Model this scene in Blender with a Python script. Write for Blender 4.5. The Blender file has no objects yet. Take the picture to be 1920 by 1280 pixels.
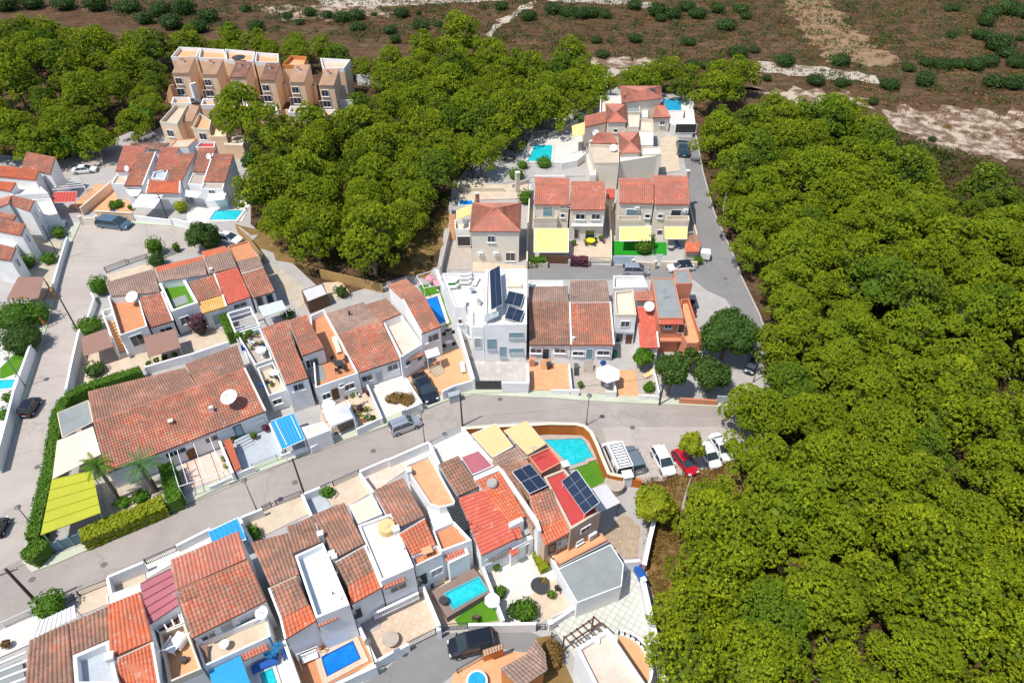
import bpy, math, random
from mathutils import Vector, Matrix
random.seed(7)
sc = bpy.context.scene
COL = sc.collection
# ---------------------------------------------------------------- camera, world, sun
CH = 66.0; FP = 1280.0; PITCH = math.atan(FP/1440.0)
cam_d = bpy.data.cameras.new("Camera"); cam_d.sensor_width = 36; cam_d.lens = 24.0
cam_d.clip_start = 1; cam_d.clip_end = 6000
cam = bpy.data.objects.new("Camera", cam_d); COL.objects.link(cam)
cam.location = (0, 0, CH); cam.rotation_euler = (math.pi/2-PITCH, 0, 0)
sc.camera = cam
SUN_EL = math.radians(64); AZ = math.atan2(-0.83, -0.56)     # azimuth of the sun seen from the ground (x, y)
wd = bpy.data.worlds.new("World"); sc.world = wd; wd.use_nodes = True
nt = wd.node_tree; nt.nodes.clear()
sky = nt.nodes.new("ShaderNodeTexSky"); sky.sky_type = 'NISHITA'; sky.sun_disc = False
sky.sun_elevation = SUN_EL; sky.sun_rotation = AZ % (2*math.pi)
bg = nt.nodes.new("ShaderNodeBackground"); bg.inputs[1].default_value = 0.15
wo = nt.nodes.new("ShaderNodeOutputWorld")
nt.links.new(sky.outputs[0], bg.inputs[0]); nt.links.new(bg.outputs[0], wo.inputs[0])
sd = bpy.data.lights.new("Sun", 'SUN'); sd.energy = 4.3; sd.angle = math.radians(0.5); sd.color = (1, .955, .88)
so = bpy.data.objects.new("Sun", sd); COL.objects.link(so)
ts = Vector((math.sin(AZ)*math.cos(SUN_EL), math.cos(AZ)*math.cos(SUN_EL), math.sin(SUN_EL)))
so.rotation_euler = ts.to_track_quat('Z', 'Y').to_euler(); so.location = (0, 60, 120)
sc.view_settings.view_transform = 'Standard'; sc.view_settings.look = 'None'
sc.view_settings.gamma = 1; sc.view_settings.exposure = 0.2
# ---------------------------------------------------------------- pixel -> world
def ray(p):
    X = (p[0]-960)/FP; Y = -(p[1]-640)/FP
    return Vector((X, math.cos(PITCH)+Y*math.sin(PITCH), -math.sin(PITCH)+Y*math.cos(PITCH)))
def P(p, z=0.0):
    d = ray(p); t = (z-CH)/d.z
    return Vector((d.x*t, d.y*t, z))
def PX(v):                      # world -> pixel, used for laying things out by distance
    r = v-Vector((0, 0, CH)); f = Vector((0, math.cos(PITCH), -math.sin(PITCH))); u = Vector((0, math.sin(PITCH), math.cos(PITCH)))
    k = r.dot(f); return (960+FP*r.x/k, 640-FP*r.dot(u)/k, k)
def onwall(A, B, z, p, off=0.0):
    a = P(A, z); b = P(B, z); n = (b-a).cross(Vector((0, 0, 1))).normalized()
    if n.dot(Vector((0, 0, CH))-a) < 0: n = -n
    a = a-n*off
    d = ray(p); C = Vector((0, 0, CH)); t = (a-C).dot(n)/d.dot(n)
    return C+d*t, n, (b-a).normalized()
# ---------------------------------------------------------------- mesh collector
class M:
    def __init__(s): s.v = []; s.f = []; s.m = []; s.uv = None; s.k = 0; s.att = None; s.smooth = False
    def add(s, vs, fs, k=None):
        o = len(s.v); s.v += [tuple(q) for q in vs]
        for f in fs: s.f.append([i+o for i in f]); s.m.append(s.k if k is None else k)
    def box(s, c, sz, rz=0, k=None, axes=None):
        x, y, z = sz[0]/2, sz[1]/2, sz[2]/2; c = Vector(c)
        if axes: ex, ey, ez = axes
        else: ex = Vector((math.cos(rz), math.sin(rz), 0)); ey = Vector((-math.sin(rz), math.cos(rz), 0)); ez = Vector((0, 0, 1))
        vs = [c+ex*a*x+ey*b*y+ez*d*z for d in (-1, 1) for b in (-1, 1) for a in (-1, 1)]
        s.add(vs, [(0, 2, 3, 1), (4, 5, 7, 6), (0, 1, 5, 4), (2, 6, 7, 3), (0, 4, 6, 2), (1, 3, 7, 5)], k)
    def beam(s, a, b, w, h=None, k=None):
        a = Vector(a); b = Vector(b); d = b-a; L = d.length; d = d/L; h = h or w
        up = Vector((0, 0, 1)) if abs(d.z) < .95 else Vector((1, 0, 0))
        ey = up.cross(d).normalized(); ez = d.cross(ey)
        s.box((a+b)/2, (L, w, h), k=k, axes=(d, ey, ez))
    def cyl(s, a, b, r0, r1=None, n=10, k=None, caps=True):
        a = Vector(a); b = Vector(b); r1 = r0 if r1 is None else r1; d = (b-a).normalized()
        up = Vector((0, 0, 1)) if abs(d.z) < .95 else Vector((1, 0, 0))
        ex = up.cross(d).normalized(); ey = d.cross(ex); vs = []
        for c, r in ((a, r0), (b, r1)):
            for i in range(n): t = 2*math.pi*i/n; vs.append(c+ex*r*math.cos(t)+ey*r*math.sin(t))
        fs = [(i, (i+1) % n, n+(i+1) % n, n+i) for i in range(n)]
        if caps: fs += [tuple(range(n))[::-1], tuple(range(n, 2*n))]
        s.add(vs, fs, k)
    def tube(s, pts, rs, n=7, k=None):
        for i in range(len(pts)-1): s.cyl(pts[i], pts[i+1], rs[i], rs[i+1], n, k, caps=(i == len(pts)-2))
    def prism(s, top, zb=0.0, k=None):
        n = len(top); top = [Vector(t) for t in top]
        a = sum(top[i].x*top[(i+1) % n].y-top[(i+1) % n].x*top[i].y for i in range(n))
        if a < 0: top = top[::-1]
        bot = [Vector((t.x, t.y, zb)) for t in top]
        s.add(top+bot, [tuple(range(n))]+[(n+i, n+(i+1) % n, (i+1) % n, i) for i in range(n)]+[tuple(range(2*n-1, n-1, -1))], k)
    def sheet(s, top, k=None):
        n = len(top); a = sum(top[i][0]*top[(i+1) % n][1]-top[(i+1) % n][0]*top[i][1] for i in range(n))
        if a < 0: top = top[::-1]
        s.add(top, [tuple(range(n))], k)
    def build(s, name, mats, parent=None, loc=None):
        if not isinstance(mats, (list, tuple)): mats = [mats]
        o0 = Vector(loc) if loc is not None else Vector((0, 0, 0))
        me = bpy.data.meshes.new(name)
        me.from_pydata([(x-o0.x, y-o0.y, z-o0.z) for x, y, z in s.v], [], s.f)
        for m in mats: me.materials.append(m)
        if len(mats) > 1: me.polygons.foreach_set("material_index", s.m)
        if s.uv:
            l = me.uv_layers.new(name="UVMap"); dat = [0]*(2*len(me.loops)); li = [0]*len(me.loops)
            me.loops.foreach_get("vertex_index", li)
            for i, vi in enumerate(li): dat[2*i], dat[2*i+1] = s.uv[vi]
            l.data.foreach_set("uv", dat)
        if s.att:
            at = me.attributes.new("tint", 'FLOAT', 'POINT'); at.data.foreach_set("value", s.att)
        if s.smooth: me.polygons.foreach_set("use_smooth", [True]*len(me.polygons))
        me.update()
        ob = bpy.data.objects.new(name, me); COL.objects.link(ob)
        if parent is not None: ob.parent = parent
        elif loc is not None: ob.location = o0
        return ob
def tag(o, label=None, cat=None, group=None, kind=None):
    if label: o['label'] = label
    if cat: o['category'] = cat
    if group: o['group'] = group
    if kind: o['kind'] = kind
    return o
class T:                         # a thing: an Empty at its base that parents its parts
    def __init__(s, name, label, cat, loc, group=None):
        s.loc = Vector((loc[0], loc[1], loc[2] if len(loc) > 2 else 0))
        s.e = bpy.data.objects.new(name, None); COL.objects.link(s.e); s.e.location = s.loc; s.e.empty_display_size = .3
        tag(s.e, label, cat, group)
    def part(s, name, m, mats, parent=None, label=None):
        if not m.f: return None
        o = m.build(name, mats, parent or s.e, s.loc)
        if label: o['label'] = label
        return o
def single(name, m, mats, label, cat, loc, group=None):
    return tag(m.build(name, mats, None, Vector((loc[0], loc[1], loc[2] if len(loc) > 2 else 0))), label, cat, group)
# ---------------------------------------------------------------- materials
MATS = {}
def nodes(name, rough=.8, spec=.3):
    m = bpy.data.materials.new(name); m.use_nodes = True; n = m.node_tree
    b = n.nodes["Principled BSDF"]; b.inputs["Roughness"].default_value = rough; b.inputs["Specular IOR Level"].default_value = spec
    MATS[name] = m; return m, n, b
def L(n, a, b): n.links.new(a, b)
def noise(n, scale, detail=4, rough=.6, vec=None, dist=0):
    t = n.nodes.new("ShaderNodeTexNoise"); t.inputs["Scale"].default_value = scale; t.inputs["Detail"].default_value = detail
    t.inputs["Roughness"].default_value = rough; t.inputs["Distortion"].default_value = dist
    if vec is None:
        g = n.nodes.new("ShaderNodeNewGeometry"); vec = g.outputs["Position"]
    L(n, vec, t.inputs["Vector"]); return t.outputs["Fac"]
def mix(n, f, a, b):
    x = n.nodes.new("ShaderNodeMix"); x.data_type = 'RGBA'
    if isinstance(f, float): x.inputs[0].default_value = f
    else: L(n, f, x.inputs[0])
    for i, c in ((6, a), (7, b)):
        if isinstance(c, tuple): x.inputs[i].default_value = (*c[:3], 1)
        else: L(n, c, x.inputs[i])
    return x.outputs[2]
def ramp(n, f, lo, hi):
    r = n.nodes.new("ShaderNodeMapRange"); r.inputs[1].default_value = lo; r.inputs[2].default_value = hi; L(n, f, r.inputs[0]); return r.outputs[0]
def math_(n, op, a, b=None):
    x = n.nodes.new("ShaderNodeMath"); x.operation = op
    for i, c in enumerate((a, b)):
        if c is None: continue
        if isinstance(c, (int, float)): x.inputs[i].default_value = c
        else: L(n, c, x.inputs[i])
    return x.outputs[0]
def bump(n, b, h, st=.3, d=.02):
    x = n.nodes.new("ShaderNodeBump"); x.inputs["Strength"].default_value = st; x.inputs["Distance"].default_value = d
    L(n, h, x.inputs["Height"]); L(n, x.outputs[0], b.inputs["Normal"])
def plain(name, c, c2=None, rough=.8, spec=.3, sc1=.5, sc2=6, metal=0, bm=.15, lo=.35, hi=.7):
    m, n, b = nodes(name, rough, spec); c2 = c2 or tuple(q*.82 for q in c)
    f = ramp(n, noise(n, sc1, 5, .65), lo, hi); g = ramp(n, noise(n, sc2, 3), .3, .75)
    col = mix(n, f, c, c2); col = mix(n, math_(n, 'MULTIPLY', g, .35), col, tuple(q*.72 for q in c))
    L(n, col, b.inputs["Base Color"]); b.inputs["Metallic"].default_value = metal
    if bm: bump(n, b, noise(n, sc2*3, 3), bm)
    return m
def tilemat(name, c1, c2, aged, lo, hi, sat=1.0):
    m, n, b = nodes(name, .85, .25)
    uv = n.nodes.new("ShaderNodeUVMap"); fl = n.nodes.new("ShaderNodeVectorMath"); fl.operation = 'FLOOR'; L(n, uv.outputs[0], fl.inputs[0])
    wn = n.nodes.new("ShaderNodeTexWhiteNoise"); wn.noise_dimensions = '3D'; L(n, fl.outputs[0], wn.inputs["Vector"])
    col = mix(n, wn.outputs["Value"], c1, c2)
    f = ramp(n, math_(n, 'ADD', noise(n, .35, 5, .7), math_(n, 'MULTIPLY', wn.outputs["Value"], .22)), lo, hi)
    col = mix(n, f, col, aged)
    pale = ramp(n, math_(n, 'ADD', noise(n, 1.3, 6, .75), math_(n, 'MULTIPLY', wn.outputs["Value"], .15)), .66, .82)
    col = mix(n, math_(n, 'MULTIPLY', pale, .5), col, (.62, .50, .40))
    L(n, col, b.inputs["Base Color"]); return m
white = plain("white_render", (.82, .82, .81), (.70, .69, .665), .85, .2, .45, 2.5, lo=.45, hi=.78)
whitefl = plain("white_floor", (.66, .64, .60), (.54, .51, .46), .7, .3, .5, 3)
cream = plain("cream_render", (.66, .58, .46), (.60, .52, .41), .85, .2, .4, 3)
beige = plain("beige_render", (.80, .73, .61), (.72, .65, .54), .85, .2, .4, 3)
orangew = plain("orange_render", (.62, .25, .08), (.55, .21, .06), .85, .2)
aptw = plain("apartment_render", (.84, .61, .42), (.76, .53, .35), .85, .2)
brickw = plain("tan_stone_wall", (.60, .43, .30), (.52, .36, .25), .9, .2, 1.5, 9)
salmon = plain("salmon_render", (.60, .25, .15), (.55, .22, .13), .85, .2)
rust = plain("rust_orange_render", (.50, .15, .03), (.44, .13, .03), .85, .2)
concrete = plain("concrete", (.42, .40, .38), (.34, .32, .30), .9, .2, .5, 5)
greyroof = plain("grey_roofing", (.28, .30, .295), (.22, .235, .23), .85, .25, .6, 6)
asph = None
darkmetal = plain("dark_metal", (.035, .04, .045), (.05, .05, .05), .45, .5, 2, 9, bm=0)
greymetal = plain("grey_metal", (.38, .42, .44), (.30, .34, .36), .4, .5, 2, 9, bm=0)
lampmt = plain("weathered_lamp_metal", (.16, .15, .13), (.12, .11, .10), .5, .4, 2, 9, bm=0)
woodpole = plain("pole_wood", (.10, .07, .055), (.07, .05, .04), .9, .2, 3, 12)
pine_bark = plain("pine_bark", (.22, .17, .13), (.14, .10, .08), .95, .1, 3, 14)
brownaw = plain("brown_awning", (.30, .175, .135), (.27, .155, .12), .85, .2, .5, 4, bm=.05)
yellaw = plain("pale_yellow_awning", (.80, .57, .20), (.78, .62, .30), .8, .2, .6, 8, bm=.05)
creamaw = plain("cream_awning", (.76, .52, .26), (.74, .48, .21), .8, .2, .6, 6, bm=.05)
limeaw = plain("lime_canvas", (.44, .45, .04), (.38, .39, .035), .8, .2, .3, 5, bm=.05)
sandaw = plain("sand_canvas", (.72, .58, .44), (.76, .64, .52), .8, .2, .3, 5, bm=.05)
whiteaw = plain("white_canvas", (.86, .86, .88), (.80, .80, .84), .8, .2, .6, 6, bm=.05)
greyaw = plain("grey_canvas", (.58, .57, .58), (.52, .51, .52), .8, .2, .6, 6, bm=.05)
blueaw = plain("blue_canvas", (.02, .30, .62), (.02, .26, .56), .7, .3, .6, 6, bm=.05)
maroon = plain("maroon_sheet", (.42, .13, .16), (.37, .11, .13), .55, .4, .6, 6, bm=.05)
grass = plain("artificial_lawn", (.07, .20, .015), (.10, .24, .02), .95, .1, .8, 14, bm=.6)
lawnb = plain("bright_turf", (.02, .28, .02), (.02, .22, .02), .95, .1, .8, 14, bm=.6)
redfl = plain("red_painted_floor", (.50, .05, .05), (.42, .07, .06), .8, .3, .9, 4)
terra = plain("terracotta_paving", (.56, .25, .12), (.50, .21, .10), .8, .3, .8, 4)
terra2 = plain("orange_paving", (.66, .37, .19), (.60, .32, .16), .8, .3, .8, 4)
sandfl = plain("sand_paving", (.60, .49, .37), (.48, .38, .28), .8, .3, .7, 4)
pinkfl = plain("pink_paving", (.66, .45, .36), (.72, .60, .52), .8, .3, .7, 4)
stonefl = plain("stone_paving", (.46, .40, .34), (.34, .29, .25), .85, .2, 1.6, 5)
bluegr = plain("blue_grey_paving", (.38, .42, .46), (.46, .50, .54), .7, .3, 1.2, 4)
gravel = plain("pale_gravel", (.50, .44, .35), (.40, .34, .26), .95, .1, .8, 7, bm=.5)
kerbm = plain("pavement_concrete", (.44, .49, .36), (.52, .50, .42), .9, .2, .4, 5)
plastic_w = plain("white_plastic", (.82, .82, .82), (.78, .78, .78), .4, .5, 3, 9, bm=0)
plastic_b = plain("blue_plastic", (.01, .10, .40), (.01, .08, .32), .4, .5, 3, 9, bm=0)
wicker = plain("brown_wicker", (.10, .06, .045), (.14, .09, .06), .8, .3, 5, 20)
woodm = plain("reed_fence", (.42, .27, .11), (.36, .22, .09), .9, .2, 2, 9)
woodb = plain("brown_wood", (.16, .08, .045), (.12, .06, .035), .7, .3, 2, 9)
potm = plain("clay_pot", (.45, .18, .09), (.40, .15, .07), .8, .3, 5, 9, bm=0)
redpl = plain("red_plastic", (.55, .02, .02), (.5, .02, .02), .4, .5, 5, 9, bm=0)
pinkpl = plain("pink_fabric", (.70, .28, .34), (.66, .25, .30), .8, .3, 5, 9, bm=0)
rubber = plain("rubber", (.02, .02, .02), (.025, .025, .025), .8, .3, 5, 9, bm=0)
tMix = tilemat("tile_mixed", (.44, .125, .07), (.66, .31, .20), (.28, .15, .105), .44, .72)
tBrown = tilemat("tile_weathered", (.42, .165, .10), (.58, .33, .24), (.24, .14, .10), .38, .66)
tGrey = tilemat("tile_lichen", (.37, .22, .17), (.52, .36, .27), (.25, .175, .14), .38, .66)
tOrange = tilemat("tile_orange", (.56, .13, .055), (.68, .21, .11), (.40, .14, .08), .46, .8)
tRed = tilemat("tile_red", (.52, .11, .07), (.58, .15, .10), (.42, .11, .075), .6, .9)
tSalmon = tilemat("tile_salmon", (.47, .15, .095), (.62, .25, .175), (.34, .155, .11), .46, .8)
tTan = tilemat("tile_tan", (.56, .34, .21), (.62, .42, .28), (.42, .28, .19), .45, .8)
tYel = tilemat("tile_ochre", (.70, .36, .10), (.74, .45, .17), (.6, .28, .10), .6, .9)
def glassm(name, c, rough=.06):
    m, n, b = nodes(name, rough, .8); b.inputs["Base Color"].default_value = (*c, 1); return m
glass = glassm("window_glass", (.03, .045, .055)); glassb = glassm("pale_blue_glass", (.16, .30, .34), .12)
lampm = glassm("lamp_glass", (.5, .5, .48), .2)
def water(name, shallow, deep):
    m, n, b = nodes(name, .05, .5)
    f = ramp(n, noise(n, 1.1, 3, .5, dist=1.2), .4, .68)
    L(n, mix(n, f, deep, shallow), b.inputs["Base Color"]); bump(n, b, noise(n, 3.5, 2), .12, .05); return m
wTurq = water("water_turquoise", (.03, .52, .56), (.01, .42, .48)); wBlue = water("water_blue", (.005, .20, .62), (.004, .15, .52)); wSky = water("water_sky_blue", (.03, .36, .56), (.02, .28, .48))
poolline = plain("pool_tile_blue", (.01, .06, .36), (.01, .05, .30), .3, .5, 4, 9, bm=0)
pooltq = plain("pool_tile_turquoise", (.02, .34, .40), (.02, .30, .36), .3, .5, 4, 9, bm=0)
def mk_asphalt(name, c, c2, patch):
    m, n, b = nodes(name, .92, .2)
    f = ramp(n, noise(n, .12, 6, .7, dist=.6), .35, .65); g = ramp(n, noise(n, .9, 6, .75), .55, .8)
    st = ramp(n, noise(n, 14, 2), .3, .8)
    mp = n.nodes.new("ShaderNodeMapping"); mp.inputs["Rotation"].default_value[2] = .42; mp.inputs["Scale"].default_value = (.12, 1.6, 1)
    ge = n.nodes.new("ShaderNodeNewGeometry"); L(n, ge.outputs["Position"], mp.inputs[0])
    tr = ramp(n, noise(n, 1.0, 4, .6, mp.outputs[0]), .55, .8)
    v = n.nodes.new("ShaderNodeTexVoronoi"); v.feature = 'DISTANCE_TO_EDGE'; v.inputs["Scale"].default_value = .06
    vn = n.nodes.new("ShaderNodeTexNoise"); vn.inputs["Scale"].default_value = .5
    L(n, ge.outputs["Position"], vn.inputs["Vector"]); vm = n.nodes.new("ShaderNodeVectorMath"); vm.operation = 'MULTIPLY_ADD'
    L(n, vn.outputs["Color"], vm.inputs[0]); vm.inputs[1].default_value = (3, 3, 3); L(n, ge.outputs["Position"], vm.inputs[2]); L(n, vm.outputs[0], v.inputs["Vector"])
    crack = ramp(n, v.outputs["Distance"], .012, .002)
    col = mix(n, f, c, c2); col = mix(n, math_(n, 'MULTIPLY', g, .5), col, patch)
    col = mix(n, math_(n, 'MULTIPLY', tr, .6), col, tuple(q*.68 for q in c)); col = mix(n, math_(n, 'MULTIPLY', crack, .28), col, tuple(q*.45 for q in c))
    col = mix(n, math_(n, 'MULTIPLY', st, .25), col, tuple(q*.75 for q in c))
    L(n, col, b.inputs["Base Color"]); bump(n, b, noise(n, 30, 2), .2); return m
asph = mk_asphalt("asphalt_sunbleached", (.44, .39, .35), (.36, .315, .28), (.52, .46, .41))
asph2 = mk_asphalt("asphalt_main_road", (.365, .325, .29), (.285, .25, .225), (.45, .40, .355))
asph3 = mk_asphalt("asphalt_dark", (.235, .228, .224), (.195, .19, .187), (.30, .28, .265))
def mk_ground():
    m, n, b = nodes("dry_scrub_ground", .97, .1)
    ge = n.nodes.new("ShaderNodeNewGeometry"); mp = n.nodes.new("ShaderNodeMapping"); mp.inputs["Scale"].default_value = (1, 2.2, 1); mp.inputs["Rotation"].default_value[2] = .12; L(n, ge.outputs["Position"], mp.inputs[0]); v = mp.outputs[0]
    a = ramp(n, noise(n, .035, 8, .75, v, .6), .40, .60); c = ramp(n, noise(n, .22, 10, .85, v), .44, .58); d = ramp(n, noise(n, .9, 8, .85, v), .50, .66); e = ramp(n, noise(n, .05, 7, .8, v), .52, .62); h = ramp(n, noise(n, 2.6, 4, .8), .45, .62)
    col = mix(n, a, (.105, .052, .026), (.20, .12, .066)); col = mix(n, math_(n, 'MULTIPLY', e, .8), col, (.075, .070, .024)); col = mix(n, math_(n, 'MULTIPLY', c, .85), col, (.045, .027, .014))
    col = mix(n, math_(n, 'MULTIPLY', d, .6), col, (.27, .19, .12)); col = mix(n, math_(n, 'MULTIPLY', h, .5), col, (.03, .022, .012))
    L(n, col, b.inputs["Base Color"]); bump(n, b, noise(n, 1.2, 6, .8), .9, .4); return m
groundm = mk_ground()
fieldm = plain("dry_tan_field", (.30, .20, .12), (.20, .125, .07), .97, .1, .3, 1.5, bm=.6)
soilm = plain("pale_bare_soil", (.46, .37, .28), (.13, .075, .045), .97, .1, .3, 2.2, bm=.6, lo=.42, hi=.54)
limem = plain("limestone_track", (.50, .44, .37), (.34, .28, .21), .97, .1, .25, 2, bm=.5)
rustgr = plain("rusty_dry_grass", (.25, .15, .06), (.13, .10, .03), .97, .1, .35, 3, bm=.8)
def leafmat(name, a, b2, c, tr=.35):
    m, n, b = nodes(name, .6, .25)
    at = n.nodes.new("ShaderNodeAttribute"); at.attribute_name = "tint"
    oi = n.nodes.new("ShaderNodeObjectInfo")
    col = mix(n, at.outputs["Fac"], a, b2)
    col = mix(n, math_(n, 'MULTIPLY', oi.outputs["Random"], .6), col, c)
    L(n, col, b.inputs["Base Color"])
    t = n.nodes.new("ShaderNodeBsdfTranslucent"); L(n, col, t.inputs[0]); ms = n.nodes.new("ShaderNodeMixShader"); ms.inputs[0].default_value = tr
    out = n.nodes["Material Output"]; L(n, b.outputs[0], ms.inputs[1]); L(n, t.outputs[0], ms.inputs[2]); L(n, ms.outputs[0], out.inputs[0]); return m
pineleaf = leafmat("pine_needles", (.095, .145, .006), (.46, .53, .012), (.24, .33, .010), .38)
darkleaf = leafmat("dark_foliage", (.035, .075, .012), (.09, .16, .015), (.05, .11, .015), .25)
oliveleaf = leafmat("olive_needles", (.06, .105, .008), (.32, .42, .018), (.14, .25, .012), .35)
underleaf = leafmat("understorey_foliage", (.03, .05, .006), (.09, .12, .010), (.05, .07, .008), .2)
bushleaf = leafmat("garden_foliage", (.05, .12, .008), (.14, .26, .012), (.08, .20, .01), .3)
limeleaf = leafmat("yellow_green_foliage", (.20, .25, .01), (.42, .45, .02), (.30, .34, .015), .35)
scrubleaf = leafmat("scrub_foliage", (.022, .055, .010), (.07, .125, .018), (.035, .08, .010), .2)
bougleaf = leafmat("bougainvillea", (.03, .07, .02), (.30, .02, .14), (.08, .03, .05), .25)
brownleaf = leafmat("dry_foliage", (.16, .10, .03), (.30, .17, .04), (.22, .13, .04), .25)
palmleaf = leafmat("palm_fronds", (.06, .15, .04), (.13, .25, .08), (.08, .20, .05), .25)
def panelm():
    m, n, b = nodes("solar_cells", .12, .6)
    uv = n.nodes.new("ShaderNodeUVMap"); s = n.nodes.new("ShaderNodeSeparateXYZ"); L(n, uv.outputs[0], s.inputs[0]); fs = []
    for i in (0, 1):
        fr = math_(n, 'FRACT', s.outputs[i]); fs.append(math_(n, 'LESS_THAN', fr, .07))
    f = math_(n, 'MAXIMUM', fs[0], fs[1]); L(n, mix(n, f, (.012, .022, .05), (.05, .07, .10)), b.inputs["Base Color"]); return m
solar = panelm()
def pavem(name, c, c2, line, s, rot=0.0, lw=.05):
    m, n, b = nodes(name, .8, .3)
    ge = n.nodes.new("ShaderNodeNewGeometry"); mp = n.nodes.new("ShaderNodeMapping"); mp.inputs["Rotation"].default_value[2] = rot; mp.inputs["Scale"].default_value = (s, s, s)
    L(n, ge.outputs["Position"], mp.inputs[0]); sp = n.nodes.new("ShaderNodeSeparateXYZ"); L(n, mp.outputs[0], sp.inputs[0])
    f = math_(n, 'MAXIMUM', math_(n, 'LESS_THAN', math_(n, 'FRACT', sp.outputs[0]), lw), math_(n, 'LESS_THAN', math_(n, 'FRACT', sp.outputs[1]), lw))
    fl = n.nodes.new("ShaderNodeVectorMath"); fl.operation = 'FLOOR'; L(n, mp.outputs[0], fl.inputs[0]); wn = n.nodes.new("ShaderNodeTexWhiteNoise"); L(n, fl.outputs[0], wn.inputs["Vector"])
    col = mix(n, wn.outputs["Value"], c, c2); col = mix(n, math_(n, 'MULTIPLY', f, .6), col, line); col = mix(n, math_(n, 'MULTIPLY', ramp(n, noise(n, .8, 5), .4, .7), .3), col, c2)
    L(n, col, b.inputs["Base Color"]); return m
tilefl = pavem("orange_floor_tiles", (.68, .36, .19), (.60, .30, .15), (.45, .24, .14), 2.0, .4)
pavew = pavem("white_stone_paving", (.52, .49, .45), (.40, .37, .34), (.28, .26, .23), 1.3, .0)
cobble = pavem("cobble_paving", (.42, .33, .24), (.34, .26, .18), (.20, .16, .12), 2.6, .3, .12)
dotpave = pavem("dotted_white_paving", (.58, .57, .52), (.50, .50, .45), (.30, .33, .28), 1.6, .6, .2)
stripefl = pavem("striped_sand_paving", (.62, .48, .36), (.52, .39, .29), (.38, .28, .21), 1.8, .35, .1)
# ---------------------------------------------------------------- builders
def tiles(m, hL, hR, lR, lL, pitch=.31, row=.42, amp=.10, step=.06):
    hL, hR, lR, lL = map(Vector, (hL, hR, lR, lL))
    W = ((hR-hL).length+(lR-lL).length)/2; H = ((lL-hL).length+(lR-hR).length)/2
    nc = max(2, round(W/pitch)); nr = max(1, round(H/row)); prof = (0, .75, 1, .75)
    nrm = (hR-hL).cross(lL-hL).normalized()
    if nrm.z < 0: nrm = -nrm
    if m.uv is None: m.uv = []
    vs = []; uv = []; ns = 4*nc+1; seed = random.randint(0, 400)
    for r in range(nr):
        for e in (0, 1):
            t = (r+e)/nr
            a = hL.lerp(lL, t); b = hR.lerp(lR, t); off = e*step
            for i in range(ns):
                s = i/(4*nc); vs.append(a.lerp(b, s)+nrm*(off+amp*prof[i % 4])); uv.append((seed+i/4+.001, seed+r+.1+.8*e))
    fs = []
    for q in range(2*nr-1):
        for i in range(ns-1): fs.append((q*ns+i, (q+1)*ns+i, (q+1)*ns+i+1, q*ns+i+1))
    if (Vector(vs[ns])-Vector(vs[0])).cross(Vector(vs[1])-Vector(vs[0])).dot(nrm) < 0: fs = [f[::-1] for f in fs]
    m.add(vs, fs); m.uv += uv
    # slab edge under the tiles
    o = nrm*-.02; d = Vector((0, 0, -.14)); q = [hL+o, hR+o, lR+o, lL+o]
    m.add(q+[x+d for x in q], [(0, 1, 2, 3), (4, 7, 6, 5), (0, 4, 5, 1), (1, 5, 6, 2), (2, 6, 7, 3), (3, 7, 4, 0)])
    m.uv += [(seed, seed)]*8
def inset(poly, d):
    n = len(poly); out = []
    a = sum(poly[i][0]*poly[(i+1) % n][1]-poly[(i+1) % n][0]*poly[i][1] for i in range(n)); sg = 1 if a > 0 else -1
    for i in range(n):
        p0, p1, p2 = Vector(poly[i-1][:2]), Vector(poly[i][:2]), Vector(poly[(i+1) % n][:2])
        e1 = (p1-p0).normalized(); e2 = (p2-p1).normalized()
        n1 = Vector((-e1.y, e1.x))*sg; n2 = Vector((-e2.y, e2.x))*sg
        k = n1+n2; c = max(.35, k.length_squared/2)
        q = p1+k*(d/c); out.append(Vector((q.x, q.y, poly[i][2])))
    return out
def orient(poly):
    n = len(poly); a = sum(poly[i][0]*poly[(i+1) % n][1]-poly[(i+1) % n][0]*poly[i][1] for i in range(n))
    return poly if a > 0 else poly[::-1]
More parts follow.
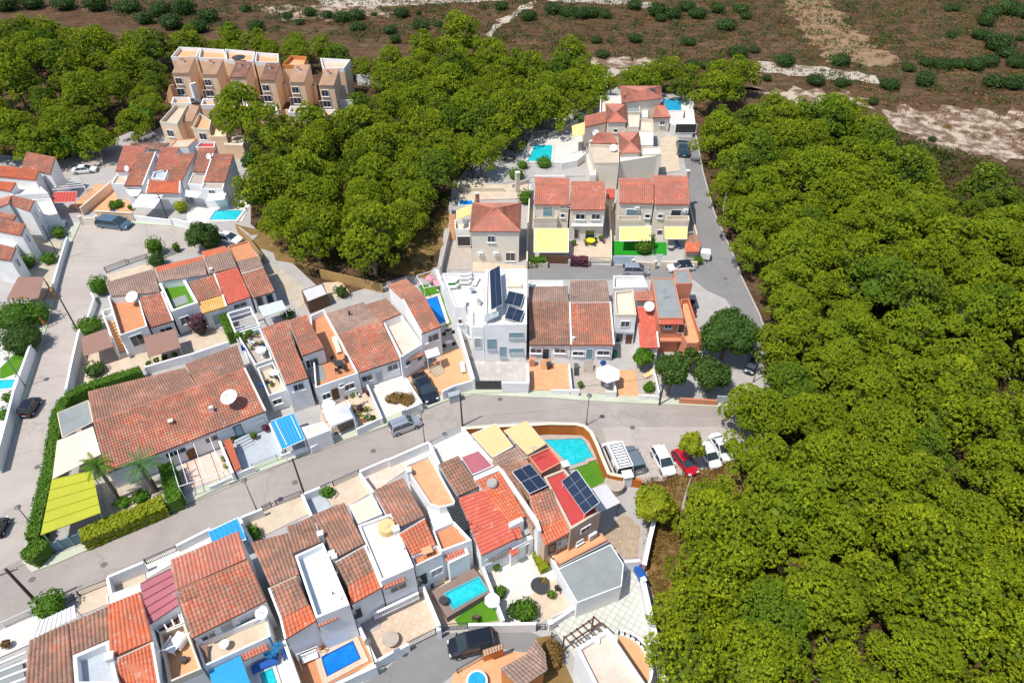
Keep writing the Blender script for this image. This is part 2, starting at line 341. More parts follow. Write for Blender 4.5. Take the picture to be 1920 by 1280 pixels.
class House:
    n = 0
    def __init__(s, name, label, cat='house', wall=None, at=None, group=None):
        s.name, s.label, s.cat, s.group = name, label, cat, group
        s.wm = wall or white; s.w = M(); s.parts = []; s.at = at; s.cen = []; House.n += 1; s.eps = (House.n % 9)*.0031
    def roof(s, mat, q, zh, zl, zb=0, ov=.25, wall=True, cap=None, side=0, zh2=None, pitch=.31, row=.42, amp=.10, step=.06, name='roof', label=None, capm=None):
        """q = pixels [high-left, high-right, low-right, low-left]"""
        zh2 = zh if zh2 is None else zh2
        c = [P(q[0], zh), P(q[1], zh2), P(q[2], zl), P(q[3], zl)]
        m = M(); tiles(m, *c, pitch=pitch, row=row, amp=amp, step=step); s.parts.append((name, m, mat, label)); s.cen += c
        if wall:
            hL, hR, lR, lL = c; f = ov/max(.5, (lL-hL).length); down = Vector((0, 0, -.17))
            a = lL.lerp(hL, f); b = lR.lerp(hR, f); i0 = .02+s.eps
            pl = [hL+down, hR+down, b+down, a+down]; pl = inset(pl, i0); s.w.prism(pl, zb)
        if cap:
            m = M(); n = 5; A = c[0]; B = c[1]
            m.cyl(A+Vector((0, 0, .03)), B+Vector((0, 0, .03)), cap, n=8); m.uv = [(i*.37, i*.11) for i in range(len(m.v))]; s.parts.append(('ridge_cap', m, capm or mat, None))
        if side:      # raised white verge walls left / right (bit 1 left, bit 2 right)
            m = M(); u = Vector((0, 0, .16))
            if side & 1: m.beam(c[0]+u*.4, c[3]+u*.4, .2, .3)
            if side & 2: m.beam(c[1]+u*.4, c[2]+u*.4, .2, .3)
            s.parts.append(('verge', m, s.wm, None))
        return s
    def hip(s, mat, e, apex, ze, za, zb=0, walls=True):
        """e: eave corner pixels (clockwise from back left), apex: list of 1 or 2 pixels"""
        c = [P(p, ze) for p in e]; A = [P(p, za) for p in apex]; a0 = A[0]; a1 = A[-1]
        for (h1, h2, l2, l1) in ((a1, a0, c[0], c[1]), (a1, a1, c[2], c[1]), (a0, a1, c[2], c[3]), (a0, a0, c[3], c[0])):
            m = M(); eps = Vector((.01, 0, 0))
            tiles(m, h1, h2, l2, l1, amp=.04); s.parts.append(('roof', m, mat, None))
        if walls: s.w.prism(inset([x+Vector((0, 0, -.18)) for x in c], .25), zb)
        s.cen += c
        m = M()
        for x, y in ((a0, c[0]), (a1, c[1]), (a1, c[2]), (a0, c[3])): m.cyl(x+Vector((0, 0, .04)), y+Vector((0, 0, .06)), .09, n=6)
        m.uv = [(i*.37, .1) for i in range(len(m.v))]; s.parts.append(('ridge_cap', m, mat, None)); return s
    def flat(s, mat, q, zt, ph=.9, zb=0, th=.17, skip=(), wm=None, body=True, name='terrace_floor', pz=None):
        c = orient([P(p, zt) for p in q]); n = len(c); s.cen += c
        c = inset(c, .002+s.eps)
        zf = zt-ph
        if body: s.w.prism([Vector((x.x, x.y, zf-.02)) for x in c], zb)
        inn = inset(c, th)
        m = M(); m.prism([Vector((x.x, x.y, zf)) for x in inn], zf-.015); s.parts.append((name, m, mat, None))
        if ph > 0:
            pm = M()
            for i in range(n):
                if i in skip: continue
                j = (i+1) % n; k = [c[i], c[j], inn[j], inn[i]]
                pm.prism([Vector((x.x, x.y, zt)) for x in k], zf-.016)
            s.parts.append(('parapet', pm, wm or s.wm, None))
        return s
    def body(s, q, zt, zb=0):
        c = [P(p, zt) for p in q]; s.cen += c; s.w.prism(inset(c, s.eps), zb); return s
    def win(s, A, B, z, p, w, h, kind='window', off=0.0, gm=None, fm=None, sill=True, label=None):
        c, n, u = onwall(A, B, z, p, off); up = Vector((0, 0, 1)); ax = (u, n, up)
        fr = M(); c = c+n*.01
        t = .07
        for dx in (-1, 1): fr.box(c+u*dx*(w/2-t/2)+n*.02, (t, .1, h), axes=ax)
        for dz in (-1, 1): fr.box(c+up*dz*(h/2-t/2)+n*.02, (w-2*t, .1, t), axes=ax)
        if kind == 'window' and w > .9: fr.box(c+n*.02, (.05, .09, h-2*t), axes=ax)
        if kind == 'window' and sill: fr.box(c-up*(h/2+.05)+n*.08, (w+.2, .24, .08), axes=ax)
        g = M(); g.box(c+n*.004, (w-2*t, .03, h-2*t), axes=ax)
        s.parts.append((kind, fr, fm or white, label, ('pane' if kind != 'garage_door' else 'door_panel', g, gm or glass))); return s
    def box(s, name, p, z, sz, mat, rz=0, label=None):
        m = M(); c = P(p, z); m.box(c, sz, rz); s.parts.append((name, m, mat, label)); return s
    def chimney(s, p, zb, h=1.1, w=.5, mat=None, cap=None):
        b = P(p, zb); m = M(); m.box(b+Vector((0, 0, h/2-.3)), (w, w, h+.6), .35); s.parts.append(('chimney', m, mat or s.wm, None))
        m2 = M(); m2.box(b+Vector((0, 0, h+.16)), (w*1.25, w*1.25, .1), .35); m2.box(b+Vector((0, 0, h+.08)), (w*.6, w*.6, .16), .35)
        s.parts.append(('chimney_cap', m2, cap or whitefl, None)); return s
    def eyebrow(s, A, B, z, mat=None, d=.55, drop=.28):
        """narrow strip of tiles along a wall top below a parapet"""
        a = P(A, z); b = P(B, z); n = (b-a).cross(Vector((0, 0, 1))).normalized()
        if n.dot(Vector((0, 0, CH))-a) < 0: n = -n
        n.z = 0; m = M(); tiles(m, a, b, b+n*d+Vector((0, 0, -drop)), a+n*d+Vector((0, 0, -drop)), row=.3); s.parts.append(('tile_band', m, mat or tMix, None)); return s
    def stairs(s, A, B, zt, zb, w, mat, n=9, name='stairs'):
        a = P(A, zt); b = P(B, zb); d = Vector((b.x-a.x, b.y-a.y, 0)); m = M(); run = d.length/n; u = d.normalized(); sdv = Vector((-u.y, u.x, 0))
        for i in range(n):
            z = zt-(zt-zb)*(i+.5)/n; c = Vector((a.x, a.y, 0))+u*run*(i+.5)
            m.box(Vector((c.x, c.y, (z+zb)/2-.001*i)), (run, w, z-zb+.02), axes=(u, sdv, Vector((0, 0, 1))))
        s.parts.append((name, m, mat, None)); return s
    def done(s):
        c = sum(s.cen, Vector())/len(s.cen); t = T(s.name, s.label, s.cat, (c.x, c.y, 0), s.group); s.t = t
        if s.w.f: t.part('wall', s.w, s.wm)
        for p in s.parts:
            o = t.part(p[0], p[1], p[2], None, p[3])
            if len(p) > 4 and o: t.part(p[4][0], p[4][1], p[4][2], o)
        return t
def rough(pl, amp, step):
    rs = random.Random(len(pl)*13+int(pl[0].x)); out = []; n = len(pl)
    for i in range(n):
        a, b2 = pl[i], pl[(i+1) % n]; d = b2-a; k = max(1, int(d.length/step)); nv = Vector((-d.y, d.x, 0)).normalized() if d.length > 0 else Vector()
        for j in range(k): out.append(a+d*(j/k)+nv*rs.gauss(0, amp)+d.normalized()*rs.uniform(-.3, .3)*step*(j > 0))
    return out
def patch(name, q, mat, z=.004, kind='structure', h=0, amp=0, step=2.0):
    m = M(); pl = [P(p, z) for p in q]
    if amp: pl = rough(pl, amp, step)
    if h: m.prism(pl, z-h)
    else: m.sheet(pl)
    c = sum(pl, Vector())/len(pl); o = m.build(name, mat, None, Vector((c.x, c.y, 0))); o['kind'] = kind; return o
def gwall(label, q, h, mat=None, t=.22, name='garden_wall', cat='wall', cap=None, zb=0, group=None, posts=0):
    pts = [P(p, h) for p in q]; m = M()
    for i in range(len(pts)-1):
        a, b = pts[i], pts[i+1]; d = (b-a); d.z = 0; u = d.normalized(); e = u*t*.45 if len(pts) > 2 else u*0
        a2 = a-e*(i > 0); b2 = b+e*(i < len(pts)-2)*.98
        hh = h-.002*i
        m.box(Vector(((a2.x+b2.x)/2, (a2.y+b2.y)/2, (hh+zb)/2)), ((b2-a2).length, t-.003*(i % 2), hh-zb), axes=(u, Vector((-u.y, u.x, 0)), Vector((0, 0, 1))))
    c = pts[0]
    if cap or posts:
        th = T(name, label, cat, (c.x, c.y, zb), group); th.part('wall', m, mat or white)
        if cap:
            m = M()
            for i in range(len(pts)-1):
                a, b = pts[i], pts[i+1]; d = (b-a); d.z = 0; u = d.normalized()
                m.box(Vector(((a.x+b.x)/2, (a.y+b.y)/2, h+.04+.003*(i % 2))), (d.length+.1, t+.12, .08), axes=(u, Vector((-u.y, u.x, 0)), Vector((0, 0, 1))))
            th.part('coping', m, cap)
        if posts:
            for i, a in enumerate(pts[:posts if posts > 0 else None]):
                m = M(); m.box(Vector((a.x, a.y, (h+.25)/2)), (.42, .42, h+.25), .4); m.box(Vector((a.x, a.y, h+.29)), (.52, .52, .08), .4); th.part('pillar', m, mat or white)
        return th
    return single(name, m, mat or white, label, cat, (c.x, c.y, zb), group)
def fence(label, q, h, mat=darkmetal, name='metal_fence', cat='fence', bars=.16, posts=2.0, z0=0, bt=.025, zp=None, cellh=None):
    th = None; th_p = [P(p, h+z0 if zp is None else zp) for p in q]; c = th_p[0]; th = T(name, label, cat, (c.x, c.y, z0)); r = M(); b = M(); pm = M()
    for i in range(len(th_p)-1):
        a, e = Vector((*th_p[i][:2], z0)), Vector((*th_p[i+1][:2], z0)); d = e-a; u = d.normalized(); LL = d.length
        for hh in (.08, h): r.beam(a+Vector((0, 0, hh)), e+Vector((0, 0, hh)), .05, .05)
        n = int(LL/bars)
        for k in range(n): pp = a+u*(k+.5)*bars; b.beam(pp+Vector((0, 0, .1)), pp+Vector((0, 0, h)), bt)
        n = max(1, int(LL/posts))
        for k in range(n+1): pp = a+u*LL*k/n; pm.beam(pp+Vector((0, 0, 0)), pp+Vector((0, 0, h+.06)), .08)
    th.part('rail', r, mat); th.part('bars', b, mat); th.part('post', pm, mat); return th
def awning(label, q, zs, mat, name='awning', cat='awning', ribs=0, ribm=None, legs=(), fr=None, th=.05, stripes=None, posts=None):
    if isinstance(zs, (int, float)): zs = [zs]*len(q)
    c = [P(p, z) for p, z in zip(q, zs)]; t = T(name, label, cat, (c[-1].x, c[-1].y, 0)); m = M(); n = len(c)
    bot = [x-Vector((0, 0, th)) for x in c]; m.add(c+bot, [tuple(range(n)), tuple(range(2*n-1, n-1, -1))]+[(i, n+i, n+(i+1) % n, (i+1) % n) for i in range(n)])
    t.part('canopy', m, mat)
    if ribs:
        r = M()
        for k in range(ribs+1):
            f = k/ribs; r.beam(c[0].lerp(c[1], f)+Vector((0, 0, .03)), c[3].lerp(c[2], f)+Vector((0, 0, .03)), .07, .06)
        t.part('frame', r, ribm or plastic_w)
    if fr is not None:
        r = M()
        for k in range(n): r.beam(c[k]+Vector((0, 0, -.03)), c[(k+1) % n]+Vector((0, 0, -.03)), .09, .09)
        t.part('frame', r, fr)
    for i in legs:
        r = M(); p = c[i].lerp(sum(c, Vector())/n, .06); r.beam(Vector((p.x, p.y, 0)), Vector((p.x, p.y, c[i].z-.05)), .09); t.part('post', r, posts or ribm or plastic_w)
    return t
# ---- window sized helpers, small things
def chair(t, c, rz, mat):
    m = M(); ex = Vector((math.cos(rz), math.sin(rz), 0)); ey = Vector((-ex.y, ex.x, 0)); up = Vector((0, 0, 1))
    m.box(c+up*.44, (.46, .46, .05), rz); m.box(c+up*.72-ex*.21, (.05, .46, .5), rz)
    for a in (-1, 1):
        for b in (-1, 1): m.box(c+up*.21+ex*a*.2+ey*b*.2, (.04, .04, .42), rz)
    return m
def chair_thing(label, p, z, rz, mat, group=None, big=1):
    c = P(p, z); m = chair(None, Vector((0, 0, 0)), rz, mat); m.v = [(x*big+c.x, y*big+c.y, zz*big+z) for x, y, zz in m.v]
    return single('garden_chair', m, mat, label, 'chair', (c.x, c.y, z), group)
def table(label, p, z, r, mat, round_=True, legm=None, rz=0, w=None, d=None):
    c = P(p, z); t = T('garden_table', label, 'table', c); m = M()
    if round_: m.cyl(c+Vector((0, 0, .7)), c+Vector((0, 0, .75)), r, n=18)
    else: m.box(c+Vector((0, 0, .73)), (w, d, .05), rz)
    t.part('tabletop', m, mat); m = M()
    if round_:
        m.cyl(c, c+Vector((0, 0, .7)), .05, n=8); m.cyl(c, c+Vector((0, 0, .04)), r*.45, n=10); t.part('leg', m, legm or mat)
    else:
        ex = Vector((math.cos(rz), math.sin(rz), 0)); ey = Vector((-ex.y, ex.x, 0))
        for a in (-1, 1):
            for b in (-1, 1):
                m = M(); m.box(c+ex*a*w*.44+ey*b*d*.42+Vector((0, 0, .35)), (.07, .07, .7), rz); t.part('leg', m, legm or mat)
    return t
def lounger(label, p, z, rz, mat, frm=None, L_=1.9):
    c = P(p, z); t = T('sun_lounger', label, 'sun lounger', c); ex = Vector((math.cos(rz), math.sin(rz), 0)); ey = Vector((-ex.y, ex.x, 0)); up = Vector((0, 0, 1))
    m = M(); m.box(c+up*.34-ex*.3, (L_-.6, .62, .1), rz)
    a = c+ex*(L_/2-.6)+up*.34; b = c+ex*(L_/2-.05)+up*.68; d = (b-a).normalized(); m.box((a+b)/2, ((b-a).length, .62, .1), axes=(d, ey, d.cross(ey))); t.part('mattress', m, mat)
    m = M()
    for s_ in (-1, 1):
        m.beam(c-ex*L_/2+ey*s_*.3+up*.27, c+ex*L_/2+ey*s_*.3+up*.27, .05)
        for k in (-.8, .6): m.box(c+ex*k*L_/2+ey*s_*.3+up*.13, (.05, .05, .26), rz)
    t.part('frame', m, frm or plastic_w); return t
def parasol(label, p, z, r, h, mat, n=8, polem=None, closed=False, z0=0):
    c = P(p, z+h); c.z = z; t = T('parasol', label, 'parasol', c); m = M(); top = c+Vector((0, 0, h+.45)); ring = [c+Vector((r*math.cos(i*2*math.pi/n+.4), r*math.sin(i*2*math.pi/n+.4), h)) for i in range(n)]
    if closed: m.cyl(c+Vector((0, 0, .9)), top, .2, .05, 8)
    else: m.add([top]+ring+[x-Vector((0, 0, .18)) for x in ring], [(0, 1+i, 1+(i+1) % n) for i in range(n)]+[(1+i, 1+n+i, 1+n+(i+1) % n, 1+(i+1) % n) for i in range(n)])
    t.part('canopy', m, mat); m = M(); m.cyl(c, top, .03, n=6); m.cyl(c, c+Vector((0, 0, .08)), .3, n=10); t.part('pole', m, polem or plastic_w); return t
def dish(label, p, z, r, face=(0, 0, 1), mat=None, h=.5, name='satellite_dish'):
    c = P(p, z+h); t = T(name, label, 'satellite dish', (c.x, c.y, z)); f = Vector(face).normalized(); up = Vector((0, 0, 1)) if abs(f.z) < .9 else Vector((1, 0, 0)); ex = up.cross(f).normalized(); ey = f.cross(ex); m = M(); n = 24; vs = []; fs = []
    for k in range(5):
        rr = r*k/4
        for i in range(n): a = 2*math.pi*i/n; vs.append(c+ex*rr*math.cos(a)+ey*rr*math.sin(a)+f*(.22*r*(k/4)**2))
    for k in range(4):
        for i in range(n): fs.append((k*n+i, k*n+(i+1) % n, (k+1)*n+(i+1) % n, (k+1)*n+i))
    m.add(vs, fs); m.add([v-f*.04 for v in vs], [q[::-1] for q in fs]); t.part('reflector', m, mat or plastic_w)
    m = M(); m.cyl(Vector((c.x, c.y, z-.3)), c-f*.05, .06, n=8); t.part('mast', m, greymetal)
    m = M(); g = c+f*r*.8
    for a in (0, 2.1, 4.2): m.beam(c+ex*r*.8*math.cos(a)+ey*r*.8*math.sin(a)+f*.15*r, g, .03)
    m.cyl(g-f*.1, g+f*.1, .07, n=8); t.part('feed_arm', m, greymetal); return t
def pot(label, p, z, r=.25, leaf=None, lr=.4, mat=None, group=None):
    c = P(p, z); t = T('potted_plant', label, 'potted plant', c, group); m = M(); m.cyl(c, c+Vector((0, 0, r*1.5)), r*.7, r, 10); t.part('pot', m, mat or potm)
    m = M(); m.att = []; leafball(m, c+Vector((0, 0, r*1.5+lr*.7)), lr, lr, 60, .22); t.part('foliage', m, leaf or bushleaf); return t
def leafball(m, c, r, rz, n, s, tint=None, flat=0.0):
    for i in range(n):
        z = random.uniform(-.7, 1); a = random.uniform(0, 6.283); q = math.sqrt(max(0, 1-z*z)); k = random.uniform(.72, 1.05)
        nv = Vector((q*math.cos(a), q*math.sin(a), z)); p = c+Vector((nv.x*r, nv.y*r, nv.z*rz))*k
        d = (nv+Vector((random.gauss(0, .45), random.gauss(0, .45), random.gauss(0, .35)+flat))).normalized()
        e = d.cross(Vector((random.gauss(0, 1), random.gauss(0, 1), random.gauss(0, 1)))).normalized(); g = d.cross(e); w = s*random.uniform(.6, 1.3)
        m.add([p+e*w, p-e*w*.5+g*w*.8, p-e*w*.5-g*w*.8], [(0, 1, 2)]); tt = random.random() if tint is None else min(1, max(0, tint+random.gauss(0, .12))); m.att += [tt]*3
def blob(m, c, r, rz, tint=.2, n=8, k=5):
    vs = []; fs = []
    for j in range(k+1):
        ph = math.pi*j/k
        for i in range(n): a = 2*math.pi*i/n+j*.3; vs.append(c+Vector((r*math.sin(ph)*math.cos(a), r*math.sin(ph)*math.sin(a), rz*math.cos(ph)))*1.0)
    for j in range(k):
        for i in range(n): fs.append((j*n+i, (j+1)*n+i, (j+1)*n+(i+1) % n, j*n+(i+1) % n))
    m.add(vs, fs); m.att += [tint]*len(vs)
def pine_mesh(R, H, n_lobes, dens, leaf, seed, name, trunk=True):
    """umbrella pine: bent trunk, limbs and a domed crown of many rounded tufted lobes"""
    random.seed(seed); cr = M(); cr.att = []; tr = M()
    lean = Vector((random.uniform(-.6, .6), random.uniform(-.6, .6), 0)); fork = lean*.5+Vector((0, 0, H*.42))
    tr.tube([Vector((0, 0, 0)), lean*.2+Vector((0, 0, H*.22)), fork], [.26, .21, .17]); lobes = []
    for i in range(n_lobes):
        a = 2.4*i+random.uniform(-.35, .35); q = math.sqrt((i+.4)/n_lobes); rr = R*q*.84*random.uniform(.9, 1.08)
        lr = R*random.uniform(.17, .36); z = H*(.90-.54*q**2.2)+random.uniform(-.6, .6)
        lobes.append((Vector((lean.x+rr*math.cos(a), lean.y+rr*math.sin(a), z)), lr, q))
    blob(cr, lean+Vector((0, 0, H*.50)), R*.50, H*.14, 0, 10, 6)  # opaque core in the darkest tint, painting the shade inside the crown
    for c, lr, q in lobes:
        if random.random() < .5: tr.tube([fork, fork.lerp(c, .55)+Vector((0, 0, -.3)), c], [.12, .08, .04], 5)
        blob(cr, c-Vector((0, 0, lr*.25)), lr*.50, lr*.34, 0, 7, 4)  # lobe core, its dark tint also stands for inner shade
        nt_ = max(6, int(46*(lr/1.15)**2*dens)); lt = random.uniform(.12, .62); ax = Vector((c.x-lean.x, c.y-lean.y, R*.55)).normalized()
        for k in range(nt_):
            nv = (ax*.45+Vector((random.gauss(0, .75), random.gauss(0, .75), random.gauss(.15, .7)))).normalized()
            cc = c+Vector((nv.x*lr, nv.y*lr, nv.z*lr*.8))*random.uniform(.90, 1.04)
            tt = lt+random.gauss(0, .16)+(.3 if random.random() < .2 else 0); rr = random.uniform(.14, .28)
            for _ in range(int(11*dens)+3):
                dv = (nv*.8+Vector((random.gauss(0, .6), random.gauss(0, .6), random.gauss(.2, .5)))).normalized()
                p = cc+dv*rr*random.uniform(.2, 1); e = dv.cross(Vector((random.gauss(0, 1), random.gauss(0, 1), random.gauss(0, 1)))).normalized(); g = (dv*.55+dv.cross(e)*.8)
                w = leaf*random.uniform(.6, 1.3); cr.add([p+g*w, p-g*w*.5+e*w*.55, p-g*w*.5-e*w*.55], [(0, 1, 2)]); cr.att += [min(1, max(0, tt+random.gauss(0, .12)))]*3
    def mk(m, nm, mat):
        me = bpy.data.meshes.new(nm); me.from_pydata(m.v, [], m.f); me.materials.append(mat)
        if m.att: at = me.attributes.new("tint", 'FLOAT', 'POINT'); at.data.foreach_set("value", m.att)
        me.update(); return me
    return mk(tr, 'trunk', pine_bark), mk(cr, 'crown', leaf_mat_now[0])
leaf_mat_now = [pineleaf]
def plant_tree(vars_, i, xy, s, rz, label, name='pine_tree', cat='tree', group=None, sz=None, z=0):
    e = bpy.data.objects.new(name, None); COL.objects.link(e); e.location = (xy[0], xy[1], z); e.scale = (s, s, (sz or s)); e.rotation_euler[2] = rz; e.empty_display_size = .3
    tag(e, label, cat, group); tm, cm = vars_[i % len(vars_)]
    for nm, me in (('trunk', tm), ('crown', cm)):
        o = bpy.data.objects.new(nm, me); COL.objects.link(o); o.parent = e
    return e
def bush(label, p, r, h, mat, z=0, name='bush', cat='bush', group=None, n=260, s=.2, pz=None, lumps=5):
    c = P(p, h*.5 if pz is None else pz); m = M(); m.att = []
    blob(m, Vector((c.x, c.y, z+h*.42)), r*.74, h*.40, .1)
    for k in range(lumps):
        a = k*2.4+random.random(); q = r*random.uniform(.25, .5) if lumps > 1 else 0; lr = r*random.uniform(.5, .68) if lumps > 1 else r
        leafball(m, Vector((c.x+q*math.cos(a), c.y+q*math.sin(a), z+h*random.uniform(.48, .62))), lr, h*.42, n//lumps, s, random.uniform(.25, .75))
    return single(name, m, mat, label, cat, (c.x, c.y, z), group)
def hedge(label, pts, h, w, mat, dens=60, s=.2, name='hedge'):
    c = [P(p, h) for p in pts]; m = M(); m.att = []; random.seed(len(pts)*7)
    for i in range(len(c)-1):
        a, b = c[i], c[i+1]; d = b-a; u = d.normalized(); v = Vector((-u.y, u.x, 0))
        q = [a-v*w*.42, b-v*w*.42, b+v*w*.42, a+v*w*.42]; q = [Vector((x.x, x.y, h-.12)) for x in q]; o = len(m.v); m.prism(q, 0); m.att += [.15]*(len(m.v)-o)
        for _ in range(int(d.length*dens)):
            f = random.random(); sd = random.random()
            if sd < .5: p = a+d*f+v*random.uniform(-.5, .5)*w+Vector((0, 0, random.uniform(-.12, .08))); nv = Vector((0, 0, 1))
            else:
                k = 1 if random.random() < .5 else -1; p = a+d*f+v*k*w*.5+Vector((0, 0, -random.random()*h)); nv = v*k
            dv = (nv+Vector((random.gauss(0, .5), random.gauss(0, .5), random.gauss(0, .5)))).normalized(); e = dv.cross(Vector((random.gauss(0, 1), random.gauss(0, 1), random.gauss(0, 1)))).normalized(); g = dv.cross(e); ww = s*random.uniform(.6, 1.3)
            m.add([p+e*ww, p-e*ww*.5+g*ww*.8, p-e*ww*.5-g*ww*.8], [(0, 1, 2)]); m.att += [random.random()]*3
    return single(name, m, mat, label, 'hedge', (c[0].x, c[0].y, 0))
def palm(label, p, h, L_, mat=palmleaf, nf=22, seed=1, name='palm_tree', tr=.2):
    random.seed(seed); c = P(p, h); b = Vector((c.x, c.y, 0)); t = T(name, label, 'palm', b); m = M(); m.cyl(b, Vector((c.x, c.y, h)), tr*1.2, tr, 9); t.part('trunk', m, pine_bark)
    m = M(); m.att = []
    for i in range(nf):
        a = 2.4*i; el = random.uniform(.15, 1.25); pr = Vector((c.x, c.y, h)); d = Vector((math.cos(a)*math.cos(el), math.sin(a)*math.cos(el), math.sin(el))); side = Vector((-math.sin(a), math.cos(a), 0)); seg = 7
        for k in range(seg):
            d = (d+Vector((0, 0, -.20))).normalized(); nx = pr+d*L_/seg; w = .32*math.sin(math.pi*(k+1)/(seg+1))+.05
            for sg in (-1, 1):
                for q in (.25, .75):
                    o = pr.lerp(nx, q); m.add([o, o+d*.12, o+side*sg*w*1.2+d*.25-Vector((0, 0, .12))], [(0, 1, 2)]); m.att += [random.random()]*3
            m.add([pr-side*.03, pr+side*.03, nx+side*.03, nx-side*.03], [(0, 1, 2, 3)]); m.att += [.4]*4; pr = nx
    t.part('crown', m, mat); return t
def pool(name, label, q, wm, deckm=None, z=.24, rimw=.3, line=None, rim=True, h=0):
    pl = [P(p, z) for p in q]; c = sum(pl, Vector())/len(pl); t = T('swimming_pool', label, 'pool', (c.x, c.y, 0)); m = M()
    m.sheet([Vector((x.x, x.y, z-.05)) for x in pl]); t.part('water', m, wm)
    out = inset(orient(pl), -rimw); inn = orient(pl); m = M(); n = len(inn)
    for i in range(n): j = (i+1) % n; m.prism([Vector((v.x, v.y, z+.01)) for v in (inn[i], inn[j], out[j], out[i])], 0 if not h else h)
    t.part('coping', m, deckm or whitefl)
    i2 = inset(inn, .12); m = M()
    for i in range(n): j = (i+1) % n; m.prism([Vector((v.x, v.y, z-.03)) for v in (inn[i], inn[j], i2[j], i2[i])], z-.06)
    t.part('waterline', m, line or pooltq); return t
def pole(label, base, top, h, mat, r=.12, name='utility_pole', cat='pole', cross=True):
    b = P(base, 0); t = T(name, label, cat, b); m = M(); tp = b+Vector((0, 0, h)); m.cyl(b, tp, r, r*.75, 10); t.part('shaft', m, mat)
    if cross:
        m = M(); m.beam(tp+Vector((-.7, -.35, -.6)), tp+Vector((.7, .35, -.6)), .09); t.part('crossarm', m, mat)
        for k in (-1, 0, 1):
            m = M(); m.cyl(tp+Vector((.6*k, .3*k, -.55)), tp+Vector((.6*k, .3*k, -.38)), .05, n=6); t.part('insulator', m, plastic_w)
    return t
def lamp(label, base, h=5.2, mat=None, arm=None):
    mat = mat or lampmt; b = P(base, 0); t = T('street_lamp', label, 'street lamp', b); tp = b+Vector((0, 0, h)); m = M(); m.cyl(b, b+Vector((0, 0, .8)), .11, .09, 8); m.cyl(b+Vector((0, 0, .8)), tp, .065, .045, 8); t.part('pole', m, mat)
    m = M(); m.cyl(tp+Vector((0, 0, .28)), tp+Vector((0, 0, .40)), .34, .12, 14); m.cyl(tp+Vector((0, 0, .24)), tp+Vector((0, 0, .28)), .34, .34, 14); t.part('lamp_hood', m, mat)
    m = M(); m.cyl(tp, tp+Vector((0, 0, .24)), .16, .3, 12); t.part('lamp_glass', m, lampm); return t
CARM = {}
def carpaint(name, c, metal=.3):
    if name not in CARM:
        m, n, b = nodes("car_paint_"+name, .22, .5); b.inputs["Base Color"].default_value = (*c, 1); b.inputs["Metallic"].default_value = metal; b.inputs["Coat Weight"].default_value = .6; CARM[name] = m
    return CARM[name]
head = glassm("headlight", (.6, .62, .62), .1); tail = glassm("tail_light", (.4, .01, .01), .15)
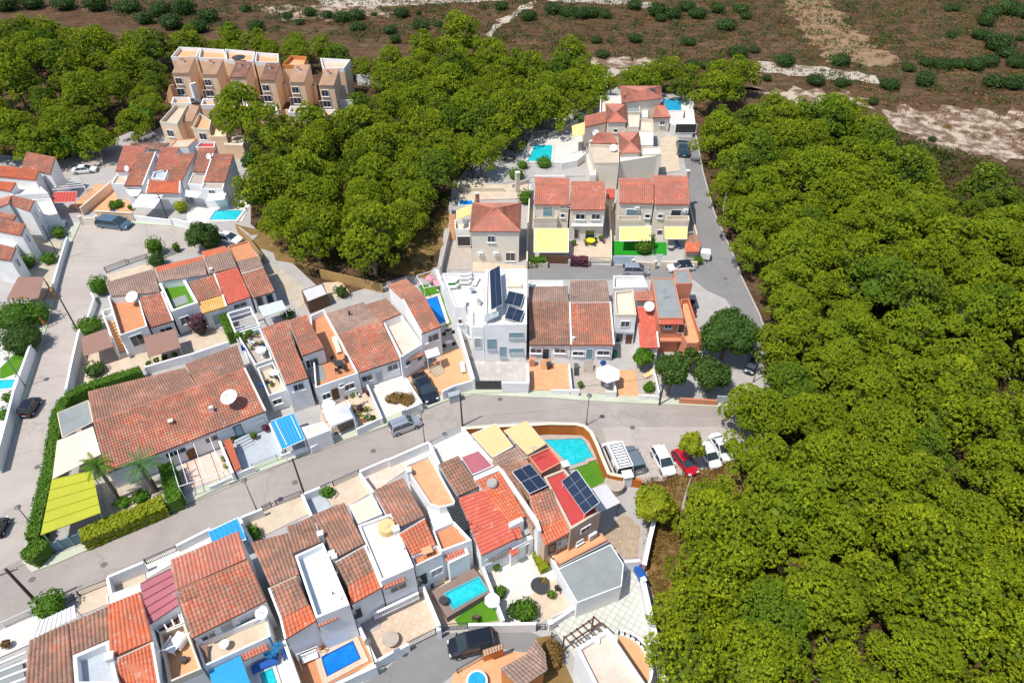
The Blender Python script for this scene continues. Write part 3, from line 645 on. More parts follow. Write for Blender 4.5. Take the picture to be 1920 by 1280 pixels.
def car(label, rear, front, paint, kind='hatch', W=1.78, name=None, roofm=None, H=None, cat='car', zc=.7):
    a = P(rear, zc); b = P(front, zc); a.z = b.z = 0; d = b-a; LL = d.length; u = d.normalized(); v = Vector((-u.y, u.x, 0)); c = (a+b)/2
    k = LL/4.3; Hh = H or {'hatch': 1.48, 'suv': 1.68, 'sedan': 1.44, 'van': 1.95, 'mpv': 1.66}[kind]; t = T(name or 'parked_car', label, cat, c)
    W = W*(.35+.65*k)
    prof = {'hatch': [(-.5, .55, .80), (-.49, .95, .9), (-.30, .98, .98), (.05, .96, 1), (.27, .92, .98), (.40, .82, .94), (.48, .66, .84), (.5, .50, .74)],
            'suv': [(-.5, .60, .86), (-.49, 1.05, .94), (-.30, 1.08, 1), (.05, 1.06, 1), (.26, 1.02, .98), (.40, .95, .95), (.48, .78, .86), (.5, .55, .78)],
            'sedan': [(-.5, .60, .78), (-.485, .93, .88), (-.32, .96, .98), (.05, .94, 1), (.25, .90, .98), (.40, .80, .93), (.48, .64, .82), (.5, .48, .70)],
            'van': [(-.5, .70, .95), (-.495, 1.15, .98), (-.30, 1.15, 1), (.05, 1.12, 1), (.30, 1.08, .98), (.42, .95, .94), (.485, .78, .88), (.5, .5, .8)],
            'mpv': [(-.5, .60, .88), (-.49, 1.05, .95), (-.30, 1.06, 1), (.05, 1.03, 1), (.28, .98, .98), (.41, .86, .94), (.485, .68, .84), (.5, .5, .76)]}[kind]
    m = M(); vs = []; n = 8; hw = W/2
    for (x, zt, wf) in prof:
        w = hw*wf; zb = .22
        ring = [(-w*.94, zb), (-w, .42), (-w, zt*.72), (-w*.93, zt*.97), (-w*.55, zt+.02), (w*.55, zt+.02), (w*.93, zt*.97), (w, zt*.72), (w, .42), (w*.94, zb)]
        for (yy, zz) in ring: vs.append(c+u*x*LL+v*yy+Vector((0, 0, zz)))
    r = 10; fs = []
    for j in range(len(prof)-1):
        for i in range(r): fs.append((j*r+i, j*r+(i+1) % r, (j+1)*r+(i+1) % r, (j+1)*r+i))
    fs += [tuple(range(r))[::-1], tuple(range((len(prof)-1)*r, len(prof)*r))]
    m.add(vs, fs); m.smooth = False; t.part('body', m, paint)
    cab = {'hatch': ((-.47, .90), (-.36, 1), (.06, 1), (.27, .9)), 'suv': ((-.485, .95), (-.42, 1), (.08, 1), (.27, .95)), 'sedan': ((-.36, .9), (-.20, 1), (.04, 1), (.26, .9)),
           'van': ((-.493, 1), (-.47, 1), (.20, 1), (.36, 1)), 'mpv': ((-.485, .95), (-.42, 1), (.10, 1), (.31, .95))}[kind]
    zb = prof[2][1]*.96; g = M(); x0, x1, x2, x3 = [q[0]*LL for q in cab]; wb = hw*.93; wt = hw*.76; rz_ = Hh
    def q(x, y, z): return c+u*x+v*y+Vector((0, 0, z))
    A = [q(x0, -wb, zb), q(x3, -wb, zb), q(x3, wb, zb), q(x0, wb, zb), q(x1, -wt, rz_-.04), q(x2, -wt, rz_-.04), q(x2, wt, rz_-.04), q(x1, wt, rz_-.04)]
    g.add(A, [(0, 1, 5, 4), (1, 2, 6, 5), (2, 3, 7, 6), (3, 0, 4, 7), (4, 5, 6, 7)]); t.part('windows', g, glass)
    m = M(); e = .05; m.add([q(x1-e, -wt-.02, rz_-.04), q(x2+e, -wt-.02, rz_-.04), q(x2+e, wt+.02, rz_-.04), q(x1-e, wt+.02, rz_-.04), q(x1+.12, -wt*.86, rz_+.02), q(x2-.1, -wt*.86, rz_+.02), q(x2-.1, wt*.86, rz_+.02), q(x1+.12, wt*.86, rz_+.02)],
        [(4, 5, 6, 7), (0, 1, 5, 4), (1, 2, 6, 5), (2, 3, 7, 6), (3, 0, 4, 7), (3, 2, 1, 0)])
    t.part('roof', m, roofm or paint)
    m = M()                                                   # pillars
    for sg in (-1, 1):
        m.beam(q(x3, sg*wb, zb), q(x2, sg*wt, rz_-.02), .07, .05); m.beam(q(x0, sg*wb, zb), q(x1, sg*wt, rz_-.02), .13, .06)
        xm = (x1+x2)/2; m.beam(q(xm, sg*(wb+.005), zb), q(xm, sg*(wt+.01), rz_-.02), .09, .04)
        if kind == 'van': m.beam(q((x0+xm)/2-.1, sg*(wb+.012), (zb+rz_)/2), q(xm-.1, sg*(wb-.03), (zb+rz_)/2), .05, .5)
    t.part('pillars', m, paint)
    for sx in (-.31, .30):
        for sg in (-1, 1):
            m = M(); p = q(sx*LL, sg*(hw-.20), .33); m.cyl(p, p+v*sg*.22, .33, n=14); w = t.part('wheel', m, rubber); m = M(); m.cyl(p+v*sg*.2, p+v*sg*.235, .19, n=10); t.part('rim', m, greymetal, w)
    for sg in (-1, 1):
        m = M(); m.box(q(LL*.47, sg*hw*.66, .66), (.22, .32, .14), axes=(u, v, Vector((0, 0, 1)))); t.part('headlight', m, head)
        m = M(); m.box(q(-LL*.492, sg*hw*.74, .84), (.1, .22, .22), axes=(u, v, Vector((0, 0, 1)))); t.part('tail_light', m, tail)
        m = M(); m.box(q(x3-.15, sg*(hw+.08), zb+.08), (.12, .2, .14), axes=(u, v, Vector((0, 0, 1)))); t.part('mirror', m, paint)
    m = M(); m.box(q(LL*.498, 0, .42), (.05, W*.55, .22), axes=(u, v, Vector((0, 0, 1)))); t.part('grille', m, rubber)
    m = M(); m.box(q(-LL*.498, 0, .62), (.04, .52, .11), axes=(u, v, Vector((0, 0, 1)))); t.part('number_plate', m, plastic_w)
    t.uv = (c, u, v, LL, Hh, hw); return t
def solar_array(label, q, zs, nu, nv, fr=None, legs=True, zb=None):
    c = [P(p, z) for p, z in zip(q, zs)]; t = T('solar_array', label, 'solar panels', (c[3].x, c[3].y, zb if zb is not None else c[3].z)); up = (c[1]-c[0]).cross(c[3]-c[0]).normalized()
    if up.z < 0: up = -up
    def at(a, b): return c[0].lerp(c[1], a).lerp(c[3].lerp(c[2], a), b)
    g = .012
    for i in range(nu):
        for j in range(nv):
            a0, a1, b0, b1 = (i+g)/nu, (i+1-g)/nu, (j+g)/nv, (j+1-g)/nv; k = [at(a0, b0), at(a1, b0), at(a1, b1), at(a0, b1)]
            m = M(); m.uv = [(0, 0), (6, 0), (6, 10), (0, 10)]+[(0.5, 0.5)]*4
            m.add([x+up*.04 for x in k]+[x for x in k], [(0, 1, 2, 3), (7, 6, 5, 4), (0, 4, 5, 1), (1, 5, 6, 2), (2, 6, 7, 3), (3, 7, 4, 0)]); t.part('panel', m, solar)
    m = M()
    for i in range(nu+1): m.beam(at(i/nu, 0)-up*.02, at(i/nu, 1)-up*.02, .06)
    for j in range(nv+1): m.beam(at(0, j/nv)-up*.015, at(1, j/nv)-up*.015, .05)
    if legs and zb is not None:
        for (a, b) in ((.03, .03), (.97, .03), (.03, .97), (.97, .97)):
            p = at(a, b)
            if p.z-zb > .1: m.beam(Vector((p.x, p.y, zb)), p, .05)
    t.part('frame', m, plastic_w); return t
def spiral(label, p, z0, z1, r, mat, landm=None, n=13, a0=0.0, name='spiral_stair', turn=4.6):
    c = P(p, z0); t = T(name, label, 'staircase', c); m = M(); m.cyl(c, c+Vector((0, 0, z1-z0+1)), .07, n=8); t.part('column', m, mat); m = M(); rl = M(); pr = None
    for i in range(n):
        a = a0+turn*i/n; b = a0+turn*(i+1)/n-.03; z = z0+(z1-z0)*(i+1)/n; q = [Vector((c.x, c.y, z)), c+Vector((r*math.cos(a), r*math.sin(a), z-z0)), c+Vector((r*math.cos(b), r*math.sin(b), z-z0))]
        m.prism([Vector((x.x, x.y, z)) for x in q], z-.05); o = c+Vector((r*math.cos(a), r*math.sin(a), z-z0+.9)); rl.beam(o-Vector((0, 0, .9)), o, .025)
        if pr: rl.beam(pr, o, .04)
        pr = o
    t.part('treads', m, mat); t.part('handrail', rl, mat); return t
def ac_unit(label, A, B, z, p, off=0.0, s=1.0):
    c, n, u = onwall(A, B, z, p, off); t = T('air_conditioner', label, 'air conditioner', c); m = M(); m.box(c+n*.18, (.85*s, .32, .6*s), axes=(u, n, Vector((0, 0, 1)))); t.part('casing', m, plastic_w)
    m = M(); m.cyl(c+n*.34+u*.12*s, c+n*.352+u*.12*s, .22*s, n=14); t.part('fan_grille', m, greymetal); return t
# ================================================================ GROUND, ROADS
m = M(); m.sheet([Vector((-3000, -300, 0)), Vector((3000, -300, 0)), Vector((3000, 5000, 0)), Vector((-3000, 5000, 0))]); g_ = m.build('ground', groundm); g_['kind'] = 'structure'
# --- the dry open land along the top
patch('dry_field', [(1455, -30), (1540, -30), (1600, 55), (1700, 120), (1640, 122), (1560, 116), (1500, 60)], fieldm, .02, amp=1.2)
patch('stone_track', [(600, 12), (733, 12), (916, 2), (1000, -4), (1060, 4), (1170, 10), (1240, 20), (1240, 8), (1160, -2), (1000, -16), (900, -10), (700, -6), (600, -2)], limem, .025, amp=0.7)
patch('stone_track', [(1000, 2), (1008, 6), (972, 26), (930, 58), (922, 70), (914, 66), (918, 54), (950, 28), (985, 8)], limem, .03, amp=0.7)
patch('stone_track', [(1414, 118), (1440, 116), (1560, 128), (1644, 142), (1650, 158), (1590, 152), (1500, 142), (1425, 134)], limem, .025, amp=0.7)
patch('stone_track', [(1100, 140), (1150, 130), (1195, 130), (1190, 136), (1150, 142), (1115, 156), (1104, 156)], limem, .03, amp=0.7)
patch('bare_soil', [(1652, 204), (1700, 200), (1940, 212), (1940, 300), (1860, 300), (1780, 290), (1700, 258), (1660, 228)], soilm, .02, amp=1.8)
patch('bare_soil', [(1390, 160), (1560, 172), (1640, 190), (1600, 205), (1450, 190)], soilm, .02, amp=1.8)
patch('bare_soil', [(480, 12), (640, 8), (760, 24), (640, 40), (500, 30)], soilm, .02, amp=1.8)
patch('bare_soil', [(1845, 720), (1945, 690), (1945, 810), (1885, 800), (1840, 770)], soilm, .02, amp=1.8)
patch('rocky_ground', [(1105, 112), (1170, 106), (1240, 112), (1230, 128), (1150, 132), (1110, 140)], soilm, .022, amp=1.2)
patch('rusty_grass', [(735, 400), (840, 400), (825, 470), (800, 520), (700, 500), (720, 440)], rustgr, .02, amp=0.8)
patch('rusty_grass', [(440, 420), (520, 440), (600, 500), (560, 500), (495, 480)], rustgr, .022, amp=0.8)
patch('rusty_grass', [(1205, 905), (1290, 892), (1362, 868), (1400, 900), (1320, 1000), (1280, 1100), (1260, 1290), (1235, 1290), (1210, 1090), (1230, 980)], rustgr, .02, amp=0.8)
# --- built-up ground below the houses
patch('yard_ground', [(0, 290), (120, 300), (250, 245), (470, 260), (470, 420), (620, 560), (820, 500), (850, 340), (960, 240), (1120, 160), (1296, 180), (1306, 250), (1320, 325), (1340, 398), (1381, 489), (1390, 516), (1425, 589), (1448, 660), (1440, 760), (1380, 866), (1200, 905), (1215, 1000), (1245, 1290), (0, 1320), (-60, 800)], concrete, .012)
LEFT = [(-60, 1000), (-20, 900), (20, 841), (33, 798), (53, 734), (72, 669), (92, 600), (108, 545), (115, 517), (134, 457), (145, 432), (150, 417), (247, 419), (322, 423), (400, 440), (430, 452), (380, 472), (328, 478), (297, 478), (237, 491), (189, 508), (170, 560), (148, 616), (122, 735), (100, 750), (93, 771), (91, 792), (82, 852), (65, 920), (50, 975), (41, 1030), (43, 1054), (30, 1180), (-40, 1200)]
patch('road', LEFT, asph, .02)
patch('road', [(43, 1045), (61, 1073), (104, 1058), (184, 1023), (317, 962), (405, 918), (474, 890), (577, 851), (640, 827), (721, 800), (791, 770), (834, 753), (865, 745), (890, 739.5), (943, 743), (1040, 747), (1089, 751), (1167, 755.6), (1280, 760), (1381, 765), (1470, 768), (1440, 840), (1375, 862), (1314, 880), (1244, 901), (1200, 905), (1150, 880), (1120, 827), (1099, 798), (1080, 792), (1000, 788), (867, 798), (820, 822), (774, 845), (727, 866), (673, 890), (598, 922), (565, 932), (512, 953), (452, 978), (394, 996), (331, 1030), (270, 1058), (201, 1094), (134, 1120), (67, 1150), (0, 1178), (-60, 1200), (-60, 1100)], asph2, .028)
patch('road', [(109, 305), (195, 296), (231, 274), (256, 262), (300, 238), (330, 200), (352, 205), (320, 250), (260, 300), (216, 317), (117, 326)], asph, .02)
patch('road', [(990, 494), (1140, 497), (1300, 498), (1312, 470), (1303, 430), (1294, 386), (1289, 326), (1270, 250), (1304, 250), (1318, 325), (1339, 398), (1380, 489), (1389, 516), (1424, 589), (1446, 660), (1435, 700), (1400, 700), (1402, 620), (1360, 560), (1326, 545), (1310, 532), (1300, 524), (990, 524)], asph3, .02)
patch('road', [(722, 1256), (764, 1214), (819, 1188), (920, 1182), (991, 1182), (1014, 1193), (1006, 1215), (983, 1222), (944, 1216), (905, 1236), (855, 1260), (817, 1290), (650, 1300)], asph3, .02)
patch('parking_ground', [(1128, 800), (1380, 800), (1362, 866), (1314, 881), (1244, 901), (1195, 903), (1150, 870)], asph, .034)
def ribbon(name, q, side, mat=kerbm, z=.14, w=1.25):
    pts = [P(p, 0) for p in q]; m = M(); n = len(pts); off = []
    for i in range(n):
        d = (pts[min(n-1, i+1)]-pts[max(0, i-1)]).normalized(); off.append(Vector((-d.y, d.x, 0))*side)
    for i in range(n-1):
        a, b = pts[i], pts[i+1]; m.prism([Vector((x.x, x.y, z)) for x in (a, b, b+off[i+1]*w, a+off[i]*w)], 0)
    o = m.build(name, mat, None, pts[0]); o['kind'] = 'structure'
ribbon('pavement', [(33, 798), (53, 734), (72, 669), (92, 600), (108, 545), (115, 517), (134, 457), (145, 432), (152, 417)], 1)
ribbon('pavement', [(150, 418), (247, 420), (322, 424), (355, 431)], 1)
ribbon('pavement', [(43, 1054), (61, 1073), (104, 1058), (184, 1023), (317, 962), (405, 918), (474, 890), (577, 851), (640, 827), (721, 800), (791, 770), (834, 753), (865, 745), (890, 740), (943, 743), (1040, 747), (1089, 751), (1167, 755.6), (1280, 760), (1381, 765)], 1)
ribbon('pavement', [(722, 1256), (700, 1268), (650, 1300)], -1)
# kerb walls / low verge along the east lane
gwall('low pale kerb wall along the outer edge of the east lane', [(1304, 250), (1318, 322), (1339, 398), (1380, 489), (1389, 516), (1424, 589), (1450, 665)], .5, concrete, .3, name='retaining_wall')
# yards (flat paving)
def yards(L_):
    for i, (n, q, mt) in enumerate(L_): patch(n, q, mt, .05+.0013*i)
yards([('patio', [(341, 870), (405, 845), (430, 890), (349, 918)], pinkfl), ('patio', [(436, 822), (508, 795), (530, 850), (474, 878), (452, 876)], bluegr),
 ('yard', [(190, 905), (268, 880), (300, 905), (318, 930), (240, 965), (200, 965)], gravel), ('patio', [(156, 640), (215, 640), (225, 664), (240, 662), (345, 640), (362, 662), (268, 695), (210, 700), (160, 724), (124, 735), (140, 680)], sandfl),
 ('patio', [(200, 515), (290, 490), (300, 503), (200, 532)], sandfl), ('patio', [(345, 634), (400, 610), (425, 628), (440, 640), (370, 662)], sandfl), ('yard', [(500, 500), (530, 505), (570, 540), (580, 560), (560, 580), (540, 560)], gravel),
 ('yard', [(605, 530), (640, 528), (660, 552), (620, 566)], sandfl), ('patio', [(765, 704), (802, 686), (833, 660), (868, 650), (890, 712), (834, 733), (790, 765)], terra2), ('patio', [(885, 676), (988, 678), (990, 735), (892, 716)], pavew),
 ('patio', [(992, 683), (1068, 681), (1069, 728), (1030, 735), (994, 735)], tilefl), ('patio', [(1072, 685), (1149, 684), (1154, 741), (1086, 738)], stonefl), ('patio', [(1156, 692), (1192, 694), (1198, 746), (1157, 746)], tilefl), ('yard', [(1192, 690), (1236, 690), (1236, 745), (1198, 746)], stonefl),
 ('patio', [(690, 722), (748, 700), (765, 710), (800, 768), (770, 772), (712, 798)], whitefl), ('patio', [(600, 770), (650, 748), (690, 722), (720, 795), (640, 822), (600, 800)], sandfl),
 ('yard', [(838, 462), (884, 463), (886, 505), (828, 507)], stonefl), ('yard', [(886, 490), (985, 498), (985, 512), (886, 510)], sandfl), ('patio', [(1068, 454), (1145, 452), (1143, 490), (1068, 480)], sandfl), ('lawn', [(1149, 452), (1222, 452), (1222, 478), (1149, 478)], lawnb), ('lawn', [(1226, 454), (1250, 454), (1250, 478), (1226, 478)], lawnb),
 ('lawn', [(785, 535), (828, 530), (850, 605), (836, 612), (825, 548), (795, 556)], grass),
 ('yard', [(1172, 925), (1195, 920), (1226, 975), (1212, 1045), (1172, 1045), (1134, 1000)], concrete), ('yard', [(1170, 1058), (1200, 1085), (1235, 1290), (1120, 1290), (1033, 1170), (1080, 1130)], dotpave),
 ('lawn', [(1060, 858), (1108, 846), (1138, 900), (1108, 915), (1080, 882)], grass), ('yard', [(400, 420), (450, 425), (470, 440), (445, 455), (400, 455)], concrete),
 ('patio', [(130, 390), (180, 345), (232, 350), (250, 400), (180, 395)], tilefl), ('patio', [(352, 362), (455, 352), (470, 380), (455, 415), (350, 420)], whitefl), ('yard', [(60, 440), (115, 455), (110, 500), (84, 560), (40, 560), (30, 500)], gravel),
 ('yard', [(0, 640), (44, 650), (20, 730), (0, 760)], whitefl), ('yard', [(0, 745), (30, 740), (10, 830), (0, 860)], whitefl),
 ('yard', [(140, 1110), (205, 1085), (206, 1130), (145, 1155)], sandfl), ('yard', [(210, 1082), (268, 1054), (275, 1090), (212, 1112)], sandfl), ('yard', [(272, 1052), (330, 1026), (395, 992), (448, 968), (448, 1000), (325, 1055), (275, 1085)], whitefl),
 ('yard', [(450, 972), (512, 950), (566, 928), (580, 962), (472, 1015)], sandfl), ('patio', [(570, 928), (600, 918), (622, 950), (588, 965)], bluegr), ('patio', [(606, 918), (624, 908), (676, 886), (694, 924), (655, 948), (635, 945), (622, 948)], sandfl), ('patio', [(678, 886), (727, 863), (758, 850), (762, 880), (702, 922)], pinkfl), ('yard', [(730, 858), (806, 830), (812, 850), (760, 872)], whitefl), ('lawn', [(0, 690), (40, 650), (46, 668), (30, 700), (0, 712)], grass),
 ('yard', [(806, 836), (868, 806), (890, 835), (900, 850), (830, 872)], whitefl),
 ('patio', [(520, 1200), (655, 1148), (705, 1240), (600, 1290), (545, 1290)], terra), ('patio', [(398, 1250), (545, 1190), (560, 1290), (380, 1290)], whitefl),
 ('patio', [(660, 1145), (790, 1090), (824, 1172), (705, 1238)], stripefl), ('patio', [(780, 1070), (880, 1015), (945, 1163), (828, 1175)], sandfl), ('lawn', [(852, 1160), (905, 1124), (918, 1118), (943, 1162), (860, 1172)], grass),
 ('patio', [(892, 1055), (1000, 1005), (1045, 1065), (1085, 1135), (1010, 1168), (950, 1170)], whitefl), ('patio', [(985, 1120), (1050, 1080), (1082, 1130), (1015, 1166)], sandfl),
 ('patio', [(850, 1262), (905, 1230), (960, 1220), (1000, 1225), (1010, 1290), (840, 1300)], tilefl), ('yard', [(1006, 1195), (1035, 1190), (1080, 1290), (1020, 1290)], rustgr),
 ('patio', [(1258, 232), (1303, 231), (1300, 186), (1240, 184), (1242, 225)], whitefl), ('patio', [(975, 306), (1000, 254), (1092, 254), (1092, 306)], whitefl), ('yard', [(960, 312), (1092, 308), (1100, 330), (1000, 332), (940, 345)], concrete), ('yard', [(1238, 260), (1268, 250), (1275, 320), (1240, 325)], sandfl), ('yard', [(855, 345), (990, 345), (990, 372), (860, 376)], sandfl),])
patch('patio', [(1134, 1000), (1169, 959), (1200, 987), (1195, 1045), (1172, 1045), (1145, 1022)], cobble, .14)
# manholes and tar patches on the roads
for px_ in [(553, 904), (1186, 801), (938, 748), (700, 845), (60, 1086), (195, 1058), (1360, 522), (70, 875)]:
    c = P(px_, .034); m = M(); m.cyl(c, c+Vector((0, 0, .012)), .34, n=18); single('manhole_cover', m, lampmt, 'round grey iron manhole cover set flush in the asphalt road', 'manhole cover', c, 'manhole covers in the roads')
# ================================================================ HOUSES: the long row left of centre
def cH(*a, **k): return House(*a, **k)
# long brown-roofed pair
h = cH('row_house', 'left half of the long weathered tile roof beside the lime canvas')
h.roof(tBrown, [(175, 791), (372, 724), (347, 690), (165, 735)][:2]+[(347, 690), (165, 735)], 4.7, 3.7)
h.roof(tMix, [(175, 791), (372, 724), (403, 808), (201, 887)], 4.7, 3.2, cap=.1, capm=tSalmon)
for p, w, hh, k in [((337, 845), 1.5, .9, 'window'), ((397, 822), 1.5, .9, 'window'), ((318, 852), .9, .9, 'window')]: h.win((201, 887), (403, 808), 3.2, p, w, hh, k, .25, sill=False)
h.win((201, 887), (403, 808), 3.2, (361, 852), 1.1, 2.1, 'door', .25, fm=woodb, gm=woodb); h.chimney((322, 794), 3.9, .4, .45, tOrange and salmon); h.done()
h = cH('row_house', 'right half of the long tile roof, carrying the big white dish')
h.roof(tBrown, [(372, 724), (459, 691), (445, 648), (347, 684)], 4.7, 3.7)
h.roof(tMix, [(372, 724), (459, 691), (498, 771), (403, 808)], 4.7, 3.2, cap=.1, capm=tSalmon, side=2)
h.win((403, 808), (498, 771), 3.2, (448, 808), 1.0, 2.1, 'door', .25, gm=glassb, fm=darkmetal); h.win((403, 808), (498, 771), 3.2, (426, 812), 1.4, 1.0, 'window', .25, gm=plastic_w); h.win((403, 808), (498, 771), 3.2, (482, 792), 1.8, .9, 'window', .25, gm=plastic_w)
h.stairs((452, 818), (464, 838), .7, .05, 1.9, bluegr, 4, 'doorstep'); h.chimney((398, 770), 3.9, .5, .4); h.done()
dish('huge round white dish lying on the long weathered tile roof', (430, 745), 4.35, 1.02, (-.1, -.35, 1), h=.9)
# stair-and-orange-terrace house
h = cH('row_house', 'corner house with square terracotta roof terrace and outside ochre stairs')
h.roof(tGrey, [(208, 556), (300, 548), (289, 505), (198, 531)], 4.5, 3.8); h.roof(tMix, [(262, 558.6), (303, 548), (325, 602), (281, 615)], 4.5, 3.2, side=2)
h.flat(terra, [(201.6, 554.7), (259, 553), (276, 611), (224, 629)], 4.1, .95)
h.eyebrow((224, 632), (276, 615), 3.2); h.win((224, 629), (276, 611), 4.1, (258, 637), 1.7, 1.9, 'window', .0, sill=False); h.win((281, 615), (325, 602), 3.2, (310, 618), 2.0, .8, 'window', .25, sill=False)
h.flat(white, [(191, 582), (212, 576), (214, 590), (193, 594)], 3.6, .9, th=.15); h.done()
th = House('outside_stair', 'ochre-stepped outside stair climbing beside the square terracotta roof terrace', 'staircase', white)
th.cen = [P((225, 640), 0)]; th.stairs((200, 592), (233, 657), 3.1, .1, 1.25, terra2, 12)
m = M(); a, b = P((191, 583), 4.0), P((220.6, 663), 1.0); a0, b0 = Vector((a.x, a.y, 0)), Vector((b.x, b.y, 0)); dr = (b0-a0).normalized(); sv = Vector((-dr.y, dr.x, 0))*.1
for sg in (0, 1):
    o = Vector((dr.y, -dr.x, 0))*-0 + (Vector((1, 0, 0))*1.45 if sg else Vector()); m.add([a0+o-sv, b0+o-sv, b0+o+sv, a0+o+sv, a+o-sv, b+o-sv, b+o+sv, a+o+sv], [(0, 3, 2, 1), (4, 5, 6, 7), (0, 1, 5, 4), (1, 2, 6, 5), (2, 3, 7, 6), (3, 0, 4, 7)])
th.parts.append(('side_wall', m, white, None)); th.done()
dish('large white dish on the corner of the terracotta roof terrace', (248, 557), 3.6, .9, (-.1, -.5, 1), h=.9)
# middle house with lawn terrace
h = cH('row_house', 'house whose sunken roof terrace holds green turf and grey decking')
h.roof(tOrange, [(294, 512), (381, 488), (379, 481), (290.6, 502)], 4.15, 3.95); h.roof(tGrey, [(298, 528), (388, 515), (383, 488), (294, 512)], 4.7, 4.1, cap=.08, capm=tGrey)
h.flat(grass, [(297, 531), (344, 517), (372, 567), (321, 584)], 4.3, 1.0, th=.38); h.flat(greyroof, [(321, 561), (348, 552), (354, 566), (325, 576)], 3.34, .0, th=.01)
h.roof(tMix, [(355, 530), (402, 515), (418, 553), (372, 566)], 4.7, 3.8); h.roof(tYel, [(372, 567), (418, 554), (425, 575), (380, 588)], 3.75, 3.2, side=2)
h.eyebrow((321, 588), (368, 572), 3.3); h.win((321, 584), (372, 567), 4.3, (347, 600), 1.3, 1.3, 'window'); h.win((380, 588), (425, 575), 3.2, (408, 598), 1.3, 1.9, 'door', .25, gm=glassb); h.chimney((397, 510), 4.5, .5, .4); h.done()
h = cH('row_house', 'house with bright red ribbed roof between two brown tiled roofs')
h.roof(tOrange, [(383, 484), (432, 471), (422, 462), (378, 473)], 4.2, 3.95); h.roof(tGrey, [(392, 514), (445, 501), (432, 471), (383, 485)], 4.7, 4.15)
h.roof(tRed, [(402, 514), (445, 501), (470, 556), (423, 572)], 4.7, 3.2, amp=.015, step=.08, side=1); h.win((423, 572), (470, 556), 3.2, (450, 572), 2.0, .8, 'window', .25, sill=False); h.done()
h = cH('row_house', 'end house with flat orange terrace and arched openings under mixed tiles')
h.flat(terra, [(426.6, 462), (465.6, 451), (482, 481), (440.6, 491)], 4.1, .25, wm=salmon); h.roof(tGrey, [(453, 514), (494, 500), (486, 482), (445, 491)], 4.7, 4.1); h.roof(tMix, [(453, 514), (494, 501), (516, 546.6), (475, 559)], 4.7, 3.2, cap=.08, capm=whitefl, side=0)
h.win((475, 559), (516, 546.6), 3.2, (487, 565), 1.0, 1.7, 'door', .25, fm=greymetal); h.win((475, 559), (516, 546.6), 3.2, (506, 560), 1.0, 1.7, 'door', .25, fm=greymetal); h.done()
awning('white glazed canopy of four panes beside the arched openings', [(485, 575), (528, 563), (536, 579), (495, 593)], [2.7, 2.7, 2.4, 2.4], glassm('frosted_sheet', (.5, .55, .57), .4), 'glass_canopy', 'canopy', ribs=3, fr=plastic_w, legs=(2, 3))
# pergola + planted roof terrace house
h = cH('row_house', 'low house topped by a crowded planted terrace with white parapets')
h.flat(stonefl, [(445, 628), (488, 614), (511, 672), (478, 684)], 3.3, .8, th=.15); h.flat(sandfl, [(481, 689), (512, 678), (537, 731), (503, 742)], 3.0, .8, th=.15); h.win((503, 742), (537, 731), 3.0, (520, 752), 1.2, .9, 'window'); h.done()
t = T('pergola', 'white beamed pergola standing over the courtyard above the planted terrace', 'pergola', P((457, 600), 0)); m = M(); q = [P(p, 2.9) for p in [(427, 588), (469, 576), (487, 612), (442, 625)]]
for i in range(4): m.beam(q[i], q[(i+1) % 4], .22, .2)
t.part('frame', m, white); m = M()
for f in (.22, .45, .75, .88): m.beam(q[0].lerp(q[3], f), q[1].lerp(q[2], f), .1, .14)
t.part('beams', m, white)
for x in q: m = M(); m.box(Vector((x.x, x.y, 1.4)), (.25, .25, 2.8)); t.part('post', m, white)
# tall mid house + terrace
h = cH('row_house', 'tall house with stepped brown roofs and an orange-floored terrace')
h.roof(tMix, [(505, 647), (547, 632), (540, 600), (491, 617)], 6.5, 5.8); h.roof(tMix, [(540, 601), (574, 590), (608, 653), (567, 667)], 6.9, 5.7, pitch=.27); h.roof(tMix, [(505, 647), (547, 632), (578, 708), (536, 722)], 6.5, 5.3, cap=.09, capm=tSalmon)
h.win((536, 722), (578, 708), 5.3, (559, 725), 1.5, 1.1, 'window', .25); h.win((567, 667), (608, 653), 5.7, (582, 681), 2.2, 1.5, 'window', .25, sill=False)
h.flat(terra, [(581, 592), (607, 580), (672, 699), (591, 727)], 3.9, .9); h.flat(greyroof, [(577, 690), (604, 683), (612, 710), (586, 719)], 3.05, 0, th=.01); h.eyebrow((591, 731), (672, 703), 2.8)
h.win((591, 727), (672, 699), 3.9, (629, 738), .9, 2.0, 'door', 0, fm=woodb, gm=woodb); h.win((591, 727), (672, 699), 3.9, (612, 742), 1.1, 1.0, 'window'); h.win((591, 727), (672, 699), 3.9, (655, 724), 1.4, 1.0, 'window'); h.win((591, 727), (672, 699), 3.9, (640, 722), .6, .5, 'window'); h.done()
table('round dark table between three chairs on the orange terrace', (637, 688), 3.02, .62, darkmetal)
for i, (p, r) in enumerate([((626, 680), -.9), ((648, 679), -2.2), ((634, 699), 1.6), ((648, 695), 2.4)]): chair_thing(['dark chair left of the round table on the orange terrace', 'dark chair behind the round table on the orange terrace', 'dark chair in front of the round table on the orange terrace', 'dark chair right of the round table on the orange terrace'][i], p, 3.02, r, darkmetal, 'chairs around the dark terrace table', 1.15)
lounger('long pale green sunbed along the wall of the orange terrace', (632, 650), 3.02, 1.98, plain('pale_green_fabric', (.62, .70, .50), bm=0), None, 3.2)
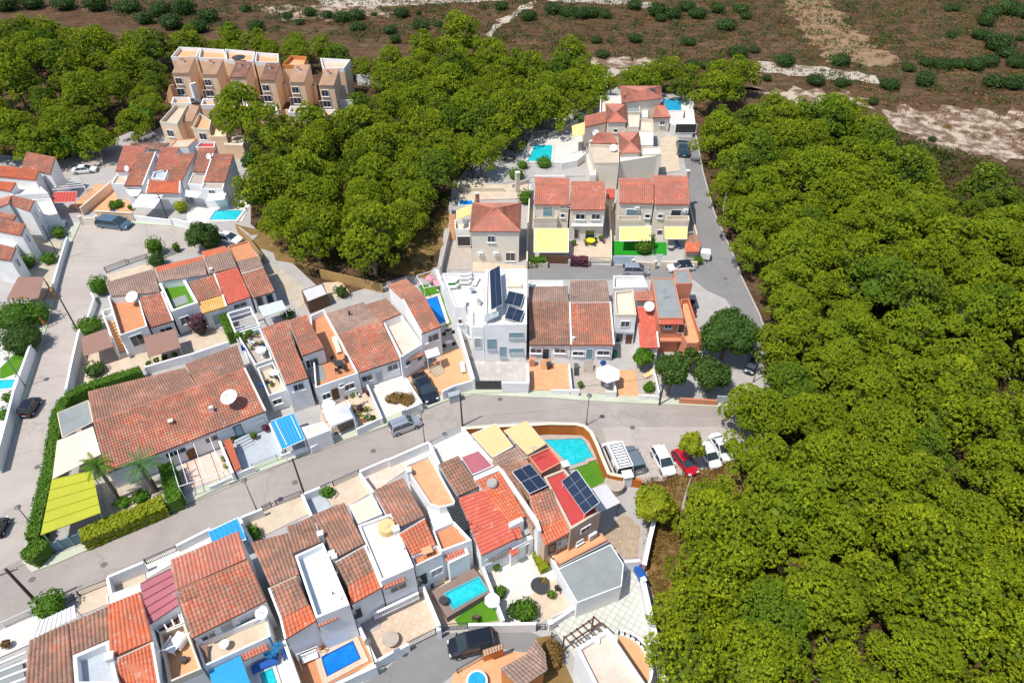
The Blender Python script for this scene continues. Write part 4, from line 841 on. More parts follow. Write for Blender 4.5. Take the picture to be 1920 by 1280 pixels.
# white terrace house
h = cH('row_house', 'house with brown front slope and a white square roof terrace')
h.roof(tGrey, [(634, 628), (714, 603), (682, 567), (612, 589)], 4.5, 3.7); h.roof(tBrown, [(714, 604), (752, 588), (725, 560), (682, 573)], 4.5, 3.9)
h.roof(tMix, [(634, 628), (716, 602), (749, 674), (674, 699)], 4.5, 3.2, cap=.08, capm=tSalmon); h.flat(pinkfl, [(717, 603), (753, 590), (792, 645), (751, 670)], 4.1, .95, th=.25)
h.eyebrow((751, 673), (793, 658), 3.1); A, B = (674, 699), (749, 674)
h.win(A, B, 3.2, (688, 708), 1.5, 1.0, 'window', .25); h.win(A, B, 3.2, (711, 706), 1.0, 1.9, 'door', .25, gm=greymetal); h.win(A, B, 3.2, (736, 688), 1.5, 1.0, 'window', .25)
h.win((751, 670), (792, 645), 4.1, (765, 680), .9, .7, 'window'); h.win((751, 670), (792, 645), 4.1, (787, 671), .9, .7, 'window'); h.chimney((656, 592), 3.9, .6, .25, darkmetal, darkmetal); h.done()
h = cH('row_house', 'two-storey end house with long brown roof beside the narrow pool')
h.roof(tMix, [(756, 562.5), (794, 551.5), (762.5, 523), (727, 535)], 6.4, 5.6); h.roof(tMix, [(756, 562.5), (794, 551.5), (827, 612), (791, 626)], 6.4, 5.4, side=1)
h.win((791, 626), (827, 612), 5.4, (810, 633), 2.0, 1.2, 'window', .25); h.win((791, 626), (827, 612), 5.4, (806, 672), .8, 1.9, 'door', .25, gm=greymetal); h.stairs((815, 684), (825, 702), 1.0, .1, 1.7, sandfl, 5, 'doorstep'); h.done()
awning('small white square canopy over the end house side door', [(796, 658), (820, 650), (825, 664), (801, 672)], 2.9, whiteaw, legs=(2, 3))
# pyramid gazebo, blue pergola, white garage
t = T('gazebo', 'white pointed tent gazebo over a street-side patio', 'gazebo', P((636, 800), 0)); q = [P(p, 2.4) for p in [(604, 769), (648, 754), (663, 782), (621, 799)]]; ap = P((634, 771), 3.5); m = M()
m.add([ap]+q+[x-Vector((0, 0, .25)) for x in q], [(0, 1+i, 1+(i+1) % 4) for i in range(4)]+[(1+i, 5+i, 5+(i+1) % 4, 1+(i+1) % 4) for i in range(4)]); t.part('canopy', m, whiteaw)
for x in q: m = M(); m.box(Vector((x.x, x.y, 1.15)), (.1, .1, 2.3)); t.part('post', m, plastic_w)
awning('bright blue slatted pergola roof beside the white flat garage', [(508, 789), (550, 774), (572, 823), (530, 842)], 2.7, blueaw, 'pergola', 'pergola', ribs=7, ribm=plain('light_blue_slats', (.10, .42, .72), bm=0), fr=plastic_w, legs=(0, 1, 2, 3), posts=plastic_w)
h = cH('garage', 'white flat-topped street garage between blue pergola and pointed gazebo', 'garage'); h.flat(sandaw, [(565, 800.6), (607, 790), (620, 806), (576, 823)], 2.7, .12, th=.5); h.done()
awning('lime yellow canvas shade spread over the corner garden', [(76, 1003), (97, 899), (173, 882), (189, 961)], 2.9, limeaw, 'shade_sail', 'canvas shade', ribs=5, ribm=plain('lime_seam', (.34, .35, .03), bm=0), legs=(0, 1, 2, 3), posts=greymetal)
awning('pale sand canvas shade between grey canopy and lime canvas', [(107, 826), (174, 799), (189, 851), (98, 898)], 3.0, sandaw, 'shade_sail', 'canvas shade', legs=(0, 3), posts=greymetal)
awning('grey flat canopy against the end of the long brown roof', [(107.5, 774), (165, 750), (174, 790), (117, 820)], 3.1, greyroof, 'flat_canopy', 'canopy', legs=(0, 3), fr=sandaw, posts=greymetal)
awning('left brown canvas awning between street wall and ochre stairs', [(152.6, 632), (199, 616), (213, 649), (156.5, 668)], [2.6]*4, brownaw, legs=(2, 3), posts=sandfl)
awning('right brown canvas awning on the front of the stair house', [(269, 632), (328, 616), (339, 651), (278, 670)], [2.9, 2.9, 2.5, 2.5], brownaw, legs=(2, 3), posts=sandfl)
awning('brown canvas canopy over the left street garden', [(34, 519), (83, 519), (72, 560), (12, 561)], 2.8, brownaw, legs=(0, 1, 2, 3), posts=woodb)
# thin white wire pergola in front of the long roof
t = T('pergola', 'bare white metal pergola frame over the pink patio', 'pergola', P((380, 890), 0)); m = M(); q = [P(p, 2.6) for p in [(316, 848), (392, 818), (430, 895), (338, 912)]]
q[3] = P((335, 912), 2.6); q[2] = P((418, 884), 2.6)
for i in range(4): m.beam(q[i], q[(i+1) % 4], .07)
m.beam(q[0].lerp(q[1], .6), q[3].lerp(q[2], .6), .06); m.beam(q[0].lerp(q[1], .2), q[3].lerp(q[2], .2), .06); t.part('beams', m, plastic_w)
for x in q[2:]: m = M(); m.beam(Vector((x.x, x.y, 0)), x, .07); t.part('post', m, plastic_w)
gwall('white wall dotted with hanging pots behind the long roof', [(270, 688), (318, 674), (362, 662), (428, 640)], 1.3, white, .3)
m = M(); q = [P(p, 2.75) for p in [(516, 789), (545, 779), (565, 822), (538, 834)]]; m.beam(q[0], q[3], .08); m.beam(q[1], q[2], .08); single('pergola_beam', m, plastic_w, 'pair of white beams laid over the bright blue pergola', 'beam', q[0])
rs_ = random.Random(4)
def cluster(poly, z, n, lab, grp, mats, rr=(.12, .24)):
    ws = [P(p, z) for p in poly]; k = 0
    while k < n:
        a, b = rs_.random(), rs_.random(); c = ws[0].lerp(ws[1], a).lerp(ws[3].lerp(ws[2], a), b); r = rs_.uniform(*rr); t = T('potted_plant', lab, 'potted plant', c, grp); m = M(); m.cyl(c, c+Vector((0, 0, r*1.5)), r*.7, r, 9); t.part('pot', m, mats[k % len(mats)]); m = M(); m.att = []; leafball(m, c+Vector((0, 0, r*1.5+r)), r*1.5, r*1.5, 26, .13); t.part('foliage', m, (bushleaf, bougleaf, limeleaf, bushleaf)[k % 4]); k += 1
cluster([(449, 634), (486, 621), (506, 668), (480, 680)], 2.52, 15, 'small pot plant crowded on the planted white roof terrace', 'pots crowding the planted roof terrace', (plastic_b, plastic_w, potm, wicker))
cluster([(486, 692), (510, 683), (532, 726), (506, 736)], 2.22, 6, 'small pot plant on the narrow terrace below the planted one', 'pots on the narrow terrace', (potm, plastic_b, wicker))
cluster([(664, 772), (690, 762), (700, 784), (676, 793)], .07, 12, 'small flower pot in the patio right of the pointed gazebo', 'pots right of the pointed gazebo', (potm, plastic_w, wicker), (.18, .32))
cluster([(645, 748), (682, 735), (684, 738), (647, 752)], 2.0, 7, 'little dark pot on the white wall above the gazebo', 'pots on the white wall above the gazebo', (darkmetal,), (.1, .16))
cluster([(272, 690), (360, 663), (361, 668), (274, 696)], .1, 8, 'small pot in the white strip behind the long brown roof', 'pots behind the long brown roof', (potm, darkmetal, plastic_w))
cluster([(1075, 452), (1140, 452), (1140, 456), (1075, 456)], .1, 5, 'flower pot against the front of the left duplex', 'pots in front of the left duplex', (potm, wicker))
cluster([(405, 838), (425, 832), (438, 872), (424, 880)], .1, 8, 'rusty flower pot beside the red tile strip wall', 'pots beside the red tile strip', (potm, wicker))
cluster([(1038, 1098), (1056, 1078), (1062, 1090), (1046, 1112)], .1, 6, 'cactus pot at the edge of the white patio', 'cactus pots of the white patio', (potm, wicker))
# street walls of the row
gwall('white wall with red tile strip between pink and grey patios', [(411, 826), (436, 886)], 1.6, white, .3)
th = House('garden_store', 'narrow orange tiled lean-to between the pink and grey patios', 'shed', white); th.roof(tOrange, [(418, 826), (432, 821.5), (452, 876), (441, 883)], 1.9, 1.6, ov=0, pitch=.2, row=.2, amp=.02); th.done()
gwall('low white street wall in front of the grey patio', [(445, 886), (476, 874)], 1.1, white)
fence('white barred gate of the grey patio on the street', [(476, 882), (522, 864)], 1.2, greymetal, 'metal_gate', 'gate', zp=0)
gwall('low white street wall under the blue pergola', [(526, 853), (578, 836)], .9, white)
gwall('white street wall in front of the pink patio', [(392, 912), (434, 893)], .7, white)
gwall('white patio divider between pergola and blue grey paving', [(504, 790), (528, 846)], 1.0, white)
gwall('white street wall of the rose garden', [(582, 838), (621, 818)], 1.2, white); fence('black sliding gate under the pointed white gazebo', [(626, 816), (664, 797)], 1.2, darkmetal, 'metal_gate', 'gate', zp=0, bt=.06)
gwall('white street wall beside the parked silver estate car', [(668, 804), (712, 784)], 1.3, white)
gwall('long white party wall right of the pointed gazebo', [(651, 750), (668, 790)], 1.2, white); gwall('white party wall between flower terrace and white patio', [(688, 720), (716, 784)], 1.3, white)
gwall('white street wall with house number beside black car driveway', [(755, 770), (788, 757)], 1.2, white, posts=2, cap=whitefl); gwall('white party wall left of the black car driveway', [(760, 708), (789, 752)], 1.3, white)
gwall('white street wall curving past the white post pillar', [(829, 733), (853, 722), (889, 712)], 1.8, white); gwall('tall white wall running from the solar house to the street', [(819, 506), (832, 540), (859, 612), (888, 710)], 2.2, white, .35)
gwall('white courtyard wall right of the dark sliding gate', [(941, 717), (991, 718)], 2.0, white); gwall('white party wall between courtyard and orange patio', [(989, 682), (990.5, 716)], 1.9, white, .35)
m = M(); a, b = P((892, 714), 1.7), P((940, 714), 1.7); m.beam(Vector((a.x, a.y, .88)), Vector((b.x, b.y, .88)), .08, 1.66); single('sliding_gate', m, darkmetal, 'solid dark sliding gate of the white solar house', 'gate', (a.x, a.y, 0))
gwall('low white wall in front of the plain orange patio', [(1033, 730), (1068, 731)], .9, white); gwall('white divider wall between orange and stone patios', [(1067, 682), (1072, 732)], 1.1, white); gwall('white wall piece left of the stone patio entrance', [(1072, 730), (1086, 731)], 1.2, white); gwall('white wall piece right of the stone patio entrance', [(1136, 733), (1156, 733)], 1.2, white); gwall('white divider wall under the white hexagonal parasol', [(1148, 690), (1155, 735)], 1.1, white)
gwall('low white wall in front of the lemon tree garden', [(1198, 740), (1236, 742)], .9, white); gwall('white curving wall beside the cypress trees', [(1228, 655), (1226, 690), (1236, 735)], 1.2, white)
gwall('salmon street wall right of the leaning pole', [(1275, 746), (1345, 750)], 1.0, salmon); gwall('grey sheet wall at the east end of the street', [(1345, 742), (1383, 744)], 1.3, greymetal)
gwall('long white wall beside the left street, right side', [(148, 617), (135, 672), (123, 729)], 2.0, white, .3); gwall('long white wall beside the left street, left side', [(56, 645), (40, 690), (24, 735), (10, 790), (-12, 870)], 1.8, white, .3)
gwall('short white balustrade wall above the left street hedge', [(170, 548), (176, 560), (164, 595)], 1.2, white); gwall('white wall at the cul-de-sac mouth of the left gardens', [(125, 444), (110, 492), (98, 535)], 1.2, white)
gwall('orange garden wall piece below the brown left canopy', [(84, 525), (96, 545)], 1.6, orangew); gwall('orange garden wall piece beside the left street trees', [(82, 575), (74, 596)], 1.6, orangew)
gwall('cream wall closing the cul-de-sac behind the blue car', [(150, 408), (180, 408)], 1.5, beige, posts=2); gwall('peach garden wall behind the blue estate car', [(178, 396), (247, 400)], 1.7, aptw, cap=cream); gwall('low white wall of the awning house on the cul-de-sac', [(252, 404), (320, 412)], 1.2, white); gwall('white wall in front of the turquoise kite pool', [(322, 409), (352, 416), (372, 420)], 1.5, white)
gwall('peach garden wall climbing towards the red-tiled houses', [(150, 390), (215, 335), (232, 318)], 1.6, aptw, cap=cream)
m = M(); c = P((213, 398), 1.0); m.box(Vector((c.x, c.y, .75)), (1.0, .06, 1.5)); single('garden_door', m, plastic_b, 'bright blue garden door in the peach wall', 'door', (c.x, c.y, 0))
gwall('cream rear wall behind the hip-roofed house', [(868, 352), (945, 352)], .9, cream); gwall('white long wall of the driveway left of the hip-roofed house', [(846, 382), (842, 430), (836, 455), (826, 500)], 1.6, concrete, .3)
gwall('cream wall between hip-roofed house and left duplex', [(994, 345), (990, 420), (988, 490)], 1.6, cream, .25); gwall('cream wall between the two duplexes', [(1142, 385), (1146, 440), (1146, 486)], 1.5, cream, .22); gwall('cream wall on the lane side of the right duplex', [(1294, 386), (1307, 440)], 1.4, cream, .22)
gwall('low beige street wall under the hedge of the left duplex', [(991, 492), (1027, 493)], 1.0, cream, .3); gwall('low beige street wall under the bougainvillea', [(1066, 487), (1106, 489)], 1.0, cream, .3); gwall('beige street wall with pillars before the right duplex', [(1187, 490), (1229, 492)], 1.3, cream, .3, posts=2); gwall('beige street wall with gate posts near the red hut', [(1240, 490), (1308, 491)], 1.3, cream, .3)
fence('pale blue sheet gate before the green turf', [(1148, 494), (1186, 495)], 1.5, plain('pale_blue_sheet', (.48, .60, .68), bm=0), 'metal_gate', 'gate', bars=.09, bt=.09, zp=0); fence('white slim gate beside the beige pillars', [(1229, 492), (1240, 492)], 1.6, plastic_w, 'metal_gate', 'gate', bars=.08, bt=.07, zp=0)
m = M(); a, b = P((1028, 494), 0), P((1064, 495), 0); m.beam(a+Vector((0, 0, .8)), b+Vector((0, 0, .8)), .08, 1.5); single('wooden_gate', m, woodb, 'brown wooden gate of the left duplex', 'gate', a)
fence('dark railing in front of the round yellow table patio', [(1107, 493), (1144, 493)], 1.1, darkmetal, zp=0)
fence('black gate with white pillars opening on the cul-de-sac', [(197, 506), (237, 491)], 1.1, darkmetal, 'metal_gate', 'gate', zp=.6, bt=.04); fence('long black railing along the cul-de-sac', [(240, 490), (275, 479)], .9, darkmetal, zp=.6, bt=.04); fence('black gate beside the cul-de-sac shrubs', [(300, 480), (328, 470)], 1.0, darkmetal, 'metal_gate', 'gate', zp=.6, bt=.04)
fence('black metal gate behind the white dotted yard hedge', [(1034, 1195), (1048, 1215)], 1.2, darkmetal, 'metal_gate', 'gate', zp=0)
gwall('bamboo screen fence at the top of the cul-de-sac', [(441, 420), (466, 445), (492, 478)], 1.8, woodm, .12, 'bamboo_fence', 'fence'); gwall('long bamboo fence below the pine wood', [(598, 504), (640, 514), (716, 532)], 1.8, woodm, .12, 'bamboo_fence', 'fence')
m = M(); a, b = P((88, 1022), 1.5), P((150, 1000), 1.5)
a.z = b.z = .85; m.beam(a, b, .08, 1.5)
for i in range(4): o = a.lerp(b, i/3); m.box(Vector((o.x, o.y, .95)), (.16, .16, 1.9))
single('metal_gate', m, plain('blue_grey_sheet', (.16, .26, .32), bm=0), 'blue-grey sheet gate under the lime canvas on the corner', 'gate', (a.x, a.y, 0))
# ================================================================ white solar house and the centre row
h = cH('modern_house', 'white flat-roofed modern house with wide terrace and roof solar panels')
h.flat(whitefl, [(910, 506.5), (988, 503), (988, 608), (907, 609)], 6.7, .25, th=.35); h.flat(whitefl, [(829, 512), (909, 512), (907, 613), (884, 613), (884, 585), (874, 575), (853, 575)], 6.2, .35, th=.22)
A, B = (907, 609), (988, 608)
for p, w, hh in [((968, 628), 2.0, .95), ((968, 657), 2.0, .85), ((922, 645), 1.25, 1.9), ((943, 659), .9, 1.9)]: h.win(A, B, 6.7, p, w, hh, 'window', gm=glassb, fm=greymetal)
h.win((884, 613), (907, 613), 6.2, (896, 643), 1.0, 1.9, 'door', gm=greymetal); h.win((853, 575), (874, 575), 6.2, (863, 602), .6, .9, 'window'); h.win((874, 575), (884, 585), 6.2, (877.5, 618), 1.0, 2.2, 'window', gm=glassb)
h.stairs((897, 662), (898, 672), .6, .06, 2.2, sandfl, 4, 'doorstep'); h.box('roof_hatch', (965, 536), 6.6, (2.0, .9, .5), sandaw); h.box('chimney', (872, 571), 6.3, (.25, 1.6, .9), white); h.done()
solar_array('long dark double row of tilted solar panels along the white roof', [(918, 508), (937, 498), (942, 571), (921, 581)], [8.3, 8.3, 8.3, 8.3], 2, 9, zb=6.5)
solar_array('upper block of four solar panels on the white roof', [(954, 545.5), (983, 552), (976, 576), (946, 569)], [7.2, 7.2, 6.8, 6.8], 2, 2, zb=6.5); solar_array('lower block of four solar panels on the white roof', [(954, 573.5), (983, 583), (974, 605), (946, 596)], [7.2, 7.2, 6.8, 6.8], 2, 2, zb=6.5)
awning('folding grey awning at the front corner of the white solar roof', [(909, 589), (935, 583), (935, 592), (908, 604)], [7.6, 7.6, 7.3, 7.3], greymetal)
for i, (p, r) in enumerate([((874, 518), .02), ((874, 525), .02), ((873, 533), .02), ((892, 531), 1.3), ((847, 531), .1), ((849, 541), .1)]):
    lounger(['topmost grey lounger of three beside the green mat', 'middle grey lounger of three beside the green mat', 'lowest grey lounger of three beside the green mat', 'white lounger standing alone on the white roof terrace', 'white lounger placed on the green mat', 'grey lounger just below the green mat'][i], p, 5.86, r, whiteaw if i in (3, 4) else greyaw)
m = M(); q = [P(p, 5.87) for p in [(840, 524), (862, 524), (862, 538), (843, 538)]]; m.prism([x+Vector((0, 0, .02)) for x in q], 5.852); single('turf_mat', m, lawnb, 'green turf mat lying on the white roof terrace', 'mat', q[0])
table('small grey round table on the white roof terrace', (885, 549), 5.86, .4, greymetal); chair_thing('dark chair at the far end of the white roof terrace', (901, 572), 5.86, 1.0, greymetal, big=1.3)
h = cH('row_house', 'left half of the brown tiled pair beside the white solar house')
h.roof(tGrey, [(991, 566), (1066, 567), (1064.7, 537.5), (991, 539)], 4.6, 3.8); h.roof(tBrown, [(991, 566), (1066, 567), (1071, 647), (993, 647)], 4.6, 3.2)
A, B = (993, 647), (1071, 647)
for p, w, hh, k in [((1005, 657), 1.6, .9, 'window'), ((1050, 657), 1.6, .9, 'window')]: h.win(A, B, 3.2, p, w, hh, k, .25)
h.win(A, B, 3.2, (1023.5, 663), 1.0, 2.1, 'door', .25); h.stairs((1024, 672), (1025, 693), 1.2, .06, 1.5, terra2, 6, 'doorstep'); h.flat(whitefl, [(991, 526), (1056, 526), (1056, 536), (991, 537)], 3.3, .3); h.done()
h = cH('row_house', 'right half of the brown tiled pair, white ridge line and teal door')
h.roof(tGrey, [(1068, 568), (1144, 567), (1138, 526.6), (1069, 527)], 4.7, 3.6); h.roof(tMix, [(1068, 568), (1144, 567), (1151, 647), (1071, 647)], 4.7, 3.2, cap=.07, capm=whitefl, side=3)
A, B = (1071, 647), (1151, 647)
for p, w, hh in [((1084, 662), 1.6, .8), ((1131, 661), 1.8, .9)]: h.win(A, B, 3.2, p, w, hh, 'window', .25)
h.win(A, B, 3.2, (1105, 664), 1.0, 2.1, 'door', .25, gm=glassb); h.stairs((1104, 676), (1103.5, 699), 1.2, .06, 1.3, stonefl, 6, 'doorstep'); h.chimney((1075, 638), 3.3, .4, .35); h.done()
gwall('small tiled red hutch roof wall at the left of the plain orange patio', [(993, 672), (1003, 672)], 1.3, salmon, .7)
h = cH('row_house', 'narrow white house with cream roof terrace between two red tiled roofs')
h.flat(cream, [(1152, 546), (1187, 542), (1194, 590), (1154, 590)], 5.9, .5, zb=2.6, th=.18, wm=cream); h.w.v and None
h.win((1154, 590), (1194, 590), 5.9, (1172, 607), 1.3, 1.1, 'window', sill=False); h.body([(1152, 575), (1192, 575), (1191, 618), (1154, 618)], 2.7)
h.win((1154, 618), (1191, 618), 2.7, (1161, 633), 1.1, 1.8, 'door'); h.win((1154, 618), (1191, 618), 2.7, (1179, 636), 1.1, 2.1, 'door', gm=woodb)
h.flat(whitefl, [(1150, 516), (1206, 516), (1215, 538), (1150, 540)], 3.4, .8, th=.15); h.done()
h = cH('row_house', 'narrow house with small upper tile roof and long bright red lower roof')
h.roof(tSalmon, [(1190, 547), (1229, 545), (1229, 564), (1193, 564)], 5.8, 5.3); h.roof(tRed, [(1194, 575), (1226, 575), (1235, 652), (1200, 652)], 4.8, 3.0, amp=.02, step=.07, side=2); h.win((1200, 652), (1235, 652), 3.0, (1218, 668), 1.8, 1.0, 'window', .25); h.done()
dish('large pale dish mounted above the long bright red roof', (1217, 574), 5.0, .72, (-.1, -.75, .7), h=.9)
h = cH('row_house', 'terracotta painted end house with grey flat roofs and long orange balcony', wall=salmon)
h.flat(greyroof, [(1222, 521), (1264, 520.6), (1282, 596), (1234, 596)], 6.3, .15, th=.15); h.flat(greyroof, [(1263, 506), (1291, 505), (1299, 531), (1266, 532)], 6.0, .12, th=.15); h.flat(tilefl, [(1276, 561), (1292, 559), (1319, 643), (1288, 643), (1277, 622)], 3.7, .85, th=.15)
h.eyebrow((1234, 597), (1281, 597), 6.0, tRed, .8, .4); h.win((1234, 596), (1282, 596), 6.3, (1253, 611), 1.1, .8, 'window'); h.win((1234, 596), (1282, 596), 6.3, (1277, 616), 1.0, 1.6, 'door', gm=woodb); h.win((1288, 643), (1319, 643), 3.7, (1304, 664), 1.9, 1.1, 'window'); h.box('porch', (1250, 632), 2.6, (5.5, 1.8, .2), salmon); h.done()
# ================================================================ yellow and cream houses behind
h = cH('detached_house', 'cream house with square hipped red roof and dark garage at its left', wall=beige)
h.hip(tSalmon, [(886, 381), (978, 381), (976, 434), (880, 434)], [(926, 391), (932, 391)], 6.2, 8.0)
A, B = (880, 434), (976, 434)
h.win(A, B, 6.2, (921, 448), 1.25, 1.25, 'window', .25); h.win(A, B, 6.2, (957, 481), 1.6, 1.7, 'window', .25); h.flat(cream, [(852, 412), (881, 411), (881, 430), (853, 430)], 3.9, .9, th=.15, wm=white)
h.win((853, 430), (881, 430), 3.9, (870, 452), 2.3, 2.0, 'garage_door', gm=darkmetal); h.chimney((895, 375), 5.0, 1.2, .6, salmon); h.chimney((970, 354), 3.0, 3.2, .7, cream); h.stairs((848, 400), (847, 450), 4.0, .1, 1.0, terra2, 14); h.done()
ac_unit('white air conditioner low on the left of the hip-roofed house front', A, B, 6.2, (901, 475), .25); ac_unit('white air conditioner in the middle of the hip-roofed house front', A, B, 6.2, (930, 475), .25)
awning('pale yellow awning on the left side of the hip-roofed house', [(855, 395), (884, 382), (883, 402), (856, 412)], [6.0, 6.0, 5.3, 5.3], yellaw)
def duplex(name, label, rf, eave, zr, items, capm=tOrange):
    h = cH('duplex_house', label, wall=beige); h.roof(tSalmon, *rf[0][:1], zr, 6.3, side=0); h.roof(tOrange if False else tSalmon, rf[1][0], zr, 6.1, cap=.12, capm=tOrange)
    return h
h = duplex('', 'left half of the left cream duplex, under the wide yellow awning', [[[(1003, 344), (1068, 344), (1068, 335), (1002, 333)]], [[(1003, 344), (1068, 344), (1067, 385), (1001.6, 384)]]], None, 7.3, None)
A, B = (1001.6, 384), (1067, 385); h.win(A, B, 6.1, (1027, 397), 1.7, 1.9, 'door', .25, gm=glassb); h.win(A, B, 6.1, (1055, 404), .7, .8, 'window', .25)
h.flat(cream, [(1001, 400), (1045, 400), (1045, 409), (1001, 409)], 4.1, .9, th=.15, wm=cream); h.win(A, B, 6.1, (1060, 388.5), 2.0, .5, 'window', .1, sill=False); h.done()
h = duplex('', 'right half of the left cream duplex, above the yellow round table', [[[(1070, 350.6), (1134, 350.6), (1133, 341), (1070.6, 341)]], [[(1070, 350.6), (1134, 350.6), (1135, 394), (1070, 394)]]], None, 7.2, None)
A, B = (1070, 394), (1135, 394)
for p, w, hh, k in [((1088, 406), 1.6, 1.1, 'window'), ((1117, 406), 1.5, 1.1, 'window'), ((1081, 439), .9, 2.0, 'door'), ((1106, 440), 1.7, 1.9, 'door')]: h.win(A, B, 6.1, p, w, hh, k, .25)
h.done()
h = duplex('', 'left half of the right cream duplex, above the green turf', [[[(1161, 345), (1226, 344), (1220.6, 335), (1160, 335)]], [[(1161, 345), (1226, 344), (1226, 382.5), (1161, 381)]]], None, 7.2, None)
A, B = (1161, 381), (1226, 382.5); h.win(A, B, 6.1, (1183, 401), 1.7, 1.9, 'door', .25, gm=glassb); h.win(A, B, 6.1, (1214, 405), .9, .8, 'window', .25); h.flat(cream, [(1158, 404), (1201, 404), (1201, 412), (1158, 412)], 4.2, .9, th=.15, wm=cream); h.win(A, B, 6.1, (1216, 430), 1.2, 1.6, 'window', .25, gm=beige); h.done()
h = duplex('', 'right half of the right cream duplex, beside the lane', [[[(1227, 339.5), (1291, 339), (1289, 331), (1222, 329)]], [[(1227, 339.5), (1291, 339), (1294, 384), (1228, 384)]]], None, 7.3, None)
A, B = (1228, 384), (1294, 384); h.win(A, B, 6.1, (1267, 402), 1.8, 1.9, 'door', .25); h.win(A, B, 6.1, (1238, 405), .9, .8, 'window', .25); h.win(A, B, 6.1, (1236, 440), 1.0, 2.0, 'door', .25); h.flat(cream, [(1249, 404), (1292, 404), (1293, 413), (1249, 413)], 4.2, .9, th=.15, wm=cream); h.chimney((1288, 331), 6.5, 1.0, .6, cream); h.done()
awning('wide pale yellow awning in front of the left duplex', [(1001.6, 428), (1066, 428), (1066, 473), (1001, 473)], [3.1, 3.1, 2.3, 2.3], yellaw, fr=plastic_w); awning('pale yellow awning over the green turf', [(1162, 425), (1220, 424), (1220, 451), (1162, 452)], [3.2, 3.2, 2.4, 2.4], yellaw, fr=plastic_w); awning('striped pale yellow awning beside the lane', [(1246, 425), (1289, 425), (1288, 448), (1247, 448)], [3.2, 3.2, 2.4, 2.4], yellaw, ribs=12, ribm=creamaw, fr=plastic_w)
awning('narrow white rolled awning of the left duplex right half', [(1072, 419), (1130, 419), (1130, 424), (1072, 424)], [3.3, 3.3, 3.1, 3.1], whiteaw)
ac_unit('air conditioner under the eave of the right duplex, left half', (1161, 381), (1226, 382.5), 6.1, (1194, 390), .25); ac_unit('air conditioner near the right corner of the right duplex', (1228, 384), (1294, 384), 6.1, (1285, 394), .25)
h = cH('garden_hut', 'small hut with bright red tile roof at the lane corner', 'hut', wall=cream); h.roof(tOrange, [(1285, 455), (1315, 454), (1311, 473), (1286, 473)], 2.7, 2.2); h.roof(tBrown, [(1285, 455), (1315, 454), (1308, 442), (1293, 441)], 2.7, 2.4); h.done()
h = cH('linking_roof', 'small red tiled link between the two cream duplexes', 'porch', wall=cream); h.roof(tRed, [(1136, 354), (1153, 354), (1153, 372), (1137, 372)], 3.6, 3.1); h.done()
# upper villas
h = cH('villa', 'hip-roofed cream villa at the far top beside the blue pool', wall=beige); h.hip(tSalmon, [(1162.5, 162), (1240, 162), (1242, 184), (1166, 193)], [(1196, 170), (1215, 168)], 6.5, 8.2)
h.flat(cream, [(1126, 179), (1164, 180), (1164, 200), (1125, 212)], 4.6, .9, wm=white); h.roof(tSalmon, [(1230, 196), (1243, 190), (1258, 220), (1223.5, 221)], 5.0, 3.6); h.body([(1160, 195), (1215, 195), (1215, 220), (1160, 220)], 4.0); h.win((1223.5, 221), (1258, 220), 3.6, (1242, 230), 1.2, 1.1, 'window', .2); h.chimney((1219, 184), 6.0, 1.8, 1.1, cream, darkmetal); h.chimney((1187, 190), 6.0, 1.2, .6, cream); h.done()
h = cH('villa', 'second villa with stepped red roofs below the top villa', wall=beige); h.hip(tSalmon, [(1135, 195), (1174, 195), (1176, 229), (1138, 229)], [(1153, 212), (1155, 211)], 5.9, 7.2); h.roof(tSalmon, [(1096, 218), (1135, 209), (1137, 230), (1097, 239)], 5.4, 4.8)
h.flat(cream, [(1178, 218), (1224, 224), (1226, 246), (1172, 245)], 4.4, .8, wm=cream); h.flat(cream, [(1175, 215), (1200, 216), (1198, 238), (1176, 238)], 4.9, .1, wm=cream); h.win((1138, 229), (1176, 229), 5.9, (1154, 245), .9, .8, 'window', .25); h.chimney((1187, 200), 4.6, 1.4, .6, cream); h.flat(greyroof, [(1174, 197), (1200, 197), (1201, 210), (1174, 210)], 5.4, .35, wm=cream); h.done()
h = cH('villa', 'wide cream villa with yellow roof terrace and dark slate strip', wall=beige); h.hip(tSalmon, [(1159, 249), (1198, 248), (1202, 286), (1162.5, 287)], [(1180, 267), (1181, 266)], 5.9, 7.1); h.roof(tSalmon, [(1120, 249), (1148, 249), (1159, 270), (1098, 270)], 5.8, 5.2)
h.flat(sandfl, [(1104, 270), (1160, 272), (1161, 305), (1114, 305)], 5.7, .6, wm=cream); h.flat(greyroof, [(1203, 275), (1238, 275), (1240, 289), (1203, 290)], 5.2, .4, wm=cream); h.flat(beige, [(1198, 247), (1225, 247), (1225, 272), (1200, 272)], 5.0, .1); h.flat(cream, [(1100, 290), (1114, 290), (1118, 328), (1106, 328)], 4.2, .5, wm=white); h.body([(1162, 303), (1238, 291), (1238, 277), (1164, 281)], 4.9); h.chimney((1107, 272), 5.2, .7, .5, cream); h.box('wall_panel', (1265, 236), 1.2, (.1, .1, .1), cream); h.done()
dish('white dish on the front wall of the second villa', (1117, 249), 3.8, .7, (-.2, -.9, .45), h=.3); dish('white dish on the yellow roof terrace of the wide villa', (1150, 277), 5.1, .7, (-.2, -.8, .55), h=.8)
awning('yellow canvas awning left of the upper villas', [(1072, 236), (1096, 229), (1096, 252), (1074, 258)], [4.4, 4.6, 3.9, 3.7], yellaw, legs=(3,))
h = cH('garage', 'white garage with wide black door at the top of the east lane', 'garage'); h.flat(whitefl, [(1258, 228), (1303, 228), (1302, 234), (1259, 234)], 2.9, .2); h.win((1259, 234), (1302, 234), 2.9, (1286, 241), 4.6, 2.1, 'garage_door', gm=darkmetal); h.done()
